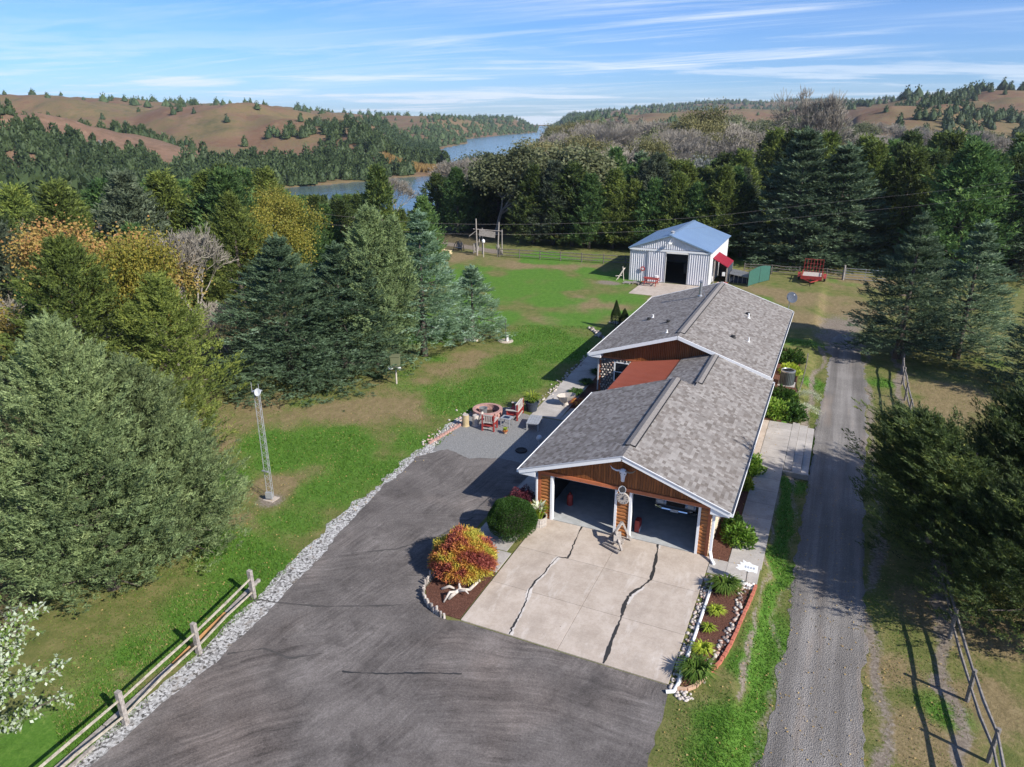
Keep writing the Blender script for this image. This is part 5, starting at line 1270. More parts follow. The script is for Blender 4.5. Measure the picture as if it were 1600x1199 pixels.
# white sign on a post
t = thing('yard_sign', 'white scalloped sign on a dark post at the corner of the cross walk', 'sign', (-1.28, 24.0, 0))
m = MB(); m.tube([(-1.28, 24.0, -.1), (-1.28, 24.0, .62)], .028, 8); m.build('post', 'weathered_wood', t)
out_ = [(-.42, -.08), (-.3, -.02), (-.40, .04), (-.24, .06), (-.30, .16), (-.16, .14), (-.20, .26), (-.05, .19), (.04, .22), (.14, .16), (.36, .14), (.36, -.13), (.2, -.10), (.05, -.14), (-.1, -.10), (-.25, -.15)]
m = MB(); n = len(out_); M_ = Matrix.Translation((-1.3, 24.0, .72)) @ Matrix.Rotation(R(-32), 4, 'X')
vs = [M_ @ Vector((x, y_ * 0 + dy, z_)) for dy in (-.015, .015) for x, z_ in [(a, b_) for a, b_ in out_] for y_ in (0,)]
m.add(vs, [tuple(range(n)), tuple(reversed(range(n, 2 * n)))] + [(i, n + i, n + (i + 1) % n, (i + 1) % n) for i in range(n)]); sb = m.build('board', 'sign_white', t)
for k in range(4):
    m = MB(); c_ = M_ @ Vector((-.06 + k * .1, -.022, .03)); m.obox(c_, .05, .012, .07, 0, R(-32)); m.build('digit_mark', 'lamp_grey', sb)
# ------------------------------------------------------------------ inside the garage
t = thing('parked_car', 'silver car parked deep in the right garage bay, chrome front bumper showing', 'car', (-4.75, 30.6, 0))
m = MB(); sec = [(.30, 28.55, .0), (.62, 28.5, 0), (.86, 28.62, 0), (.98, 29.5, 0), (1.08, 29.9, 0), (1.55, 30.6, 0), (1.58, 32.2, 0), (1.15, 33.0, 0), (.95, 33.15, 0), (.35, 33.2, 0)]
n = len(sec); vs = []
for sx, k_ in ((-.9, 1), (.9, 1)):
    for z_, y_, _ in sec: vs.append((-4.75 + sx * (1 if z_ < 1.1 else .78), y_, z_))
m.add(vs, [tuple(reversed(range(n))), tuple(range(n, 2 * n))] + [(i, (i + 1) % n, n + (i + 1) % n, n + i) for i in range(n)]); m.build('body', 'car_silver', t, bevel=.05)
m = MB(); m.tube([(-5.6, 28.5, .48), (-5.3, 28.36, .48), (-4.2, 28.36, .48), (-3.9, 28.5, .48)], .07, 8); m.build('bumper', 'chrome', t)
m = MB(); m.box(-5.15, -4.35, 28.44, 28.49, .62, .8); gr_ = m.build('grille', 'black_iron', t)
for x in (-5.4, -4.1): MB().box(x - .13, x + .13, 28.45, 28.5, .64, .8).build('headlight', 'white_plastic', t)
MB().box(-4.92, -4.58, 28.27, 28.285, .42, .56).build('licence_plate', 'white_plastic', t)
MB().add([(-5.42, 29.95, 1.12), (-4.08, 29.95, 1.12), (-4.15, 30.52, 1.52), (-5.35, 30.52, 1.52)], [(0, 1, 2, 3)]).build('windscreen', 'window_glass', t)
for x in (-5.6, -3.9):
    for y in (29.3, 32.2):
        m = MB(); m.tube([(x - .1, y, .32), (x + .1, y, .32)], .32, 16); w_ = m.build('wheel', 'black_rubber', t)
for _o in [t] + []: _o.location.y -= .95
t = thing('red_canister', 'red canister standing against the wall inside the left garage bay', 'canister', (-9.3, 26.7, .03))
m = MB(); m.lathe([(.12, 0), (.14, .03), (.14, .48), (.09, .56), (.03, .58), (.03, .66)], (-9.3, 26.7, .03), 12); m.build('body', 'red_paint', t)
m = MB(); m.tube([(-9.3, 26.7, .68), (-9.2, 26.6, .7)], .02, 6); m.build('handle', 'black_iron', t)
t = thing('tool_box', 'red and white tool box on the floor just inside the right garage door', 'tool box', (-5.95, 25.9, .03))
m = MB(); m.box(-6.05, -5.85, 25.7, 26.05, .042, .6); m.build('body', 'red_paint', t, bevel=.02)
for k in range(3): MB().box(-5.847, -5.835, 25.72, 26.03, .08 + k * .17, .22 + k * .17).build('drawer', 'white_plastic' if k == 0 else 'red_paint', t)
t = thing('workbench', 'long workbench with clutter along the back wall of the left bay', 'workbench', (-8.2, 33.2, .03))
MB().box(-9.8, -6.8, 32.9, 33.8, .85, .92).build('top', 'weathered_wood', t)
for x in (-9.7, -6.9):
    for y in (33.0, 33.7): MB().box(x - .05, x + .05, y - .05, y + .05, .03, .85).build('leg', 'weathered_wood', t)
for k, (x, h_, mt) in enumerate(((-9.4, .4, 'red_paint'), (-8.8, .25, 'lamp_grey'), (-8.1, .5, 'barrel_wood'), (-7.4, .3, 'white_plastic'))):
    o = MB().box(x - .2, x + .2, 33.1, 33.5, .925, .92 + h_).build('storage_box', mt, None, bevel=.02); tag(o, ['red box at the left end of the garage workbench', 'low grey box on the garage workbench', 'tall brown box on the garage workbench', 'white box at the right end of the garage workbench'][k], 'box')
t = thing('timber_plank', 'low timber plank leaning along the floor of the left garage bay', 'plank', (-8, 29, .03))
m = MB(); m.beam((-9.2, 29.4, .12), (-6.9, 28.9, .12), .14, .05); m.build('board', 'weathered_wood', t)
# ------------------------------------------------------------------ sitting area
t = thing('fire_pit', 'round fire pit ring of pink concrete blocks at the edge of the gravel', 'fire pit', (-17.35, 34.6, 0))
m = MB(); m.lathe([(.70, 0), (.70, .02), (.02, .03)], (-17.35, 34.6, 0), 24); m.build('ash_bed', 'soil', t)
for row in range(3):
    for k in range(15):
        a = (k + .5 * (row % 2)) * 2 * math.pi / 15; m = MB(); m.obox((-17.35 + .79 * math.cos(a), 34.6 + .79 * math.sin(a), .065 + row * .115), .17, .315, .107, a); m.build('block', 'block_pink', t)
m = MB(); m.lathe([(.885, .35), (.885, .385), (.70, .385), (.70, .35)], (-17.35, 34.6, 0), 30, cap=False); m.build('rim', 'block_pink', t)
t = thing('metal_tub', 'small round metal tub standing in the fire pit', 'tub', (-17.55, 34.45, .03))
m = MB(); m.lathe([(.2, 0), (.23, .4), (.25, .4), (.25, .43), (.21, .42), (.18, .06), (.01, .05)], (-17.55, 34.45, .03), 18); m.build('tub', 'galvanised', t)
for i, (x, y, lab, mt, h) in enumerate(((-17.75, 32.6, 'cut log stump left of the red chair, pale yellow bark', 'stump_wood', .68), (-17.25, 32.9, 'grey forked stump between the pale stump and the red chair', 'driftwood', .62))):
    t = thing('tree_stump', lab, 'stump', (x, y, 0))
    m = MB(); m.lathe([(.24, -.02), (.2, .1), (.19, h), (.12, h + .01), (.01, h)], (x, y, 0), 14); m.build('trunk', mt, t)
    m = MB(); m.lathe([(.17, h + .001), (.17, h + .02), (.01, h + .02)], (x, y, 0), 14); m.build('cut_face', 'stone_pale', t)
    if i: MB().tube([(x + .05, y, .2), (x + .35, y + .05, .65), (x + .42, y, .9)], [.13, .1, .06], 8).build('branch_stub', 'driftwood', t, smooth=True)
def armchair(name, lab, x, y, rz, w, cush, n_seat=1, wood='red_paint'):
    t = thing(name, lab, 'chair' if n_seat == 1 else 'loveseat', (x, y, 0)); hw = w / 2
    def part(nm, mt, *bx, bevel=0):
        m = MB(); m.box(*bx); o = bpy.data.objects.new(nm, m.mesh(nm, mt)); C.objects.link(o); o.parent = t
        if bevel: md = o.modifiers.new('edge', 'BEVEL'); md.width = bevel; md.segments = 2
        return o
    for sx in (-1, 1):
        part('leg', wood, sx * hw - .04, sx * hw + .04, -.34, -.26, 0, .6); part('leg', wood, sx * hw - .04, sx * hw + .04, .26, .34, 0, .98); part('armrest', 'barrel_wood', sx * hw - .07, sx * hw + .07, -.38, .34, .6, .64)
    part('seat_frame', wood, -hw + .04, hw - .04, -.32, .32, .3, .36); part('back_rail', 'barrel_wood', -hw + .04, hw - .04, .27, .33, .92, .99); part('back_rail', 'barrel_wood', -hw + .04, hw - .04, .27, .33, .5, .56)
    k = int(w / .14)
    for i in range(k):
        xx = -hw + .08 + (w - .16) * (i + .5) / k; part('slat', 'barrel_wood', xx - .03, xx + .03, .28, .32, .56, .92)
    part('stretcher', 'barrel_wood', -hw + .04, hw - .04, .28, .32, .14, .2)
    for i in range(n_seat):
        a = -hw + .06 + (w - .12) * i / n_seat; b2 = a + (w - .12) / n_seat - .02
        part('seat_cushion', cush[0], a, b2, -.3, .2, .362, .47, bevel=.03); part('back_cushion', cush[1], a, b2, .15, .265, .48, .96, bevel=.03)
    t.rotation_euler = (0, 0, rz); return t
armchair('garden_chair', 'red cushioned garden chair seen from behind, facing the fire pit', -16.3, 32.75, R(180 + 8), .66, ('red_cushion', 'red_cushion'))
for ch in [o for o in bpy.data.objects if o.name.startswith('garden_chair')]: pass
armchair('garden_loveseat', 'two seat garden loveseat with pale and red cushions, right of the fire pit', -15.75, 35.0, R(-82), 1.2, ('red_cushion', 'pale_cushion'), 2)
t = thing('side_table', 'small square side table with glass top between the chair and the loveseat', 'table', (-15.62, 33.55, 0))
MB().box(-15.92, -15.32, 33.28, 33.83, .5, .54).build('table_top', 'galv_pale', t); MB().box(-15.8, -15.44, 33.4, 33.7, .541, .55).build('glass_inset', 'window_glass', t)
for x in (-15.88, -15.36):
    for y in (33.32, 33.79): MB().box(x - .02, x + .02, y - .02, y + .02, 0, .5).build('leg', 'galv_pale', t)
t = thing('coffee_table', 'low slatted grey coffee table partly in the roof shadow', 'table', (-14.15, 34.1, 0), R(12))
for k in range(5):
    m = MB(); m.box(-.35 + k * .142, -.35 + k * .142 + .13, -.62, .62, .42, .455); o = bpy.data.objects.new('slat', m.mesh('slat', 'galv_pale')); C.objects.link(o); o.parent = t
for x in (-.31, .31):
    for y in (-.56, .56): o = bpy.data.objects.new('leg', MB().box(x - .035, x + .035, y - .035, y + .035, 0, .42).mesh('leg', 'galv_pale')); C.objects.link(o); o.parent = t
o = bpy.data.objects.new('apron_rail', MB().box(-.33, .33, -.58, .58, .36, .415).mesh('apron_rail', 'galv_pale')); C.objects.link(o); o.parent = t
def pot(name, lab, x, y, r_, h, mt, mat, seed, ph=.5):
    t = thing(name, lab, 'planter', (x, y, .02))
    m = MB(); m.lathe([(r_ * .7, 0), (r_, h), (r_ * 1.08, h), (r_ * 1.08, h + .04), (r_ * .92, h + .03), (r_ * .9, h - .03), (.01, h - .03)], (x, y, .02), 18); m.build('pot', mt, t)
    V, ti = tuft(seed, 220, (0, 0, h), r_ * 1.3, ph, .06, 1.1, '', droop=.25); link('leaves', tri_mesh('leaves', V, ti, mat), t)
    V, ti = tuft(seed + 1, 40, (0, 0, h + .12), r_ * 1.3, ph, .07, 1.1, '', droop=.15); link('flowers', tri_mesh('flowers', V, ti, 'leaf_lime'), t)
pot('patio_planter', 'dark round planter with yellow flowers at the corner of the lawn and back walk', -15.2, 36.2, .42, .55, 'hide_dark', 'leaf_daylily', 91)
pot('patio_planter', 'small low pot of brown dried plant on the open gravel', -15.25, 32.55, .1, .05, 'brick_tan', 'leaf_burning', 93, .18)
t = thing('garden_basin', 'pale shell shaped basin on the back walk near the garage corner', 'garden basin', (-13.6, 37.75, .03))
m = MB(); vs = []; nn = 16
for i in range(6):
    r_ = .12 + .09 * i; z_ = .28 + .06 * i * i * .3
    for k in range(nn): a = k * 2 * math.pi / nn; vs.append((-13.6 + r_ * math.cos(a) * (1 + .06 * (k % 2)), 37.75 + r_ * .8 * math.sin(a) * (1 + .06 * (k % 2)), z_ + .1 * math.cos(a)))
m.add(vs, [(i * nn + k, i * nn + (k + 1) % nn, (i + 1) * nn + (k + 1) % nn, (i + 1) * nn + k) for i in range(5) for k in range(nn)] + [tuple(range(nn))]); m.build('shell', 'stone_pale', t)
m = MB(); m.lathe([(.22, 0), (.18, .08), (.1, .2), (.14, .32)], (-13.6, 37.75, .03), 12); m.build('foot', 'stone_pale', t)
t = thing('rubber_disc', 'black rubber disc lying on the gravel in the roof shadow', 'disc', (-13.55, 30.9, .01))
m = MB(); m.lathe([(.3, 0), (.32, .04), (.3, .08), (.22, .08), (.2, .05), (.01, .05)], (-13.55, 30.9, .012), 18); m.build('disc', 'black_rubber', t)
t = thing('garden_ornament', 'white and grey ball on a stand near the garage eave', 'ornament', (-12.9, 31.8, .01))
m = MB(); m.lathe([(.14, 0), (.05, .06), (.05, .3), (.09, .34), (.16, .44), (.17, .52), (.1, .64), (.01, .67)], (-12.9, 31.8, .01), 14); m.build('ball', 'lamp_grey', t, smooth=True)
t = thing('pink_edging_row', 'row of pink edging blocks between the grass and the gravel sitting area', 'edging', (-18.2, 31, 0))
for k in range(13):
    f = k / 12; m = MB(); m.obox((-18.38 + .35 * f, 29.7 + 2.7 * f, .07), .1, .2, .14, -.13); m.build('brick', 'block_pink', t)
# ------------------------------------------------------------------ lawn things
t = thing('lattice_tower', 'slim galvanised lattice mast standing alone on the lawn', 'mast', (-21.98, 21.56, 0))
TH = 5.3; tw = .17; legs = [(math.cos(a) * tw, math.sin(a) * tw) for a in (R(90), R(210), R(330))]
for lx, ly in legs:
    m = MB(); m.tube([(-21.98 + lx, 21.56 + ly, -.1), (-21.98 + lx * .8, 21.56 + ly * .8, TH)], .014, 6); m.build('leg', 'galv_pale', t)
nb_ = 26
for k in range(nb_):
    z0, z1 = .1 + k * (TH - .2) / nb_, .1 + (k + 1) * (TH - .2) / nb_
    for i in range(3):
        a, c_ = legs[i], legs[(i + 1) % 3]; f0, f1 = 1 - .2 * z0 / TH, 1 - .2 * z1 / TH
        if k % 2: a, c_ = c_, a
        m = MB(); m.tube([(-21.98 + a[0] * f0, 21.56 + a[1] * f0, z0), (-21.98 + c_[0] * f1, 21.56 + c_[1] * f1, z1)], .0065, 4); m.build('brace', 'galv_pale', t)
m = MB(); m.box(-22.14, -21.82, 21.4, 21.72, TH, TH + .04); m.build('top_plate', 'galv_pale', t)
m = MB(); m.tube([(-22.2, 21.5, TH - .1), (-22.2, 21.5, TH + .4)], .013, 6); m.build('rod', 'galv_pale', t); m = MB(); m.tube([(-21.9, 21.6, TH), (-21.9, 21.6, TH + .35)], .012, 6); m.build('rod', 'galv_pale', t)
m = MB(); lathe_m(m, [(.03, -.1), (.14, -.03), (.17, .03), (.01, .0)], Matrix.Translation((-21.72, 21.35, TH + .08)) @ Matrix.Rotation(R(70), 4, 'X'), 12); m.build('flood_light', 'white_plastic', t)
m = MB(); m.obox((-21.98, 21.40, 1.5), .34, .05, .06); m.build('cross_plate', 'galv_pale', t)
m = MB(); m.obox((-21.95, 21.42, .28), .3, .12, .3, .3); m.build('junction_box', 'galv_pale', t)
MB().box(-22.25, -21.7, 21.3, 21.8, -.1, .03).build('footing', 'concrete', t)
t = thing('deer_feeder', 'olive green box feeder with white ends on a pale post', 'feeder', (-25.1, 36.75, 0))
m = MB(); m.tube([(-25.1, 36.75, -.1), (-25.1, 36.75, 1.25)], .055, 8); m.build('post', 'driftwood', t)
m = MB(); m.obox((-25.1, 36.75, 1.62), .58, .58, .62, .45); m.build('box', 'box_olive', t, bevel=.015); m = MB(); m.obox((-25.1, 36.75, 1.955), .66, .66, .04, .45); m.build('lid', 'box_olive', t)
m = MB(); m.obox((-25.1, 36.75, 1.27), .5, .5, .05, .45); m.build('tray', 'galvanised', t)
for s_ in (-1, 1):
    m = MB(); m.tube([(-25.1 + s_ * .12, 36.65 + s_ * .05, 1.16), (-25.1 + s_ * .36, 36.6 + s_ * .14, 1.1)], [.09, .12], 10); m.build('spout', 'white_plastic', t)
t = thing('well_head', 'short white well pipe with a thin rod on a round concrete collar in the lawn', 'well pipe', (-22.6, 48.4, 0))
m = MB(); m.lathe([(.62, -.05), (.6, .04), (.02, .05)], (-22.6, 48.4, 0), 16); m.build('collar', 'concrete', t)
m = MB(); m.tube([(-22.45, 48.35, .0), (-22.45, 48.35, .5)], .1, 10); m.build('pipe', 'white_plastic', t); m = MB(); m.tube([(-22.62, 48.45, .0), (-22.62, 48.45, 1.7)], .03, 6); m.build('rod', 'rail_dark', t)
t = thing('windmill_ornament', 'small white garden windmill frame on a pad of pale stones under the spruce', 'ornament', (-25.0, 47.4, 0))
for a in range(4):
    x, y = math.cos(a * 1.571 + .6) * .3, math.sin(a * 1.571 + .6) * .3; m = MB(); m.tube([(-25 + x, 47.4 + y, 0), (-25 + x * .15, 47.4 + y * .15, 1.15)], .02, 5); m.build('leg', 'stone_pale', t)
for z_ in (.35, .7):
    f = 1 - z_ / 1.35; m = MB()
    for a in range(4): m.tube([(-25 + math.cos(a * 1.571 + .6) * .3 * f, 47.4 + math.sin(a * 1.571 + .6) * .3 * f, z_), (-25 + math.cos(a * 1.571 + 2.171) * .3 * f, 47.4 + math.sin(a * 1.571 + 2.171) * .3 * f, z_)], .014, 4)
    m.build('brace', 'stone_pale', t)
m = MB(); m.lathe([(.13, 0), (.13, .03), (.02, .05)], (-25, 47.4, 1.15), 8); m.build('fan', 'stone_pale', t)
pts = [(-25.4 + r4.gauss(0, .35), 47.5 + r4.gauss(0, .25)) for i in range(34)]
rocks('pale_rocks', 'pad of pale stones round the little windmill frame', pts, (.07, .16), 15, ['stone_pale', 'white_plastic', 'river_stone'])
t = thing('arborvitae', 'narrow dark arborvitae at the back corner of the house front', 'evergreen shrub', (-15.75, 55.2, 0))
V, d, P = leafball(71, 5000, (.42, .42, 1.3), .1, .05, shell=.3, lumps=.1, center=(0, 0, 1.2)); k_ = np.clip(1 - (V[..., 2].mean(1) - 1.0) / 1.9, .15, 1); V[..., 0] *= k_[:, None]; V[..., 1] *= k_[:, None]
link('foliage', tri_mesh('foliage', V, .35 + .2 * np.random.default_rng(3).random(len(V)), 'leaf_cedar_dark'), t); MB().tube([(-15.75, 55.2, -.1), (-15.75, 55.2, 2)], [.06, .02], 6).build('trunk', 'bark', t)
t = thing('arborvitae', 'lower dark arborvitae just right of the narrow one', 'evergreen shrub', (-15.1, 55.5, 0))
link('foliage', tri_mesh('foliage', V * np.array([1.1, 1.1, .72]), .3 + .2 * np.random.default_rng(5).random(len(V)), 'leaf_cedar_dark'), t); MB().tube([(-15.1, 55.5, -.1), (-15.1, 55.5, 1.5)], [.06, .02], 6).build('trunk', 'bark', t)
for i in range(5):
    V, ti = tuft(120 + i, 200, (0, 0, 0), .5, .35, .08, 1.1, '', droop=.3)
    plant('groundcover_plant', ['low green plant in the shady bed nearest the entry', 'second low plant along the shady bed behind the entry', 'low plant midway along the shaded west bed', 'low plant in the shaded west bed beyond the middle', 'orange tinged plant beside the pale basin'][i], 'plant', (-13.0 if i == 4 else -13.7, [39.8, 41.8, 44, 46.5, 38.2][i], .01), V, ti, 'leaf_boxwood' if i < 4 else 'leaf_burning')
# ------------------------------------------------------------------ fences
def rail_fence(name, lab, posts, rails, mat, ph=1.15, pr=.07, rr_=.05, square=False):
    z0 = hgt(*posts[0][:2]); t = thing(name, lab, 'fence', (posts[0][0], posts[0][1], z0)); r_ = random.Random(len(posts) * 7)
    for p in posts:
        z = hgt(p[0], p[1]); lx, ly = r_.uniform(-.03, .03), r_.uniform(-.03, .03)
        m = MB(); (m.beam((p[0], p[1], z - .3), (p[0] + lx, p[1] + ly, z + ph), pr * 1.9, pr * 1.5) if square else m.tube([(p[0], p[1], z - .3), (p[0] + lx, p[1] + ly, z + ph)], [pr, pr * .9], 8)); m.build('post', 'weathered_wood' if mat == 'rail_wood' else mat, t)
    for p, q in zip(posts[:-1], posts[1:]):
        for h in rails:
            za, zb_ = hgt(p[0], p[1]) + h, hgt(q[0], q[1]) + h; mid = ((p[0] + q[0]) / 2 + r_.uniform(-.05, .05), (p[1] + q[1]) / 2, (za + zb_) / 2 + r_.uniform(-.07, .05))
            m = MB(); m.tube([(p[0], p[1], za + r_.uniform(-.04, .04)), mid, (q[0], q[1], zb_ + r_.uniform(-.04, .04))], [rr_ * .8, rr_, rr_ * .75], 6); m.build('rail', mat, t)
    return t
t = rail_fence('split_rail_fence', 'split rail fence of thick grey posts along the white rock beside the drive', [(-16.6, 6.7), (-16.7, 9.75), (-17.05, 12.75), (-17.5, 15.7)], (.32, .86), 'rail_wood', 1.2, .085, .05, True)
rail_fence('split_rail_fence', 'short rail fence coming out of the cedars below the left blue spruce', [(-36.2, 24.2), (-35.8, 27.6), (-35.2, 31.0), (-34.6, 34.2)], (.4, .85), 'rail_wood', 1.1, .07, .05)
rail_fence('split_rail_fence', 'weathered rail fence running along the far side of the gravel lane', [(5.9, 13.0), (5.9, 16.2), (5.87, 18.9), (5.63, 21.2), (5.45, 24.2), (5.4, 27.2), (5.38, 30.2), (5.36, 33.2), (5.35, 36.2), (5.35, 39.2), (5.35, 42.2), (5.35, 45.2), (5.3, 48.2), (5.28, 51.4), (5.4, 54.6), (5.5, 57.6)], (.55, 1.05), 'rail_grey', 1.2, .07, .055)
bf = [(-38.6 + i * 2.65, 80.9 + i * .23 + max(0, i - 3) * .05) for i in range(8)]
rail_fence('split_rail_fence', 'long dark rail fence along the back lawn from the gate arch to the shed', bf, (.3, .65, 1.0), 'rail_dark', 1.15, .07, .06)  # shade on this fence is put into its dark rail colour
rail_fence('split_rail_fence', 'dark rail fence behind the red trailer from the green gate panel to the farm gate', [(-9.2, 83.6), (-6.3, 83.8), (-3.4, 84.0), (-.6, 84.2), (1.0, 84.3)], (.35, .7, 1.0), 'rail_dark', 1.1, .06, .05)
t = thing('farm_gate', 'grey five bar farm gate right of the red trailer', 'gate', (1.1, 84.3, hgt(1.1, 84.3)))
m = MB(); m.tube([(1.1, 84.3, -.8), (1.1, 84.3, 1.55)], .1, 8); m.build('post', 'weathered_wood', t)
for k in range(5):
    m = MB(); m.tube([(1.2, 84.3, .1 + k * .28), (5.2, 84.6, .05 + k * .28)], .03, 6); m.build('bar', 'galvanised', t)
for x in (1.25, 3.2, 5.15):
    m = MB(); m.tube([(x, 84.3 + (x - 1.2) * .075, .05), (x, 84.3 + (x - 1.2) * .075, 1.25)], .03, 6); m.build('upright', 'galvanised', t)
# timber landscape edging along the drive
t = thing('timber_edging', 'landscape timbers laid end to end between the lawn and the white rock', 'edging', (-17, 9, 0))
e_ = [(-16.75, 4.2), (-16.95, 6.8), (-17.12, 9.4), (-17.35, 12.0), (-17.72, 14.6), (-18.05, 16.6)]
for k, (p, q) in enumerate(zip(e_[:-1], e_[1:])):
    m = MB(); m.beam((*p, .05), (q[0], q[1] - .04, .05), .12, .12); m.build('timber', 'new_timber' if k in (0, 3) else 'weathered_wood', t)
m = MB(); m.beam((-16.6, 6.0, .03), (-16.78, 8.8, .03), .1, .1); m.build('timber', 'weathered_wood', t)
# gate arch in the back corner
t = thing('gate_arch', 'rustic pole gateway with a hanging board sign in the back corner of the lawn', 'gateway', (-41, 81, hgt(-41, 81)))
zg0 = hgt(-41, 81)
for p, q, r_ in (((-41.6, 80.6, 0), (-41.7, 80.6, 4.6), .09), ((-38.9, 81.0, 0), (-38.7, 81.0, 4.3), .09), ((-42.1, 80.6, 3.3), (-38.2, 81.0, 3.2), .06), ((-42.6, 80.4, 2.4), (-41.7, 80.6, 3.1), .06), ((-41.6, 80.6, .0), (-42.0, 82.2, 2.2), .06), ((-41.5, 81.9, 0), (-41.5, 81.9, 3.3), .07), ((-38.9, 82.3, 0), (-38.9, 82.3, 3.2), .07)):
    m = MB(); m.tube([p, q], [r_, r_ * .8], 7); m.build('pole', 'weathered_wood', t)
m = MB(); m.beam((-41.3, 80.62, 2.9), (-39.2, 80.92, 2.7), .05, .75)
m.build('board', 'weathered_wood', t)
for k in range(5):
    m = MB(); m.beam((-42.3 + .0, 80.9 + k * .28, .15 + k * .02), (-42.3, 80.9 + k * .28, 1.4), .06, .12); m.build('picket', 'weathered_wood', t)
for k in range(7):
    m = MB(); m.tube([(-38.9 + k * .1, 81.5 - k * .03, .1), (-39.5 + k * .12, 81.6 - k * .05, 1.2 + .1 * (k % 3))], .035, 5); m.build('branch', 'weathered_wood', t)
t = thing('gate_light', 'white lantern on a thin post in front of the pole gateway', 'lamp post', (-40.35, 79.9, hgt(-40.35, 79.9)))
m = MB(); m.tube([(-40.35, 79.9, 0), (-40.35, 79.9, 1.8)], .05, 8); m.build('post', 'driftwood', t); m = MB(); m.lathe([(.12, 1.8), (.2, 1.86), (.2, 2.1), (.1, 2.2), (.02, 2.26)], (-40.35, 79.9, 0), 10); m.build('lantern', 'white_plastic', t)
t = thing('garden_shelter', 'small black arched bench shelter left of the pole gateway', 'garden shelter', (-45.4, 82.7, hgt(-45.4, 82.7)))
for dy in (-.3, .3):
    m = MB(); m.tube([(-45.4 + .6 * math.cos(a), 82.7 + dy, hgt(-45.4, 82.7) + 1.25 * math.sin(a)) for a in [R(x) for x in range(0, 181, 20)]], .05, 6); m.build('arch', 'black_iron', t)
m = MB(); m.box(-45.9, -44.9, 82.45, 82.95, hgt(-45.4, 82.7) + .35, hgt(-45.4, 82.7) + .42); m.build('seat', 'hide_dark', t); m = MB(); m.box(-45.75, -45.05, 82.93, 82.98, hgt(-45.4, 82.7) + .1, hgt(-45.4, 82.7) + 1.05); m.build('back', 'hide_dark', t)
for i, (x, y) in enumerate(((-46.9, 80.6), (-45.6, 80.2))):
    m = MB(); z = hgt(x, y); m.obox((x, y, z + .22), 1.0, .5, .45, .2 - i * .5); o = m.build('straw_bale', 'straw', None, bevel=.04); tag(o, ['left straw bale by the dirt track near the gateway', 'right straw bale, nearer the pole gateway'][i], 'straw bale')
# ------------------------------------------------------------------ by the shed
t = thing('picnic_table', 'dark red picnic table beside the shed door', 'picnic table', (-17.2, 72.9, 0))
for k in range(4): MB().box(-18.0, -16.4, 72.55 + k * .18, 72.71 + k * .18, .72, .76).build('table_plank', 'red_paint', t)
for y in (72.1, 73.65): MB().box(-18.0, -16.4, y - .13, y + .13, .42, .46).build('bench', 'red_paint', t)
for x in (-17.8, -16.6):
    for s_ in (-1, 1): m = MB(); m.beam((x, 72.9 + s_ * .62, 0), (x, 72.9 + s_ * .2, .72), .05, .1); m.build('leg', 'red_paint', t)
    m = MB(); m.beam((x, 72.1, .4), (x, 73.7, .4), .05, .09); m.build('crossbar', 'red_paint', t)
o = MB().obox((-16.7, 73.0, .9), .35, .25, .26).build('white_jug', 'white_plastic', None, bevel=.04); tag(o, 'white jug standing on the red picnic table', 'jug')
t = thing('wall_disc', 'red and white round target on the shed wall above the picnic table', 'wall disc', (-18.5, 74.2, 1.2))
m = MB(); lathe_m(m, [(.25, 0), (.25, .03), (.01, .03)], Matrix.Translation((-18.55, 74.36, 1.35)) @ Matrix.Rotation(R(90), 4, 'X'), 16); m.build('rim', 'red_cushion', t); m = MB(); lathe_m(m, [(.12, .03), (.12, .045), (.01, .045)], Matrix.Translation((-18.55, 74.36, 1.35)) @ Matrix.Rotation(R(90), 4, 'X'), 12); m.build('centre', 'white_plastic', t)
t = thing('white_frame_chair', 'pale folded lawn chair leaning near the left shed corner', 'chair', (-20.6, 73.8, 0))
for p, q in (((-21.2, 73.7, 0), (-20.5, 73.9, 1.25)), ((-21.2, 74.2, 0), (-20.5, 74.4, 1.25)), ((-20.5, 73.9, 1.25), (-20.5, 74.4, 1.25)), ((-20.4, 73.8, 0), (-20.6, 73.9, 1.5)), ((-21.3, 73.7, .45), (-20.6, 73.9, .55))):
    m = MB(); m.tube([p, q], .035, 6); m.build('frame', 'pale_cushion', t)
t = thing('stacked_pallets', 'flat grey pallets lying left of the shed apron', 'pallets', (-19.3, 72.6, 0))
for k in range(2):
    for j in range(6): MB().box(-20.1 + k * .9, -19.3 + k * .9, 72.2 + j * .18 + k * .2, 72.3 + j * .18 + k * .2, .1 + .05 * k, .13 + .05 * k).build('slat', 'weathered_wood', t)
    for j in range(2): MB().box(-20.0 + k * .9 + j * .6, -19.92 + k * .9 + j * .6, 72.2 + k * .2, 73.2 + k * .2, 0, .1 + .05 * k).build('bearer', 'weathered_wood', t)
t = thing('lean_to', 'small lean-to with a crimson metal roof against the shed side', 'lean-to', (-10.6, 77, 0))
m = MB(); q = [(-11.6, 76.2, 2.7), (-10.0, 76.2, 1.85), (-10.0, 80.2, 1.85), (-11.6, 80.2, 2.7)]; m.slab(q, .05); rf = m.build('roof', 'shed_red', t)
for k in range(9):
    y = 76.3 + k * .47; m = MB(); m.beam((-11.6, y, 2.72), (-9.98, y, 1.87), .04, .04); m.build('roof_rib', 'shed_red', rf)
for x, y, h_ in ((-10.1, 76.3, 1.8), (-10.1, 80.1, 1.8), (-11.4, 76.3, 2.5)): MB().box(x - .06, x + .06, y - .06, y + .06, 0, h_).build('post', 'weathered_wood', t)
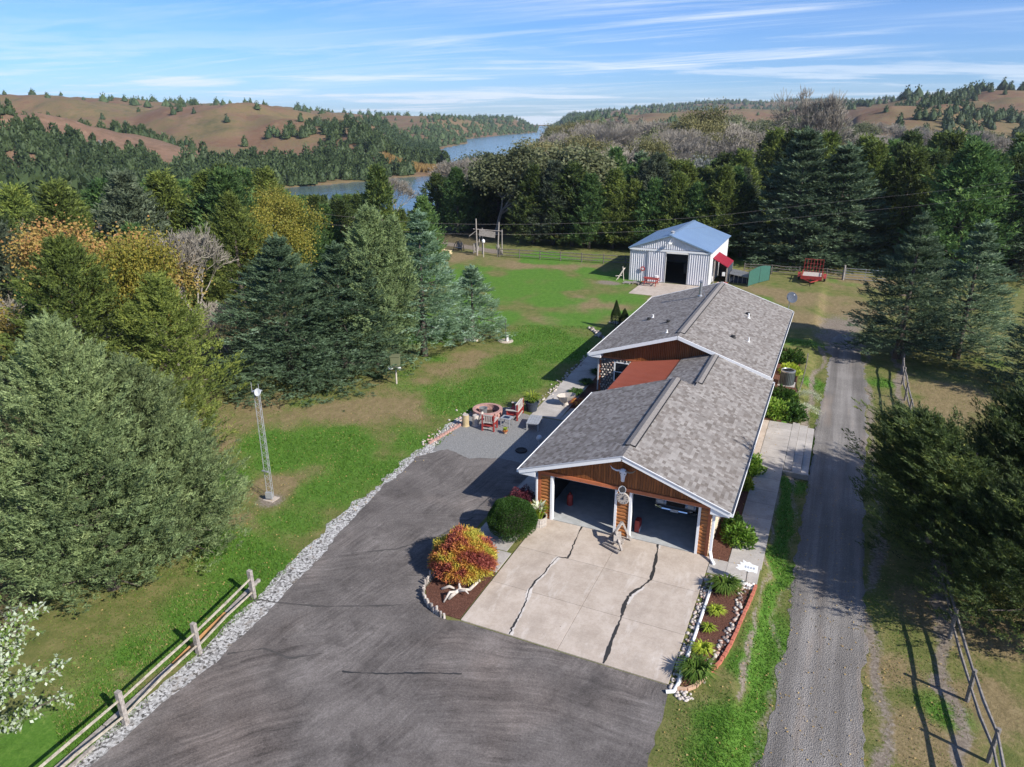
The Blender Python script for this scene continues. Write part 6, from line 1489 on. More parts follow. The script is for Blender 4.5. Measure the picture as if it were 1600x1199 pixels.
MB().box(-10.12, -10.07, 77.0, 80.1, .1, 1.75).build('side_board', 'hide_dark', t); MB().box(-11.5, -10.2, 80.0, 80.1, 0, 1.8).build('back_board', 'rail_dark', t); MB().box(-10.55, -10.25, 76.22, 76.3, .9, 1.3).build('notice_box', 'white_plastic', t)
o = MB().lathe([(.22, 0), (.28, .45), (.26, .45), (.24, .05), (.01, .04)], (-10.05, 75.2, .0), 14).build('red_bucket', 'paint_red_plain', None); tag(o, 'bright red bucket on the ground by the lean-to', 'bucket')
o = MB().rock((-10.75, 75.4, .18), .3, (1, .9, .8), 6).build('feed_bag', 'stone_pink', None, smooth=True); tag(o, 'pinkish grey sack slumped next to the red bucket', 'sack')
t = thing('dog_kennel', 'low grey roofed kennel between the lean-to and the green panel', 'kennel', (-9, 79, 0))
m = MB(); m.slab([(-10.0, 77.6, .95), (-7.6, 77.6, .6), (-7.6, 80.4, .6), (-10.0, 80.4, .95)], .05); m.build('roof', 'galvanised', t); MB().box(-9.9, -7.7, 77.7, 80.3, 0, .56).build('wall', 'hide_dark', t)
for k in range(6): m = MB(); m.tube([(-9.9 + k * .44, 77.4, 0), (-9.9 + k * .44, 77.4, 1.2)], .02, 5); m.build('picket', 'galvanised', t)
m = MB(); m.tube([(-9.9, 77.4, 1.18), (-7.7, 77.4, 1.18)], .025, 6); m.build('top_rail', 'galvanised', t)
t = thing('green_screen_gate', 'tall dark green screened panel standing open beside the kennel', 'gate panel', (-7.2, 78.4, 0))
m = MB(); n = 9; vs = []
for i in range(n):
    f = i / (n - 1); x = -7.9 + 1.7 * f; y = 76.2 + 4.2 * f ** .8; vs += [(x, y, .05), (x + .02, y, 1.55 + .25 * math.sin(f * 3.14))]
for i in range(n):
    f = i / (n - 1); x = -7.9 + 1.7 * f; y = 76.2 + 4.2 * f ** .8; vs += [(x + .05, y - .03, .05), (x + .07, y - .03, 1.55 + .25 * math.sin(f * 3.14))]
m.add(vs, [(2 * i, 2 * i + 1, 2 * i + 3, 2 * i + 2) for i in range(n - 1)] + [(2 * n + 2 * i, 2 * n + 2 * i + 2, 2 * n + 2 * i + 3, 2 * n + 2 * i + 1) for i in range(n - 1)] + [(2 * i + 1, 2 * n + 2 * i + 1, 2 * n + 2 * i + 3, 2 * i + 3) for i in range(n - 1)]); m.build('screen', 'tarp_green', t)
for f in (0, .5, 1): x = -7.86 + 1.7 * f; y = 76.15 + 4.2 * f ** .8; MB().tube([(x, y, 0), (x, y, 1.7)], .03, 6).build('post', 'black_iron', t)
# red utility trailer
t = thing('utility_trailer', 'red utility trailer with a pale plank deck and raised mesh ramp under the big spruce', 'trailer', (-2.0, 81.5, 0), 0)
ty, tx = 80.3, -2.0
for x in (-1.0, 1.0):
    MB().box(tx + x - .05, tx + x + .05, ty, ty + 3.6, .5, .62).build('side_rail', 'red_paint', t); MB().box(tx + x - .03, tx + x + .03, ty, ty + 3.6, .78, .83).build('top_rail', 'red_paint', t)
    for k in range(4): MB().box(tx + x - .03, tx + x + .03, ty + .1 + k * 1.13, ty + .16 + k * 1.13, .6, .8).build('stanchion', 'red_paint', t)
    m = MB(); m.tube([(tx + x * 1.28 - .1, ty + 2.0, .33), (tx + x * 1.28 + .1, ty + 2.0, .33)], .33, 18); w_ = m.build('wheel', 'black_rubber', t)
    m = MB(); m.tube([(tx + x * 1.28 - .11, ty + 2.0, .33), (tx + x * 1.28 + .11, ty + 2.0, .33)], .16, 12); m.build('rim', 'white_plastic', w_)
    m = MB(); pf = [(tx + x * 1.28, ty + 2.0 + .48 * math.cos(a), .38 + .42 * math.sin(a)) for a in [R(q_) for q_ in range(0, 181, 20)]]
    for p, q in zip(pf[:-1], pf[1:]): m.beam(p, q, .3, .03)
    m.build('mudguard', 'red_paint', t)
for k in range(12): MB().box(tx - .94, tx + .94, ty + .05 + k * .295, ty + .32 + k * .295, .56, .60).build('plank', 'stone_pale', t)
m = MB(); m.box(tx - 1.05, tx + 1.05, ty - .08, ty, .48, .85); m.build('headboard', 'red_paint', t); 
for s_ in (-1, 1): m = MB(); m.beam((tx + s_ * .7, ty, .45), (tx, ty - 1.3, .45), .08, .1); m.build('drawbar', 'red_paint', t)
m = MB(); m.tube([(tx, ty - 1.2, .0), (tx, ty - 1.2, .8)], .04, 8); m.build('jack', 'black_iron', t)
for k in range(7): x = tx - .95 + k * .317; MB().box(x - .025, x + .025, ty + 3.6, ty + 3.65, .55, 2.0).build('ramp_bar', 'red_paint', t)
for z_ in (.6, 1.05, 1.5, 1.97): MB().box(tx - .97, tx + .97, ty + 3.652, ty + 3.69, z_, z_ + .05).build('ramp_rail', 'red_paint', t)
# wires across the back
WP = [(-62, 55, 8.8), (-38.3, 60, 6.9), (-16.7, 65, 7.6), (-1.9, 66, 9.7), (11.8, 65, 12.1), (32, 64, 16.4)]
for i in range(2):
    t = thing('overhead_wire', ['upper of two thin power wires crossing in front of the back trees', 'lower of two thin power wires crossing in front of the back trees'][i], 'wire', (-62, 55, 8 - i), 0, 'power wires')
    pts = []
    for k in range(len(WP) - 1):
        for q in range(8):
            p0, p1, p2, p3 = (Vector(WP[max(0, min(len(WP) - 1, j))]) for j in (k - 1, k, k + 1, k + 2)); f = q / 8
            pts.append(.5 * ((2 * p1) + (p2 - p0) * f + (2 * p0 - 5 * p1 + 4 * p2 - p3) * f * f + (3 * p1 - p0 - 3 * p2 + p3) * f ** 3) - Vector((0, 0, .95 * i)))
    pts.append(Vector(WP[-1]) - Vector((0, 0, .95 * i)))
    MB().tube(pts, .007, 4).build('cable', 'weathered_wood', t)
for i, (x, y, h_) in enumerate(((-62, 55, 9.0), (32, 64, 16.7))):
    z = hgt(x, y); t = thing('utility_pole', ['utility pole hidden in the lake wood at the west end of the wires', 'utility pole at the east end of the wires'][i], 'utility pole', (x, y, z))
    m = MB(); m.tube([(x, y + .12, z - 1), (x, y + .12, h_)], [.16, .11], 8); m.build('pole', 'bark', t)
t = thing('white_boathouse', 'tiny white building among the bare trees near the lake', 'building', (-65, 250, hgt(-65, 250)))
z = hgt(-65, 250)
MB().box(-68, -62, 247, 252, z, z + 7.5).build('wall', 'white_plastic', t); m = MB(); m.slab([(-68.4, 246.6, z + 7.4), (-65, 246.6, z + 9.2), (-65, 252.4, z + 9.2), (-68.4, 252.4, z + 7.4)], .1); m.slab([(-61.6, 246.6, z + 7.4), (-65, 246.6, z + 9.2), (-65, 252.4, z + 9.2), (-61.6, 252.4, z + 7.4)], .1); m.build('roof', 'galv_pale', t)
def sprays(P, A, L, k, leaf, lw, flat, rg, tint, face=None):
    """P spray roots, A axes, L lengths: k thin leaves along each axis, tip last"""
    n = len(P); t = rg.random((n, k)) ** .8
    side = nrm(np.cross(A, np.array([0, 0, 1.0]) + rg.normal(scale=.25, size=(n, 3))))
    upv = np.cross(side, A)
    a = rg.normal(size=(n, k)); b_ = rg.normal(size=(n, k)) * (1 - flat)
    d = A[:, None] * (.75 + .5 * t[..., None]) + side[:, None] * a[..., None] * .75 + upv[:, None] * (b_[..., None] * .75 + .12)
    d = nrm(d)
    w = (1 - t) * .42 * L[:, None]
    off = side[:, None] * (rg.normal(size=(n, k)) * w * .6)[..., None] + upv[:, None] * (rg.normal(size=(n, k)) * w * .6 * (1 - flat))[..., None]
    pos = P[:, None] + A[:, None] * (t * L[:, None])[..., None] + off
    ln = leaf * rg.uniform(.45, 1.6, (n, k)) * (1 - .35 * t)
    T = leaf_tris(pos.reshape(-1, 3), d.reshape(-1, 3), ln.reshape(-1), np.full(n * k, lw) * rg.uniform(.7, 1.3, n * k), rg, None if face is None else np.repeat(face, k, 0))
    ti = (tint[:, None] + rg.normal(scale=.09, size=(n, k))).reshape(-1)
    return T, ti
def conifer(seed, H, Rr, nb, ns, k, leaf, lw, style='cedar', sl=.55, bare=.06, lean=0, taper=0.94, clear=0.0, lop=.12):
    rg = np.random.default_rng(seed)
    i = np.arange(nb); tz = bare + (1 - bare) * ((i + rg.random(nb)) / nb) ** (1.12 if style == 'spruce' else 1.0)
    az = i * 2.39996 + rg.normal(scale=.35, size=nb)
    lobes = 1 + lop * np.sin(az * 2 + seed) + lop * .8 * np.sin(az * 3 + tz * 7 + seed * 2)
    if style == 'spruce':
        prof = (1 - tz) ** .72 * np.clip(tz / .10 + .6, 0, 1)
        tier = np.round(tz * 13) / 13; tz = tz * .42 + tier * .58
        el = R(-13) + R(38) * tz ** 1.3 + rg.normal(scale=.1, size=nb)
    else:
        prof = (np.clip(1 - tz, 0, 1) ** taper) * np.clip(tz / .18 + .5, 0, 1)
        el = R(10) + R(28) * tz + rg.normal(scale=.12, size=nb)
    prof = prof * (1 - (.55 if style == 'spruce' else .3) * sstep(.6, 1, tz))
    L = Rr * prof * lobes * (rg.uniform(.78, 1.14, nb) if style == 'spruce' else rg.uniform(.70, 1.14, nb)) + .12
    o = np.stack([np.cos(az), np.sin(az), np.zeros(nb)], -1); lat = np.stack([-o[:, 1], o[:, 0], np.zeros(nb)], -1)
    bt = rg.normal(scale=.11, size=nb) + .42
    # sprays along each bough
    s_ = rg.random((nb, ns)) ** .55
    s_[:, :max(1, ns // 6)] = rg.random((nb, max(1, ns // 6))) * .2 + .84
    u = rg.uniform(-1, 1, (nb, ns))
    fan = (.42 if style == 'spruce' else .30)
    wd = fan * L[:, None] * (1.05 - s_) ** .7
    q = s_ * L[:, None]
    droop = -.10 * q * q / (L[:, None] + .1) if style == 'spruce' else 0
    rise = np.tan(np.clip(el, -.6, 1.15))[:, None] * q * (.75 + (0 if style == 'spruce' else .35) * s_) + droop + (.10 * q * s_ ** 3)
    z = tz[:, None] * H * .96 + np.minimum(rise, H * 1.02 - tz[:, None] * H * .96)
    pos = o[:, None] * q[..., None] + lat[:, None] * (u * wd)[..., None]
    pos[..., 2] = z + rg.normal(scale=.05 if style == 'spruce' else .12, size=z.shape) * (1 if style == 'spruce' else 1.6)
    upb = .06 if style == 'spruce' else .55
    ax = o[:, None] * .9 + lat[:, None] * (u * .85)[..., None] + np.array([0, 0, 1.0]) * (upb + .55 * tz[:, None, None] + rg.normal(scale=.18, size=(nb, ns, 1)))
    ax = nrm(ax)
    SL = sl * rg.uniform(.6, 1.25, (nb, ns)) * (1 - .35 * tz[:, None])
    tint = bt[:, None] + rg.normal(scale=.15, size=(nb, ns))
    fc = o[:, None] * (.55 if style == 'spruce' else .85) + np.array([0, 0, 1.0]) * (.95 if style == 'spruce' else .7) + lat[:, None] * (u * .3)[..., None] + rg.normal(scale=.22, size=(nb, ns, 3))
    T, ti = sprays(pos.reshape(-1, 3), ax.reshape(-1, 3), SL.reshape(-1), k, leaf, lw, .75 if style == 'spruce' else .35, rg, tint.reshape(-1), nrm(fc).reshape(-1, 3))
    # leader
    m = max(8, int(k * 1.5)); lp = np.zeros((m, 3)); lp[:, 2] = H * (1.0 - .13 * rg.random(m))
    la = nrm(rg.normal(scale=.5, size=(m, 3)) + np.array([0, 0, 1.1]))
    T2, ti2 = sprays(lp, la, np.full(m, sl * .5), k, leaf, lw, .1, rg, np.full(m, .62))
    V = np.concatenate([T, T2]); ti = np.concatenate([ti, ti2])
    lw_ = (V[..., 2] / H) ** 2 * lean
    V[..., 0] += lw_
    return V, ti, dict(az=az, el=el, L=L, tz=tz, H=H)
def conifer_trunk(seed, H, r0, info=None, limbs=10, mat='bark', n=8):
    rr = random.Random(seed); m = MB(); pts = []; rs = []
    for i in range(7):
        t = i / 6; pts.append((rr.uniform(-.04, .04) * H * .08 * t, rr.uniform(-.04, .04) * H * .08 * t, -.35 + t * H * .93)); rs.append(r0 * (1.25 if i == 0 else 1 - .88 * t))
    m.tube(pts, rs, n)
    if info:
        idx = np.linspace(0, len(info['az']) * .6, limbs).astype(int)
        for j in idx:
            z = info['tz'][j] * H * .96; a = info['az'][j]; L = info['L'][j] * .8; e = math.tan(min(1.1, info['el'][j]))
            m.tube([(0, 0, z), (math.cos(a) * L * .5, math.sin(a) * L * .5, z + e * L * .4), (math.cos(a) * L, math.sin(a) * L, z + e * L * .9)], [r0 * .28, r0 * .16, .015], 5)
    return m.mesh('trunk', mat, smooth=True)

def skeleton(seed, H, spread, levels=5, trunk_r=.16, clear=.25, up=.5, kids=(2, 4), bend=.35, ratio=.72):
    """branching skeleton: segments and twig ends"""
    rr = random.Random(seed); segs = []; tips = []
    def grow(p, d, L, r, lv):
        n = 3 if lv < 3 else 2
        q = p; dd = d
        for i in range(n):
            dd = (dd + Vector((rr.gauss(0, 1), rr.gauss(0, 1), rr.gauss(0, .6))) * bend * .35 + Vector((0, 0, up * .12))).normalized()
            e = q + dd * (L / n); r1 = r * (1 - .42 * (i + 1) / n)
            segs.append((q, e, r * (1 - .42 * i / n), r1, lv)); q = e
            if lv >= levels - 2: tips.append((e, dd, lv))
        if lv >= levels: tips.append((q, dd, lv)); return
        for j in range(rr.randint(*kids) + (1 if lv == 0 else 0)):
            a = rr.uniform(0, 6.283); b_ = rr.uniform(.35, .85) * spread
            s_ = dd.orthogonal().normalized(); s2 = dd.cross(s_)
            nd = (dd * math.cos(b_) + (s_ * math.cos(a) + s2 * math.sin(a)) * math.sin(b_)); nd.z += .08 * up; nd.normalize()
            back = rr.uniform(0, .35) if lv else rr.uniform(0, .5)
            st = q - dd * (L * back * .6)
            grow(st, nd, L * ratio * rr.uniform(.8, 1.15), r * .5 * rr.uniform(.85, 1.1), lv + 1)
    d0 = Vector((rr.gauss(0, .08), rr.gauss(0, .08), 1)).normalized()
    grow(Vector((0, 0, -.2)), d0, H * clear + .2, trunk_r, 0)
    top = max(t[0].z for t in tips)
    k = H / top
    segs = [(a * k, b_ * k, r0, r1, lv) for a, b_, r0, r1, lv in segs]
    tips = [(a * k, d, lv) for a, d, lv in tips]
    return segs, tips
def seg_tris(segs, nside, fat=1.0, minr=.0):
    """tapering prisms round each segment, as triangles (numpy)"""
    a = np.array([tuple(s_[0]) for s_ in segs]); b_ = np.array([tuple(s_[1]) for s_ in segs])
    ra = np.maximum(np.array([s_[2] for s_ in segs]) * fat, minr); rb = np.maximum(np.array([s_[3] for s_ in segs]) * fat, minr * .7)
    d = nrm(b_ - a); u = nrm(np.cross(d, np.array([.31, .77, .55]))); v = np.cross(d, u)
    th = np.arange(nside) * 2 * math.pi / nside
    ring = u[:, None] * np.cos(th)[None, :, None] + v[:, None] * np.sin(th)[None, :, None]
    A = a[:, None] + ring * ra[:, None, None]; B = b_[:, None] + ring * rb[:, None, None]
    A2, B2 = np.roll(A, -1, 1), np.roll(B, -1, 1)
    T = np.concatenate([np.stack([A, A2, B2], 2), np.stack([A, B2, B], 2)], 1)
    return T.reshape(-1, 3, 3)
def broadleaf(seed, H, spread=1.0, levels=5, per=10, leaf=.14, cl=.45, trunk_r=.2, keep=1.0, clear=.25, ratio=.74, kids=(2, 4), lv_tint=.0, up=.5):
    rg = np.random.default_rng(seed); segs, tips = skeleton(seed, H, spread, levels, trunk_r, clear, up, kids, ratio=ratio)
    P = np.array([tuple(t[0]) for t in tips]); Dr = np.array([tuple(t[1]) for t in tips])
    if keep < 1:
        m = rg.random(len(P)) < keep; P = P[m]; Dr = Dr[m]
    n = len(P); q = P[:, None] + rg.normal(scale=cl * .5, size=(n, per, 3)) * np.array([1, 1, .8])
    q = q.reshape(-1, 3); N = len(q)
    d = nrm(rg.normal(size=(N, 3)) + np.array([0, 0, -.35]))
    s_ = nrm(np.cross(d, rg.normal(size=(N, 3))))
    ln = leaf * rg.uniform(.6, 1.3, N)[:, None]; w = ln * .36
    V1 = np.stack([q, q + d * ln * .5 + s_ * w, q + d * ln], 1); V2 = np.stack([q, q + d * ln, q + d * ln * .5 - s_ * w], 1)
    ct = rg.normal(scale=.13, size=n) + .48
    ti = (ct[:, None] + rg.normal(scale=.1, size=(n, per))).reshape(-1) + lv_tint * (q[:, 2] / H - .5)
    return np.concatenate([V1, V2]), np.concatenate([ti, ti]), segs

def tree_obj(kindname, crown_me, trunk_me, label, cat, loc, rz=0, sc=1.0, group=None):
    z = hgt(loc[0], loc[1])
    t = thing(kindname, label, cat, (loc[0], loc[1], z), rz, group)
    if isinstance(sc, (int, float)): sc = (sc, sc, sc)
    t.scale = sc
    c_ = link('crown', crown_me, t); k_ = link('trunk', trunk_me, t)
    return t

# ---- unique near trees: (name, label, cat, mat, x, y, H, R, boughs, sprays, leaves, leaf, width, style, extras)
NEAR = [
 ('juniper_tree', 'tallest grey green juniper of the left clump, its pointed top beside the olive cedar', 'juniper tree', 'leaf_cedar_sage', -23.9, 14.6, 9.9, 3.9, 340, 17, 25, .135, .037, 'cedar', dict(taper=0.76, sl=.55)),
 ('juniper_tree', 'middle grey green juniper between the tallest one and the lattice tower', 'juniper tree', 'leaf_cedar_sage', -23.2, 16.5, 7.9, 3.2, 290, 15, 25, .135, .037, 'cedar', dict(taper=0.69, sl=.55)),
 ('juniper_tree', 'lowest grey green juniper of the left clump, bulging over the lawn edge', 'juniper tree', 'leaf_cedar_sage', -22.2, 17.0, 5.3, 2.6, 240, 14, 28, .13, .034, 'cedar', dict(taper=0.56, sl=.5)),
 ('juniper_tree', 'grey green juniper at the front of the left clump, nearest the split rail fence', 'juniper tree', 'leaf_cedar_sage', -22.7, 14.0, 7.0, 3.0, 270, 15, 25, .135, .037, 'cedar', dict(taper=0.59, sl=.5)),
 ('juniper_tree', 'grey green juniper cut off by the left edge, behind the pale leaved branches', 'juniper tree', 'leaf_cedar_sage', -25.6, 11.2, 8.6, 4.0, 220, 12, 22, .16, .044, 'cedar', dict(taper=0.74, sl=.55)),
 ('cedar_tree', 'big olive brown cedar filling the left edge behind the grey junipers', 'cedar tree', 'leaf_cedar_olive', -37.5, 24.5, 10.3, 4.6, 230, 12, 18, .21, .064, 'cedar', dict(taper=0.74, sl=.75)),
 ('cedar_tree', 'olive cedar standing between the grey junipers and the leaning yellow leaved tree', 'cedar tree', 'leaf_cedar_olive', -33.4, 26.6, 8.2, 3.4, 200, 12, 20, .19, .055, 'cedar', dict(taper=0.79, sl=.7)),
 ('cedar_tree', 'low feathery olive cedar reaching over the lawn beside the grey junipers', 'cedar tree', 'leaf_cedar_olive', -28.6, 22.6, 3.9, 2.4, 110, 10, 18, .17, .05, 'cedar', dict(taper=0.64, sl=.7)),
 ('cedar_tree', 'yellowish green cedar behind the left blue spruce', 'cedar tree', 'leaf_cedar_olive', -44.5, 43.5, 10.6, 4.2, 200, 12, 18, .22, .07, 'cedar', dict(taper=0.84, sl=.8)),
 ('blue_spruce', 'leftmost blue spruce of the lawn group, with wide tiers sweeping down to the grass', 'spruce tree', 'leaf_spruce_blue', -31.8, 34.4, 9.5, 5.7, 460, 17, 22, .16, .05, 'spruce', dict(sl=.62, bare=.05)),
 ('blue_spruce', 'blue spruce with the lower double top between the left spruce and the forked juniper', 'spruce tree', 'leaf_spruce_blue', -29.4, 37.0, 8.8, 4.8, 360, 15, 22, .16, .05, 'spruce', dict(sl=.6, bare=.08)),
 ('juniper_tree', 'tall blue green juniper with a forked top in the middle of the lawn group', 'juniper tree', 'leaf_cedar_sage', -28.3, 39.3, 10.8, 3.6, 320, 14, 22, .17, .05, 'cedar', dict(taper=0.69, sl=.6, bare=.12)),
 ('blue_spruce', 'dark trunked blue spruce at the right of the lawn group, tallest silver tip', 'spruce tree', 'leaf_spruce_blue', -26.5, 42.6, 10.4, 4.1, 320, 14, 20, .17, .05, 'spruce', dict(sl=.6, bare=.17)),
 ('blue_spruce', 'small blue spruce at the right end of the lawn group nearest the well pipe', 'spruce tree', 'leaf_spruce_blue', -25.4, 48.2, 5.6, 2.9, 170, 12, 20, .16, .05, 'spruce', dict(sl=.55, bare=.08)),
 ('blue_spruce', 'silver tipped spruce across the lane, left of two behind the rail fence', 'spruce tree', 'leaf_spruce_dark', 5.2, 57.4, 10.4, 3.7, 340, 14, 20, .18, .055, 'spruce', dict(sl=.65, bare=.13)),
 ('blue_spruce', 'silver tipped spruce across the lane, right of two behind the rail fence', 'spruce tree', 'leaf_spruce_dark', 9.2, 59.2, 9.9, 3.5, 300, 14, 20, .18, .055, 'spruce', dict(sl=.65, bare=.1)),
 ('blue_spruce', 'blue spruce cut off by the right edge of the picture', 'spruce tree', 'leaf_spruce_dark', 14.0, 53.0, 9.2, 3.7, 300, 14, 20, .18, .055, 'spruce', dict(sl=.65, bare=.06)),
 ('cedar_tree', 'dark cedar leaning over the gravel lane at the lower right', 'cedar tree', 'leaf_cedar_dark', 5.8, 28.6, 5.9, 3.5, 360, 15, 26, .15, .036, 'cedar', dict(taper=.6, sl=.6, lean=-1.9, bare=.1)),
 ('cedar_tree', 'dark cedar with sunlit yellow green tips right behind the leaning cedar', 'cedar tree', 'leaf_cedar_dark', 8.8, 30.2, 6.8, 4.0, 380, 15, 26, .16, .038, 'cedar', dict(taper=.6, sl=.65, lean=-.8)),
 ('cedar_tree', 'tallest dark cedar cut off by the right edge, behind the leaning cedar', 'cedar tree', 'leaf_cedar_dark', 11.6, 33.0, 8.6, 4.2, 300, 14, 24, .17, .04, 'cedar', dict(taper=.64, sl=.7)),
 ('cedar_tree', 'cedar nearest the camera at the right edge, its lower boughs over the rail fence', 'cedar tree', 'leaf_cedar_dark', 8.0, 25.8, 5.2, 3.3, 300, 14, 26, .14, .034, 'cedar', dict(taper=.6, sl=.6, lean=-.6)),
]
TRIS = 0
for i, (nm, lab, cat, mat, x, y, H, Rr, nb, ns, k, leaf, lw, st, ex) in enumerate(NEAR):
    V, ti, info = conifer(100 + i, H, Rr, nb, ns, k, leaf, lw, st, **ex); TRIS += len(V)
    if 'forked' in lab:
        V2, ti2, _ = conifer(160, H * .95, Rr * .62, 140, 10, 18, leaf, lw, st, taper=0.74, sl=.5, bare=.45)
        V2 = V2 + np.array([1.5, .6, 0]); V = np.concatenate([V, V2]); ti = np.concatenate([ti, ti2])
    tree_obj(nm, tri_mesh('crown', V, ti, mat), conifer_trunk(i, H, .15 + H * .011, info, 14), lab, cat, (x, y))

# ---- shared shapes for the woods
def protos(mats, n, f):
    outp = []
    for i in range(n): outp.append(f(i))
    return outp
def mk_cedar(i, mat, H=8.0, Rr=2.6, nb=130, ns=10, k=14, leaf=.27, lw=.09, st='cedar', **ex):
    V, ti, info = conifer(300 + i * 7, H, Rr, nb, ns, k, leaf, lw, st, **ex)
    return (tri_mesh('crown', V, ti, mat), conifer_trunk(i, H, .2, info, 6, n=6), H)
CED = [mk_cedar(0, 'leaf_cedar_green', taper=.95, sl=.85), mk_cedar(1, 'leaf_cedar_green', taper=.8, sl=.85, Rr=2.8), mk_cedar(2, 'leaf_cedar_dark', taper=1.0, sl=.85),
       mk_cedar(3, 'leaf_cedar_dark', taper=.8, sl=.85, Rr=2.9), mk_cedar(4, 'leaf_cedar_olive', taper=.95, sl=.95, Rr=2.8), mk_cedar(5, 'leaf_cedar_olive', taper=.85, sl=.95, Rr=2.4),
       mk_cedar(6, 'leaf_spruce_dark', sl=.8, st='spruce', nb=190, ns=12, Rr=3.0), mk_cedar(7, 'leaf_cedar_greyish', taper=.85, sl=.85)]
def mk_broad(i, mat, H, **k_):
    V, ti, segs = broadleaf(500 + i, H, **k_)
    st = seg_tris([s_ for s_ in segs if s_[4] < 4], 5, 1, .012)
    tm = tri_mesh('trunk', st, np.full(len(st), .5), 'bark_grey')
    return (tri_mesh('crown', V, ti, mat), tm, H)
OLV = [mk_broad(0, 'leaf_olive_tree', 9.5, per=16, leaf=.27, cl=1.0, spread=1.0, ratio=.78), mk_broad(1, 'leaf_olive_tree', 9, per=13, leaf=.3, cl=1.0, spread=1.15, ratio=.76), mk_broad(9, 'leaf_silver', 6, per=12, leaf=.26, cl=.8, spread=1.2, ratio=.8, clear=.15)]
OLV.append(mk_broad(12, 'leaf_willow', 12, per=12, leaf=.28, cl=1.1, spread=.85, ratio=.8))
YEL = [mk_broad(3, 'leaf_yellow', 9, per=15, leaf=.15, cl=.8, spread=1.0), mk_broad(4, 'leaf_orange', 9, per=24, leaf=.17, cl=.9, spread=1.2, ratio=.78, lv_tint=.5)]
def mk_bare(i, H, spread, minr):
    segs, tips = skeleton(700 + i, H, spread, 6, .2, .22, .8, (3, 4), ratio=.74)
    big_ = [s_ for s_ in segs if s_[4] < 3]; small = [s_ for s_ in segs if s_[4] >= 3]
    t1 = seg_tris(big_, 5, 1, .03); t2 = seg_tris(small, 3, 1, minr)
    rg = np.random.default_rng(i)
    return (tri_mesh('crown', t2, np.repeat(rg.random(len(t2) // 6 + 1), 6)[:len(t2)], 'twig_grey'), tri_mesh('trunk', t1, np.full(len(t1), .6), 'bark_grey'), H)
BAR = [mk_bare(0, 9, .95, .02), mk_bare(1, 10, .8, .02), mk_bare(2, 8, 1.1, .02)]

def place(name, proto, lab, cat, x, y, H, rz=None, grp=None, wide=1.0, zoff=0):
    cr, tr, h0 = proto; s_ = H / h0
    t = tree_obj(name, cr, tr, lab, cat, (x, y), random.uniform(0, 6.28) if rz is None else rz, (s_ * wide, s_ * wide, s_), grp)
    t.location.z += zoff
    return t
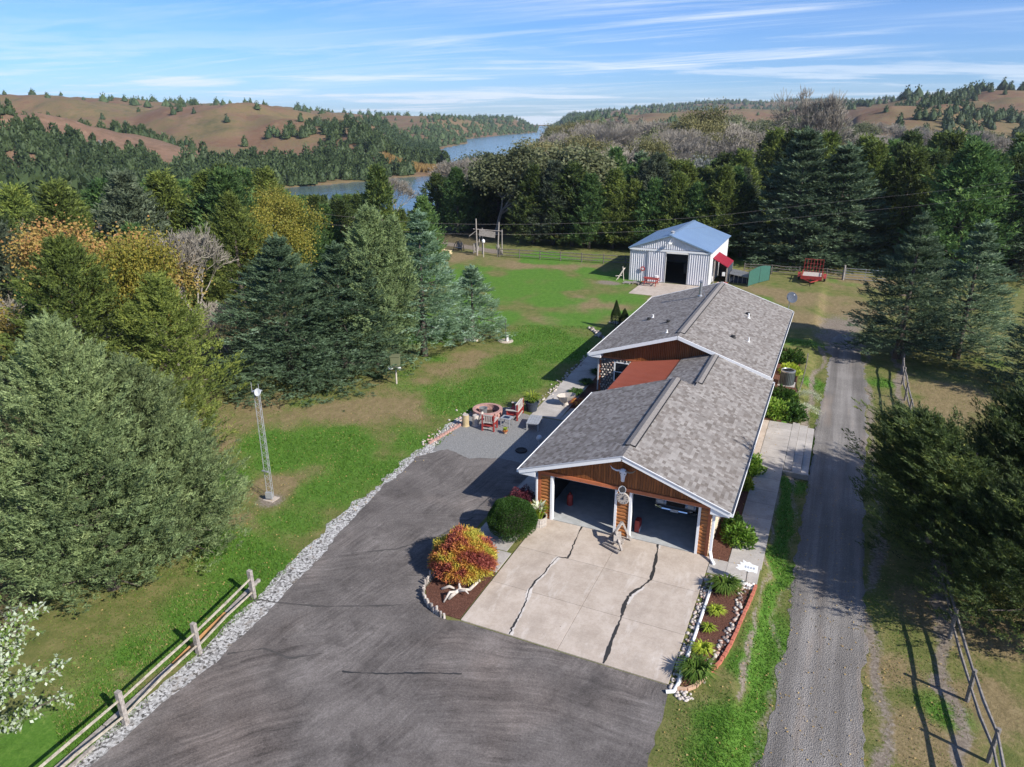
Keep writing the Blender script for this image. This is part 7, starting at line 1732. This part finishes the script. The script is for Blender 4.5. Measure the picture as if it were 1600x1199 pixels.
# trees that stand out one by one
KEY = [
 ('cottonwood_tree', YEL[1], 'orange and gold leaved tree rising behind the big olive cedar at the left edge', 'autumn tree', -43.5, 29.5, 9.8, 1.15),
 ('ash_tree', YEL[0], 'leaning yellow leaved tree with a pale bare trunk beside the lower rail fence', 'autumn tree', -37.6, 30.8, 10.2, .8),
 ('ash_tree', YEL[0], 'bright yellow tree crown showing behind the left blue spruce', 'autumn tree', -46.5, 47.5, 10.2, .95),
 ('ash_tree', YEL[0], 'thin gold leaved tree in front of the lake inlet', 'autumn tree', -53.0, 60.0, 10.0, .8),
 ('bare_tree', BAR[0], 'bare grey tree between the yellow ash and the yellowish green cedar', 'bare tree', -42.0, 36.2, 9.5, .8),
 ('bare_tree', BAR[1], 'whitish bare tree at the far left edge above the orange tree', 'bare tree', -72.0, 49.0, 9.0, .9),
 ('bare_tree', BAR[0], 'whitish bare tree second from the left edge above the orange tree', 'bare tree', -67.0, 50.0, 8.6, .9),
 ('bare_tree', BAR[2], 'wide whitish bare shrub against the left edge, lowest of the white ones', 'bare tree', -66.0, 42.0, 6.5, 1.1),
 ('bare_tree', BAR[2], 'low bare grey tree leaning by the lower rail fence', 'bare tree', -36.2, 33.6, 5.2, .9),
 ('cedar_tree', CED[2], 'dark green cedar standing alone against the lake inlet', 'cedar tree', -43.5, 62.5, 11.5, .95),
 ('cedar_tree', CED[0], 'shorter dark cedar right of the one against the lake inlet', 'cedar tree', -42.0, 68.5, 8.2, 1.1),
 ('hackberry_tree', OLV[0], 'largest olive green broadleaf tree, left of the gate arch above the lake', 'broadleaf tree', -47.0, 97.0, 12.8, 1.25),
 ('hackberry_tree', OLV[1], 'olive green broadleaf tree right behind the gate arch', 'broadleaf tree', -39.5, 99.0, 12.2, 1.3),
 ('big_spruce', CED[6], 'huge dark spruce overhanging the red trailer', 'spruce tree', -4.9, 92.5, 14.8, 1.12),
 ('big_spruce', CED[6], 'dark spruce standing just right of the red trailer', 'spruce tree', -.4, 93.5, 13.2, 1.2),
 ('cedar_tree', CED[4], 'olive brown cedar behind the farm gate', 'cedar tree', 2.5, 99.0, 13.4, 1.1),
 ('cedar_tree', CED[1], 'broad green cedar with sunlit left side, behind the two silver tipped spruces', 'cedar tree', 12.0, 92.0, 13.5, 1.3),
 ('cedar_tree', CED[5], 'olive cedar behind the farm gate, next to the broad green one', 'cedar tree', 6.5, 97.5, 12.6, 1.2),
 ('dead_cottonwood', BAR[1], 'tall white dead tree standing above the grey woods against the sky', 'dead tree', -7.0, 182, 27.0, .75),
 ('cottonwood_tree', OLV[3], 'pale green tree crown rising above the bare woods near the middle of the skyline', 'broadleaf tree', -45.0, 228, 25.0, .8),
 ('bare_tree', BAR[0], 'leafless tree on the near shore, left of two against the water', 'bare tree', -72.0, 108.0, 9.0, .9),
 ('bare_tree', BAR[1], 'leafless tree on the near shore, right of two against the water', 'bare tree', -64.0, 114.0, 8.4, .8),
 ('cedar_tree', CED[3], 'dark cedar below the two leafless shore trees', 'cedar tree', -58.0, 99.0, 8.6, 1.2),
 ('cedar_tree', CED[2], 'slim dark cedar at the lawn corner left of the gate arch', 'cedar tree', -52.5, 101.0, 8.8, 1.1),
 ('cottonwood_tree', OLV[3], 'second pale green crown against the hills, just right of the tallest pale one', 'broadleaf tree', -38.0, 222, 22.0, .8),
 ('willow_tree', OLV[3], 'pale olive willow where the bare woods meet the lake', 'broadleaf tree', -62.0, 158, 15.0, 1.0),
 ('willow_tree', OLV[3], 'broad yellow green willow next to the one by the lake edge', 'broadleaf tree', -55.0, 165, 15.5, 1.1),
 ('willow_tree', OLV[3], 'lone green willow rising in the middle of the bare woods', 'broadleaf tree', -38.0, 150, 14.5, .9),
 ('ash_tree', YEL[0], 'orange tinged tree between the dead white tree and the dark cedars', 'autumn tree', -.5, 150, 12.5, 1.2),
 ('ash_tree', YEL[0], 'yellow tree below the bare hill at the right', 'autumn tree', 19.5, 165, 12.5, 1.6),
]
for nm, pr, lab, cat, x, y, H, wd in KEY: place(nm, pr, lab, cat, x, y, H, wide=wd)

# belts and woods
taken = [(t[4], t[5], t[7] if isinstance(t[7], float) else 3) for t in NEAR] + [(k_[4], k_[5], 2.5) for k_ in KEY]
def free(x, y, d):
    return all((x - a) ** 2 + (y - b_) ** 2 > (d + c_ * .4) ** 2 for a, b_, c_ in taken)
ORD = ['first', 'second', 'third', 'fourth', 'fifth', 'sixth', 'seventh', 'eighth', 'ninth', 'tenth', 'eleventh', 'twelfth', 'thirteenth', 'fourteenth', 'fifteenth', 'sixteenth']
rr = random.Random(5)
# front row right behind the back fence, counted from the gate arch to the shed
n = 0
for i in range(11):
    x = -38.5 + i * 2.75; y = 91.5 + (x + 38) * .06 + rr.uniform(-.8, .8)
    pi = [2, 7, 3, 0, 4, 5, 1, 4, 0, 5, 2][i]
    col = ['dark', 'grey green', 'dark', 'green', 'olive', 'yellowish', 'green', 'olive', 'green', 'yellowish', 'dark'][i]
    place('cedar_tree', CED[pi], f'{col} cedar, {ORD[i]} from the gate arch in the row behind the back fence', 'cedar tree', x, y, rr.uniform(8.2, 10.8), grp='cedars in the row behind the back fence', wide=1.15)
    taken.append((x, y, 3)); n += 1
for i in range(9):
    x = -10.5 + i * 2.6; y = 112 + rr.uniform(-1, 2)
    place('cedar_tree', CED[[3, 0, 2, 1, 4, 3, 0, 5, 2][i]], f'cedar at the far edge of the back paddock, {ORD[i]} counted east from the metal shed', 'cedar tree', x, y, rr.uniform(9, 12), grp='cedars at the far edge of the back paddock', wide=1.15)
    taken.append((x, y, 3)); n += 1
def cap(x, y, h):
    """trees stay lower where the ground falls to the water and the lake shows over them"""
    r = math.hypot(x, y); az = math.degrees(math.atan2(x, y)); z = hgt(x, y)
    if r < 72 or az > -21.5: return h
    k = .046 if az > -29.8 else .118 if az > -36 else .098 if az > -41.2 else .058
    if az < -43: h *= 1.3
    return min(h, CAMZ - k * r - z)
def fill(poly, spacing, fn, seed, jit=.45):
    r2 = random.Random(seed); xs_ = [p[0] for p in poly]; ys_ = [p[1] for p in poly]
    X = []
    y = min(ys_); row = 0
    while y < max(ys_):
        x = min(xs_) + (row % 2) * spacing / 2
        while x < max(xs_):
            X.append((x + r2.uniform(-jit, jit) * spacing, y + r2.uniform(-jit, jit) * spacing)); x += spacing
        y += spacing * .87; row += 1
    A = np.array(X); ins = poly_sd(poly, A[:, 0], A[:, 1]) < 0; wet = poly_sd(LAKE, A[:, 0], A[:, 1]) > 3
    az = np.degrees(np.arctan2(A[:, 0], A[:, 1])); seen = (az > -66) & (az < 19)
    A = A[ins & wet & seen]
    A = A[np.argsort(np.hypot(A[:, 0], A[:, 1]))]
    for x, y in A:
        if free(x, y, spacing * .35): fn(float(x), float(y), r2); taken.append((x, y, spacing * .4))
    return len(A)
cnt = {}
CNAME = ['fresh green pointed', 'fresh green broad', 'dark green pointed', 'dark green broad', 'olive pointed', 'olive slender', 'bluish dark tiered', 'pale grey green']
BNAME = ['spreading', 'upright', 'low wide']
def where(x, y):
    r = math.hypot(x, y)
    return 'near side' if r < 75 else 'nearer half' if r < 100 else 'middle' if r < 125 else 'farther half' if r < 160 else 'far side'
FAR = []          # what is left over the count of separate trees
def grow_cedar(lab, grp, h0, h1, ids, limit=999, wide=1.15):
    def f(x, y, r2):
        c_ = cnt.get('ced', 0); hh = cap(x, y, r2.uniform(h0, h1))
        if hh < 1.5: return
        if c_ >= 262: FAR.append((x, y, hh, 0)); return
        cnt['ced'] = c_ + 1
        ci = r2.choice(ids); place('cedar_tree', CED[ci], CNAME[ci] + ' ' + lab.replace('dark cedar', 'cedar') + ', ' + where(x, y), 'cedar tree', x, y, hh, grp=grp, wide=wide)
    return f
def woods_mix(lab, grp, h0, h1, ids, lab2, grp2, pbare, silver=.0):
    g1 = grow_cedar(lab, grp, h0, h1, ids)
    def f(x, y, r2):
        q = r2.random()
        if cap(x, y, 6) < 3: return
        if q < pbare: bi = r2.randrange(3); place('bare_tree', BAR[bi], BNAME[bi] + ' ' + lab2 + ', ' + where(x, y), 'bare tree', x, y, cap(x, y, r2.uniform(h0, h1) * .95), grp=grp2, wide=.95)
        elif q < pbare + silver: place('silver_shrub', OLV[2], lab2.replace('bare grey tree', 'pale silvery shrub'), 'shrub', x, y, cap(x, y, r2.uniform(h0, h1) * .6), grp=grp2.replace('bare trees', 'silvery shrubs'))
        else: g1(x, y, r2)
    return f
# belt between the back fence and the bare woods
fill([(-55, 95), (-12, 95), (-12, 125), (-62, 128)], 5.2, grow_cedar('cedar in the belt behind the back fence', 'cedars in the belt beyond the back fence', 8.5, 12, [0, 1, 2, 3, 4, 6, 7]), 21)
fill([(-12, 118), (36, 112), (44, 150), (-14, 150)], 5.6, grow_cedar('cedar in the wood north of the paddock', 'cedars in the wood north of the paddock', 11, 15, [0, 1, 2, 3, 4, 5]), 22)
fill([(14, 93), (48, 92), (52, 116), (12, 112)], 5.0, grow_cedar('dark cedar in the belt east of the paddock', 'cedars in the shelter belt east of the paddock', 10, 13.5, [2, 3, 0, 1, 6]), 23)
# wood between the lawn and the lake
fill([(-46, 18), (-46, 46), (-48, 66), (-50, 80), (-58, 96), (-100, 190), (-135, 170), (-185, 100), (-120, 30), (-70, 5)], 5.4,
     woods_mix('cedar in the wood between lawn and lake', 'cedars in the wood between lawn and lake', 6, 9.5, [0, 1, 0, 1, 2, 4, 5, 7, 3], 'bare grey tree among the cedars before the lake', 'bare trees between lawn and lake', .10, .03), 25)
# grey bare woods beyond the cedar belt, one crown after another up to the river flats
def where2(x, y):
    r = math.hypot(x, y); a = math.degrees(math.atan2(x, y))
    return ('toward the lake' if a < -20 else 'above the shed' if a < -10 else 'above the big spruces' if a < 0 else 'at the right') + (', near edge' if r < 170 else ', middle' if r < 250 else ', far edge')
def bare_fn(x, y, r2):
    q = r2.random(); c_ = cnt.get('bare', 0)
    if cap(x, y, 9) < 4: return
    hk = (.66 if math.degrees(math.atan2(x, y)) > -3 else .92) * (.62 + .8 * float(fbm(np.array([x]), np.array([y]), .03, 19, 3)[0]))
    if q < (.74 if math.degrees(math.atan2(x, y)) > -19 else .56):
        cnt['bare'] = c_ + 1
        if c_ < 250: bi = r2.randrange(3); place('bare_tree', BAR[bi], BNAME[bi] + ' bare tree in the leafless wood ' + where2(x, y), 'bare tree', x, y, cap(x, y, hk * r2.uniform(.75, 1.15) * min(20, 11 + (math.hypot(x, y) - 130) * .08)), grp='bare trees of the leafless wood beyond the belt', wide=1.1)
    elif q < .92: oi = r2.choice([0, 1, 3, 3]); place('willow_tree', OLV[oi], ['dense olive', 'round olive', '', 'thin yellowish green'][oi] + ' tree in the leafless wood ' + where2(x, y), 'broadleaf tree', x, y, cap(x, y, hk * r2.uniform(.75, 1.1) * min(21, 10 + (math.hypot(x, y) - 130) * .09)), grp='olive trees in the leafless wood')
    else: place('silver_shrub', OLV[2], 'pale silvery shrub in the leafless wood beyond the belt', 'shrub', x, y, r2.uniform(7, 10), grp='silvery shrubs in the leafless wood')
fill([(-90, 130), (-12, 130), (-14, 152), (36, 154), (52, 215), (-20, 245), (-120, 250), (-105, 170)], 7.6, bare_fn, 31)
fill([(-120, 250), (-20, 245), (30, 230), (60, 330), (-60, 420), (-165, 380), (-140, 290)], 13, bare_fn, 32)
# distant woods: far off masses, each joined as one
def low_tree(rg, n, H, Rr, tris, bare=False):
    """light far trees, as triangles round a vertical axis"""
    outp = []
    for _ in range(n):
        t = rg.random(tris) ** 1.15; a = rg.random(tris) * 6.283
        rad_ = Rr * (1 - t) ** rg.uniform(.42, .7) * np.clip(t / .1 + .5, 0, 1) * rg.uniform(.65, 1.05, tris)
        p = np.stack([np.cos(a) * rad_, np.sin(a) * rad_, t * H], -1)
        d = nrm(np.stack([np.cos(a), np.sin(a), 1.3 + rg.random(tris)], -1) + rg.normal(scale=.3, size=(tris, 3)))
        T = leaf_tris(p, d, np.full(tris, H * .15) * rg.uniform(.6, 1.3, tris), np.full(tris, H * .13), rg, nrm(np.stack([np.cos(a), np.sin(a), a * 0 + .8], -1)))
        th = np.arange(7) * 2 * math.pi / 7; lo = np.stack([np.cos(th) * Rr * .8, np.sin(th) * Rr * .8, th * 0 + .08 * H], -1); mid_ = np.stack([np.cos(th + .4) * Rr * .62, np.sin(th + .4) * Rr * .62, th * 0 + .45 * H], -1)
        top = np.repeat([[0, 0, .93 * H]], 7, 0); ft = np.repeat([[0, 0, 0.0]], 7, 0); n1, n2 = np.roll(lo, -1, 0), np.roll(mid_, -1, 0)
        T = np.concatenate([T, np.stack([lo, n1, mid_], 1), np.stack([n1, n2, mid_], 1), np.stack([mid_, n2, top], 1), np.stack([ft, n1, lo], 1)])
        outp.append(T)
    return outp
rgf = np.random.default_rng(77)
LOW = {0: low_tree(rgf, 8, 1.0, .4, 125), 1: low_tree(rgf, 4, 1.0, .5, 100), 2: low_tree(rgf, 6, 1.0, .46, 62), 3: low_tree(rgf, 6, 1.0, .6, 34)}
def mass(name, items, mat, label, variants, sdev=.14):
    Vs = []; Ts = []
    if not items: return
    A = np.array([(x, y) for x, y, H, k_ in items]); zz_ = height(A[:, 0], A[:, 1])
    for (x, y, H, k_), z in zip(items, zz_):
        v = LOW[variants][int(rgf.integers(len(LOW[variants])))]; an = rgf.random() * 6.28
        ca, sa = math.cos(an), math.sin(an); q = v * H
        q = np.stack([q[..., 0] * ca - q[..., 1] * sa + x, q[..., 0] * sa + q[..., 1] * ca + y, q[..., 2] + z - .2], -1)
        Vs.append(q); Ts.append(np.clip(rgf.normal(.45, sdev) + rgf.normal(scale=.1, size=len(q)), 0, 1))
    o = link(name, tri_mesh(name, np.concatenate(Vs), np.concatenate(Ts), mat)); kind(o, 'stuff', label)
def scatter(n, x0, x1, y0, y1, dens, h0, h1, seed, rmin=0, rmax=1e9):
    r2 = np.random.default_rng(seed); x = r2.uniform(x0, x1, n); y = r2.uniform(y0, y1, n)
    r = np.hypot(x, y); az = np.degrees(np.arctan2(x, y))
    z = height(x, y); m = (r > rmin) & (r < rmax) & (az > -64) & (az < 17) & (poly_sd(LAKE, x, y) > 1) & (r2.random(n) < dens(x, y, z)) & ~((r > 335) & (r < 385) & (az > -34.5) & (az < -28.6))
    return [(float(a), float(b_), float(h), 0) for a, b_, h in zip(x[m], y[m], r2.uniform(h0, h1, n)[m])]
# far bank forest and the tree filled draws of the hills
def draw_density(x, y, z):
    n_ = fbm(x, y, .012, 90, 4); low = sstep(-2.0, -5.4, z)
    s_ = 6.0
    slope = np.hypot(height(x + s_, y) - height(x - s_, y), height(x, y + s_) - height(x, y - s_)) / (2 * s_)
    shore = sstep(70, 10, poly_sd(LAKE, x, y))
    return np.clip(np.maximum(low * .95, shore) + sstep(.55, .62, n_) * .5 * (1 - .9 * sstep(6, 14, z)), .004, 1)
far1 = scatter(60000, -620, 60, 150, 620, draw_density, 4.2, 8, 41, 225, 640)
far2 = scatter(26000, -1300, 420, 300, 1400, draw_density, 3.5, 6.5, 42, 640, 1450)
def right_density(x, y, z):
    az = np.degrees(np.arctan2(x, y)); n_ = fbm(x, y, .008, 95, 4)
    return np.clip(sstep(.40, .55, n_) * .55 * sstep(-24, -20, az) * sstep(5, -1, az) + sstep(.50, .60, n_) * .35, .01, 1)
def hill_right(x, y, z):
    n_ = fbm(x, y, .017, 97, 4); return np.clip(sstep(.49, .56, n_) * .8, .02, 1)
farR = scatter(9000, -60, 320, 330, 1000, hill_right, 5, 9, 43, 380, 1050)
far2 += scatter(22000, -900, 200, 480, 2300, right_density, 6, 10, 44, 480, 2300)
near_f = [t for t in far1 if math.hypot(t[0], t[1]) < 420]; mid_f = [t for t in far1 if math.hypot(t[0], t[1]) >= 420]

mass('far_bank_wood', near_f[:3200], 'leaf_hill', 'dark cedar wood on the far bank of the lake and below the red hill', 0)
mass('hill_cedars', [(x, y, H * .72, k_) for x, y, H, k_ in (farR[:1500] + mid_f)[:5200]], 'leaf_hill', 'dark cedars in the draws of the tan hills', 2)
mass('distant_wood', far2[:4800], 'leaf_hill', 'distant dark woods along the lake and the horizon hills', 3)
mass('lakeside_wood', FAR, 'leaf_hill', 'cedar wood running down to the lake shore', 0)
sil = [(x + 3, y, H * .6, 0) for x, y, H, k_ in near_f[::70]]
mass('far_silver_shrubs', sil, 'leaf_silver', 'pale silvery shrubs dotted through the far bank wood', 0, .2)
# reeds on the spit
P = []
rr_ = rgf.uniform(346, 372, 5200); aa = np.radians(rgf.uniform(-34.2, -29.2, 5200)); x, y = rr_ * np.sin(aa), rr_ * np.cos(aa)
m_ = poly_sd(LAKE, x, y) > -5; x, y = x[m_], y[m_]; P = np.stack([x, y, np.maximum(height(x, y), LAKE_Z) - .1], -1)
P = np.array(P); d = nrm(rgf.normal(scale=.2, size=P.shape) + np.array([0, 0, 1.0]))
o = link('reeds', tri_mesh('reeds', leaf_tris(P, d, rgf.uniform(1.6, 3.0, len(P)), np.full(len(P), .7), rgf), rgf.random(len(P)), 'leaf_reed')); kind(o, 'stuff', 'golden reeds on the spit of land in the lake')

# ------------------------------------------------------------------ air
hz = NB('haze'); v_ = hz.n('ShaderNodeVolumePrincipled'); v_.inputs['Color'].default_value = (.80, .88, 1, 1); v_.inputs['Density'].default_value = .00012; v_.inputs['Anisotropy'].default_value = .3
hz.t.links.new(v_.outputs[0], hz.out.inputs['Volume'])
o = MB().box(-2900, 2900, -2900, 2900, -12, 72).build('haze', 'haze'); kind(o, 'stuff', 'thin blue haze over the far hills')

# ------------------------------------------------------------------ pale leaved tree at the lower left corner
rg = np.random.default_rng(91)
BC = np.array([-18.6, 6.9, 0.0])
t = thing('maple_tree', 'tree branches with pale silvery leaves reaching into the lower left corner', 'tree', tuple(BC))
segs = []; P = []; Dd = []
r5 = random.Random(8)
root = Vector((0, 0, 0)); fork = Vector((.1, .1, 1.7))
segs.append((root, fork, .16, .13, 0))
for i in range(46):
    a = r5.uniform(-1.2, 4.2); e = r5.uniform(.15, 1.2); L = r5.uniform(1.4, 2.6)
    d = Vector((math.cos(a) * math.cos(e), math.sin(a) * math.cos(e), math.sin(e))); p = fork + Vector((0, 0, r5.uniform(-.4, 1.8))); r_ = .05
    for k in range(7):
        d = (d + Vector((r5.gauss(0, .1), r5.gauss(0, .1), r5.gauss(.02, .08)))).normalized(); q = p + d * L / 7
        segs.append((p, q, r_, r_ * .8, 1)); r_ *= .8
        for j in range(3):
            td = (d + Vector((r5.gauss(0, .7), r5.gauss(0, .7), r5.gauss(.1, .5)))).normalized(); tl = r5.uniform(.25, .6)
            segs.append((q, q + td * tl, .008, .003, 2))
            for m_ in range(8): P.append(tuple(q + td * tl * (m_ + .5) / 8)); Dd.append(tuple(td))
        p = q
P = np.array(P); Dd = np.array(Dd); P = np.repeat(P, 2, 0) + rg.normal(scale=.03, size=(len(P) * 2, 3)); Dd = np.repeat(Dd, 2, 0)
d = nrm(Dd * .5 + rg.normal(scale=.7, size=P.shape) + np.array([0, 0, -.25])); s_ = nrm(np.cross(d, rg.normal(size=P.shape) + np.array([0, 0, 1.5])))
ln = rg.uniform(.07, .15, len(P))[:, None]; w = ln * .33
V = np.concatenate([np.stack([P, P + d * ln * .45 + s_ * w, P + d * ln], 1), np.stack([P, P + d * ln, P + d * ln * .45 - s_ * w], 1)])
cl = rg.random(len(P)); ti = np.where(cl < .5, rg.uniform(.05, .4, len(P)), rg.uniform(.5, 1, len(P)))
link('crown', tri_mesh('crown', V, np.tile(ti, 2), 'leaf_pale'), t)
st = seg_tris(segs, 5); link('trunk', tri_mesh('trunk', st, np.full(len(st), .5), 'bark'), t)
# ------------------------------------------------------------------ grass blades near the camera
rg = np.random.default_rng(17)
N = 520000
u = rg.random(N); r = 13.5 + (58 - 13.5) * u ** 1.25; a = np.radians(-YAW + rg.uniform(-40, 40, N))
x, y = r * np.sin(a), r * np.cos(a)
lush_, dry_, hill_, duff_, dirt_ = zones(x, y, np.zeros(N))
def inpoly(poly, grow=0): return poly_sd([(p[0], p[1]) for p in poly], x, y) < grow
ex = inpoly(asp, -.12) | inpoly(wr, -.2) | inpoly(pg, -.1) | inpoly(ln_poly, -.1) | ((x > -13.2) & (x < -1.45) & (y > 24.4) & (y < 57)) | ((x > -2.3) & (x < -.82) & (y > 24) & (y < 41)) | ((x > -10.2) & (x < -2.7) & (y > 17.5) & (y < 25.5)) | ((x > -1) & (x < .45) & (y > 34.4) & (y < 41)) | ((x > -12.6) & (x < -10) & (y > 17.4) & (y < 33)) | inpoly([(-15.05, 35.4), (-13.1, 35.4), (-13.7, 51.8), (-15.8, 51.8)], .05) | inpoly([(-2.5, 24.1), (-2.6, 17.5), (-2.1, 17.6), (-1.55, 18.65), (-1.2, 20.2), (-1.05, 22.2), (-.9, 24.1)], .08) | ((x > -18.4) & (x < -10) & (y > 33) & (y < 35.6))
keepm = ~ex & (rg.random(N) > dirt_ * 1.2) & (duff_ < .5) & (rg.random(N) < .25 + lush_ * .9)
x, y, lush_, dry_ = x[keepm], y[keepm], lush_[keepm], dry_[keepm]
z = height(x, y); n = len(x)
P = np.stack([x, y, z], -1); d = nrm(rg.normal(scale=.55, size=(n, 3)) + np.array([0, 0, 1.0])); d[:, 2] = np.abs(d[:, 2])
rr_ = np.hypot(x, y)
ti = np.clip(np.where(rg.random(n) < dry_ * .7 + .04, rg.uniform(.6, 1, n), rg.uniform(0, .62, n) - lush_ * .18 + .05), 0, 1)
h_ = (.035 + .05 * lush_) * rg.uniform(.6, 1.5, n)
V = leaf_tris(P, d, h_, (.012 + rr_ * .0008), rg)
o = link('grass', tri_mesh('grass', V, ti, 'leaf_grass')); kind(o, 'stuff', 'short lawn grass')

# fallen pale leaves and bits
N = 4500; r = 15 + 25 * rg.random(N); a = np.radians(-YAW + rg.uniform(-38, 38, N)); x, y = r * np.sin(a), r * np.cos(a)
m_ = ((x < -17.6) & (x > -34)) | ((x > -2.5) & (x < 9)); x, y = x[m_], y[m_]; P = np.stack([x, y, height(x, y) + .04], -1)
d = nrm(rg.normal(size=P.shape) * np.array([1, 1, .25])); o = link('fallen_leaves', tri_mesh('fallen_leaves', leaf_tris(P, d, np.full(len(P), .07), np.full(len(P), .05), rg), rg.uniform(.5, 1, len(P)), 'leaf_reed')); kind(o, 'stuff', 'fallen leaves scattered on the grass')
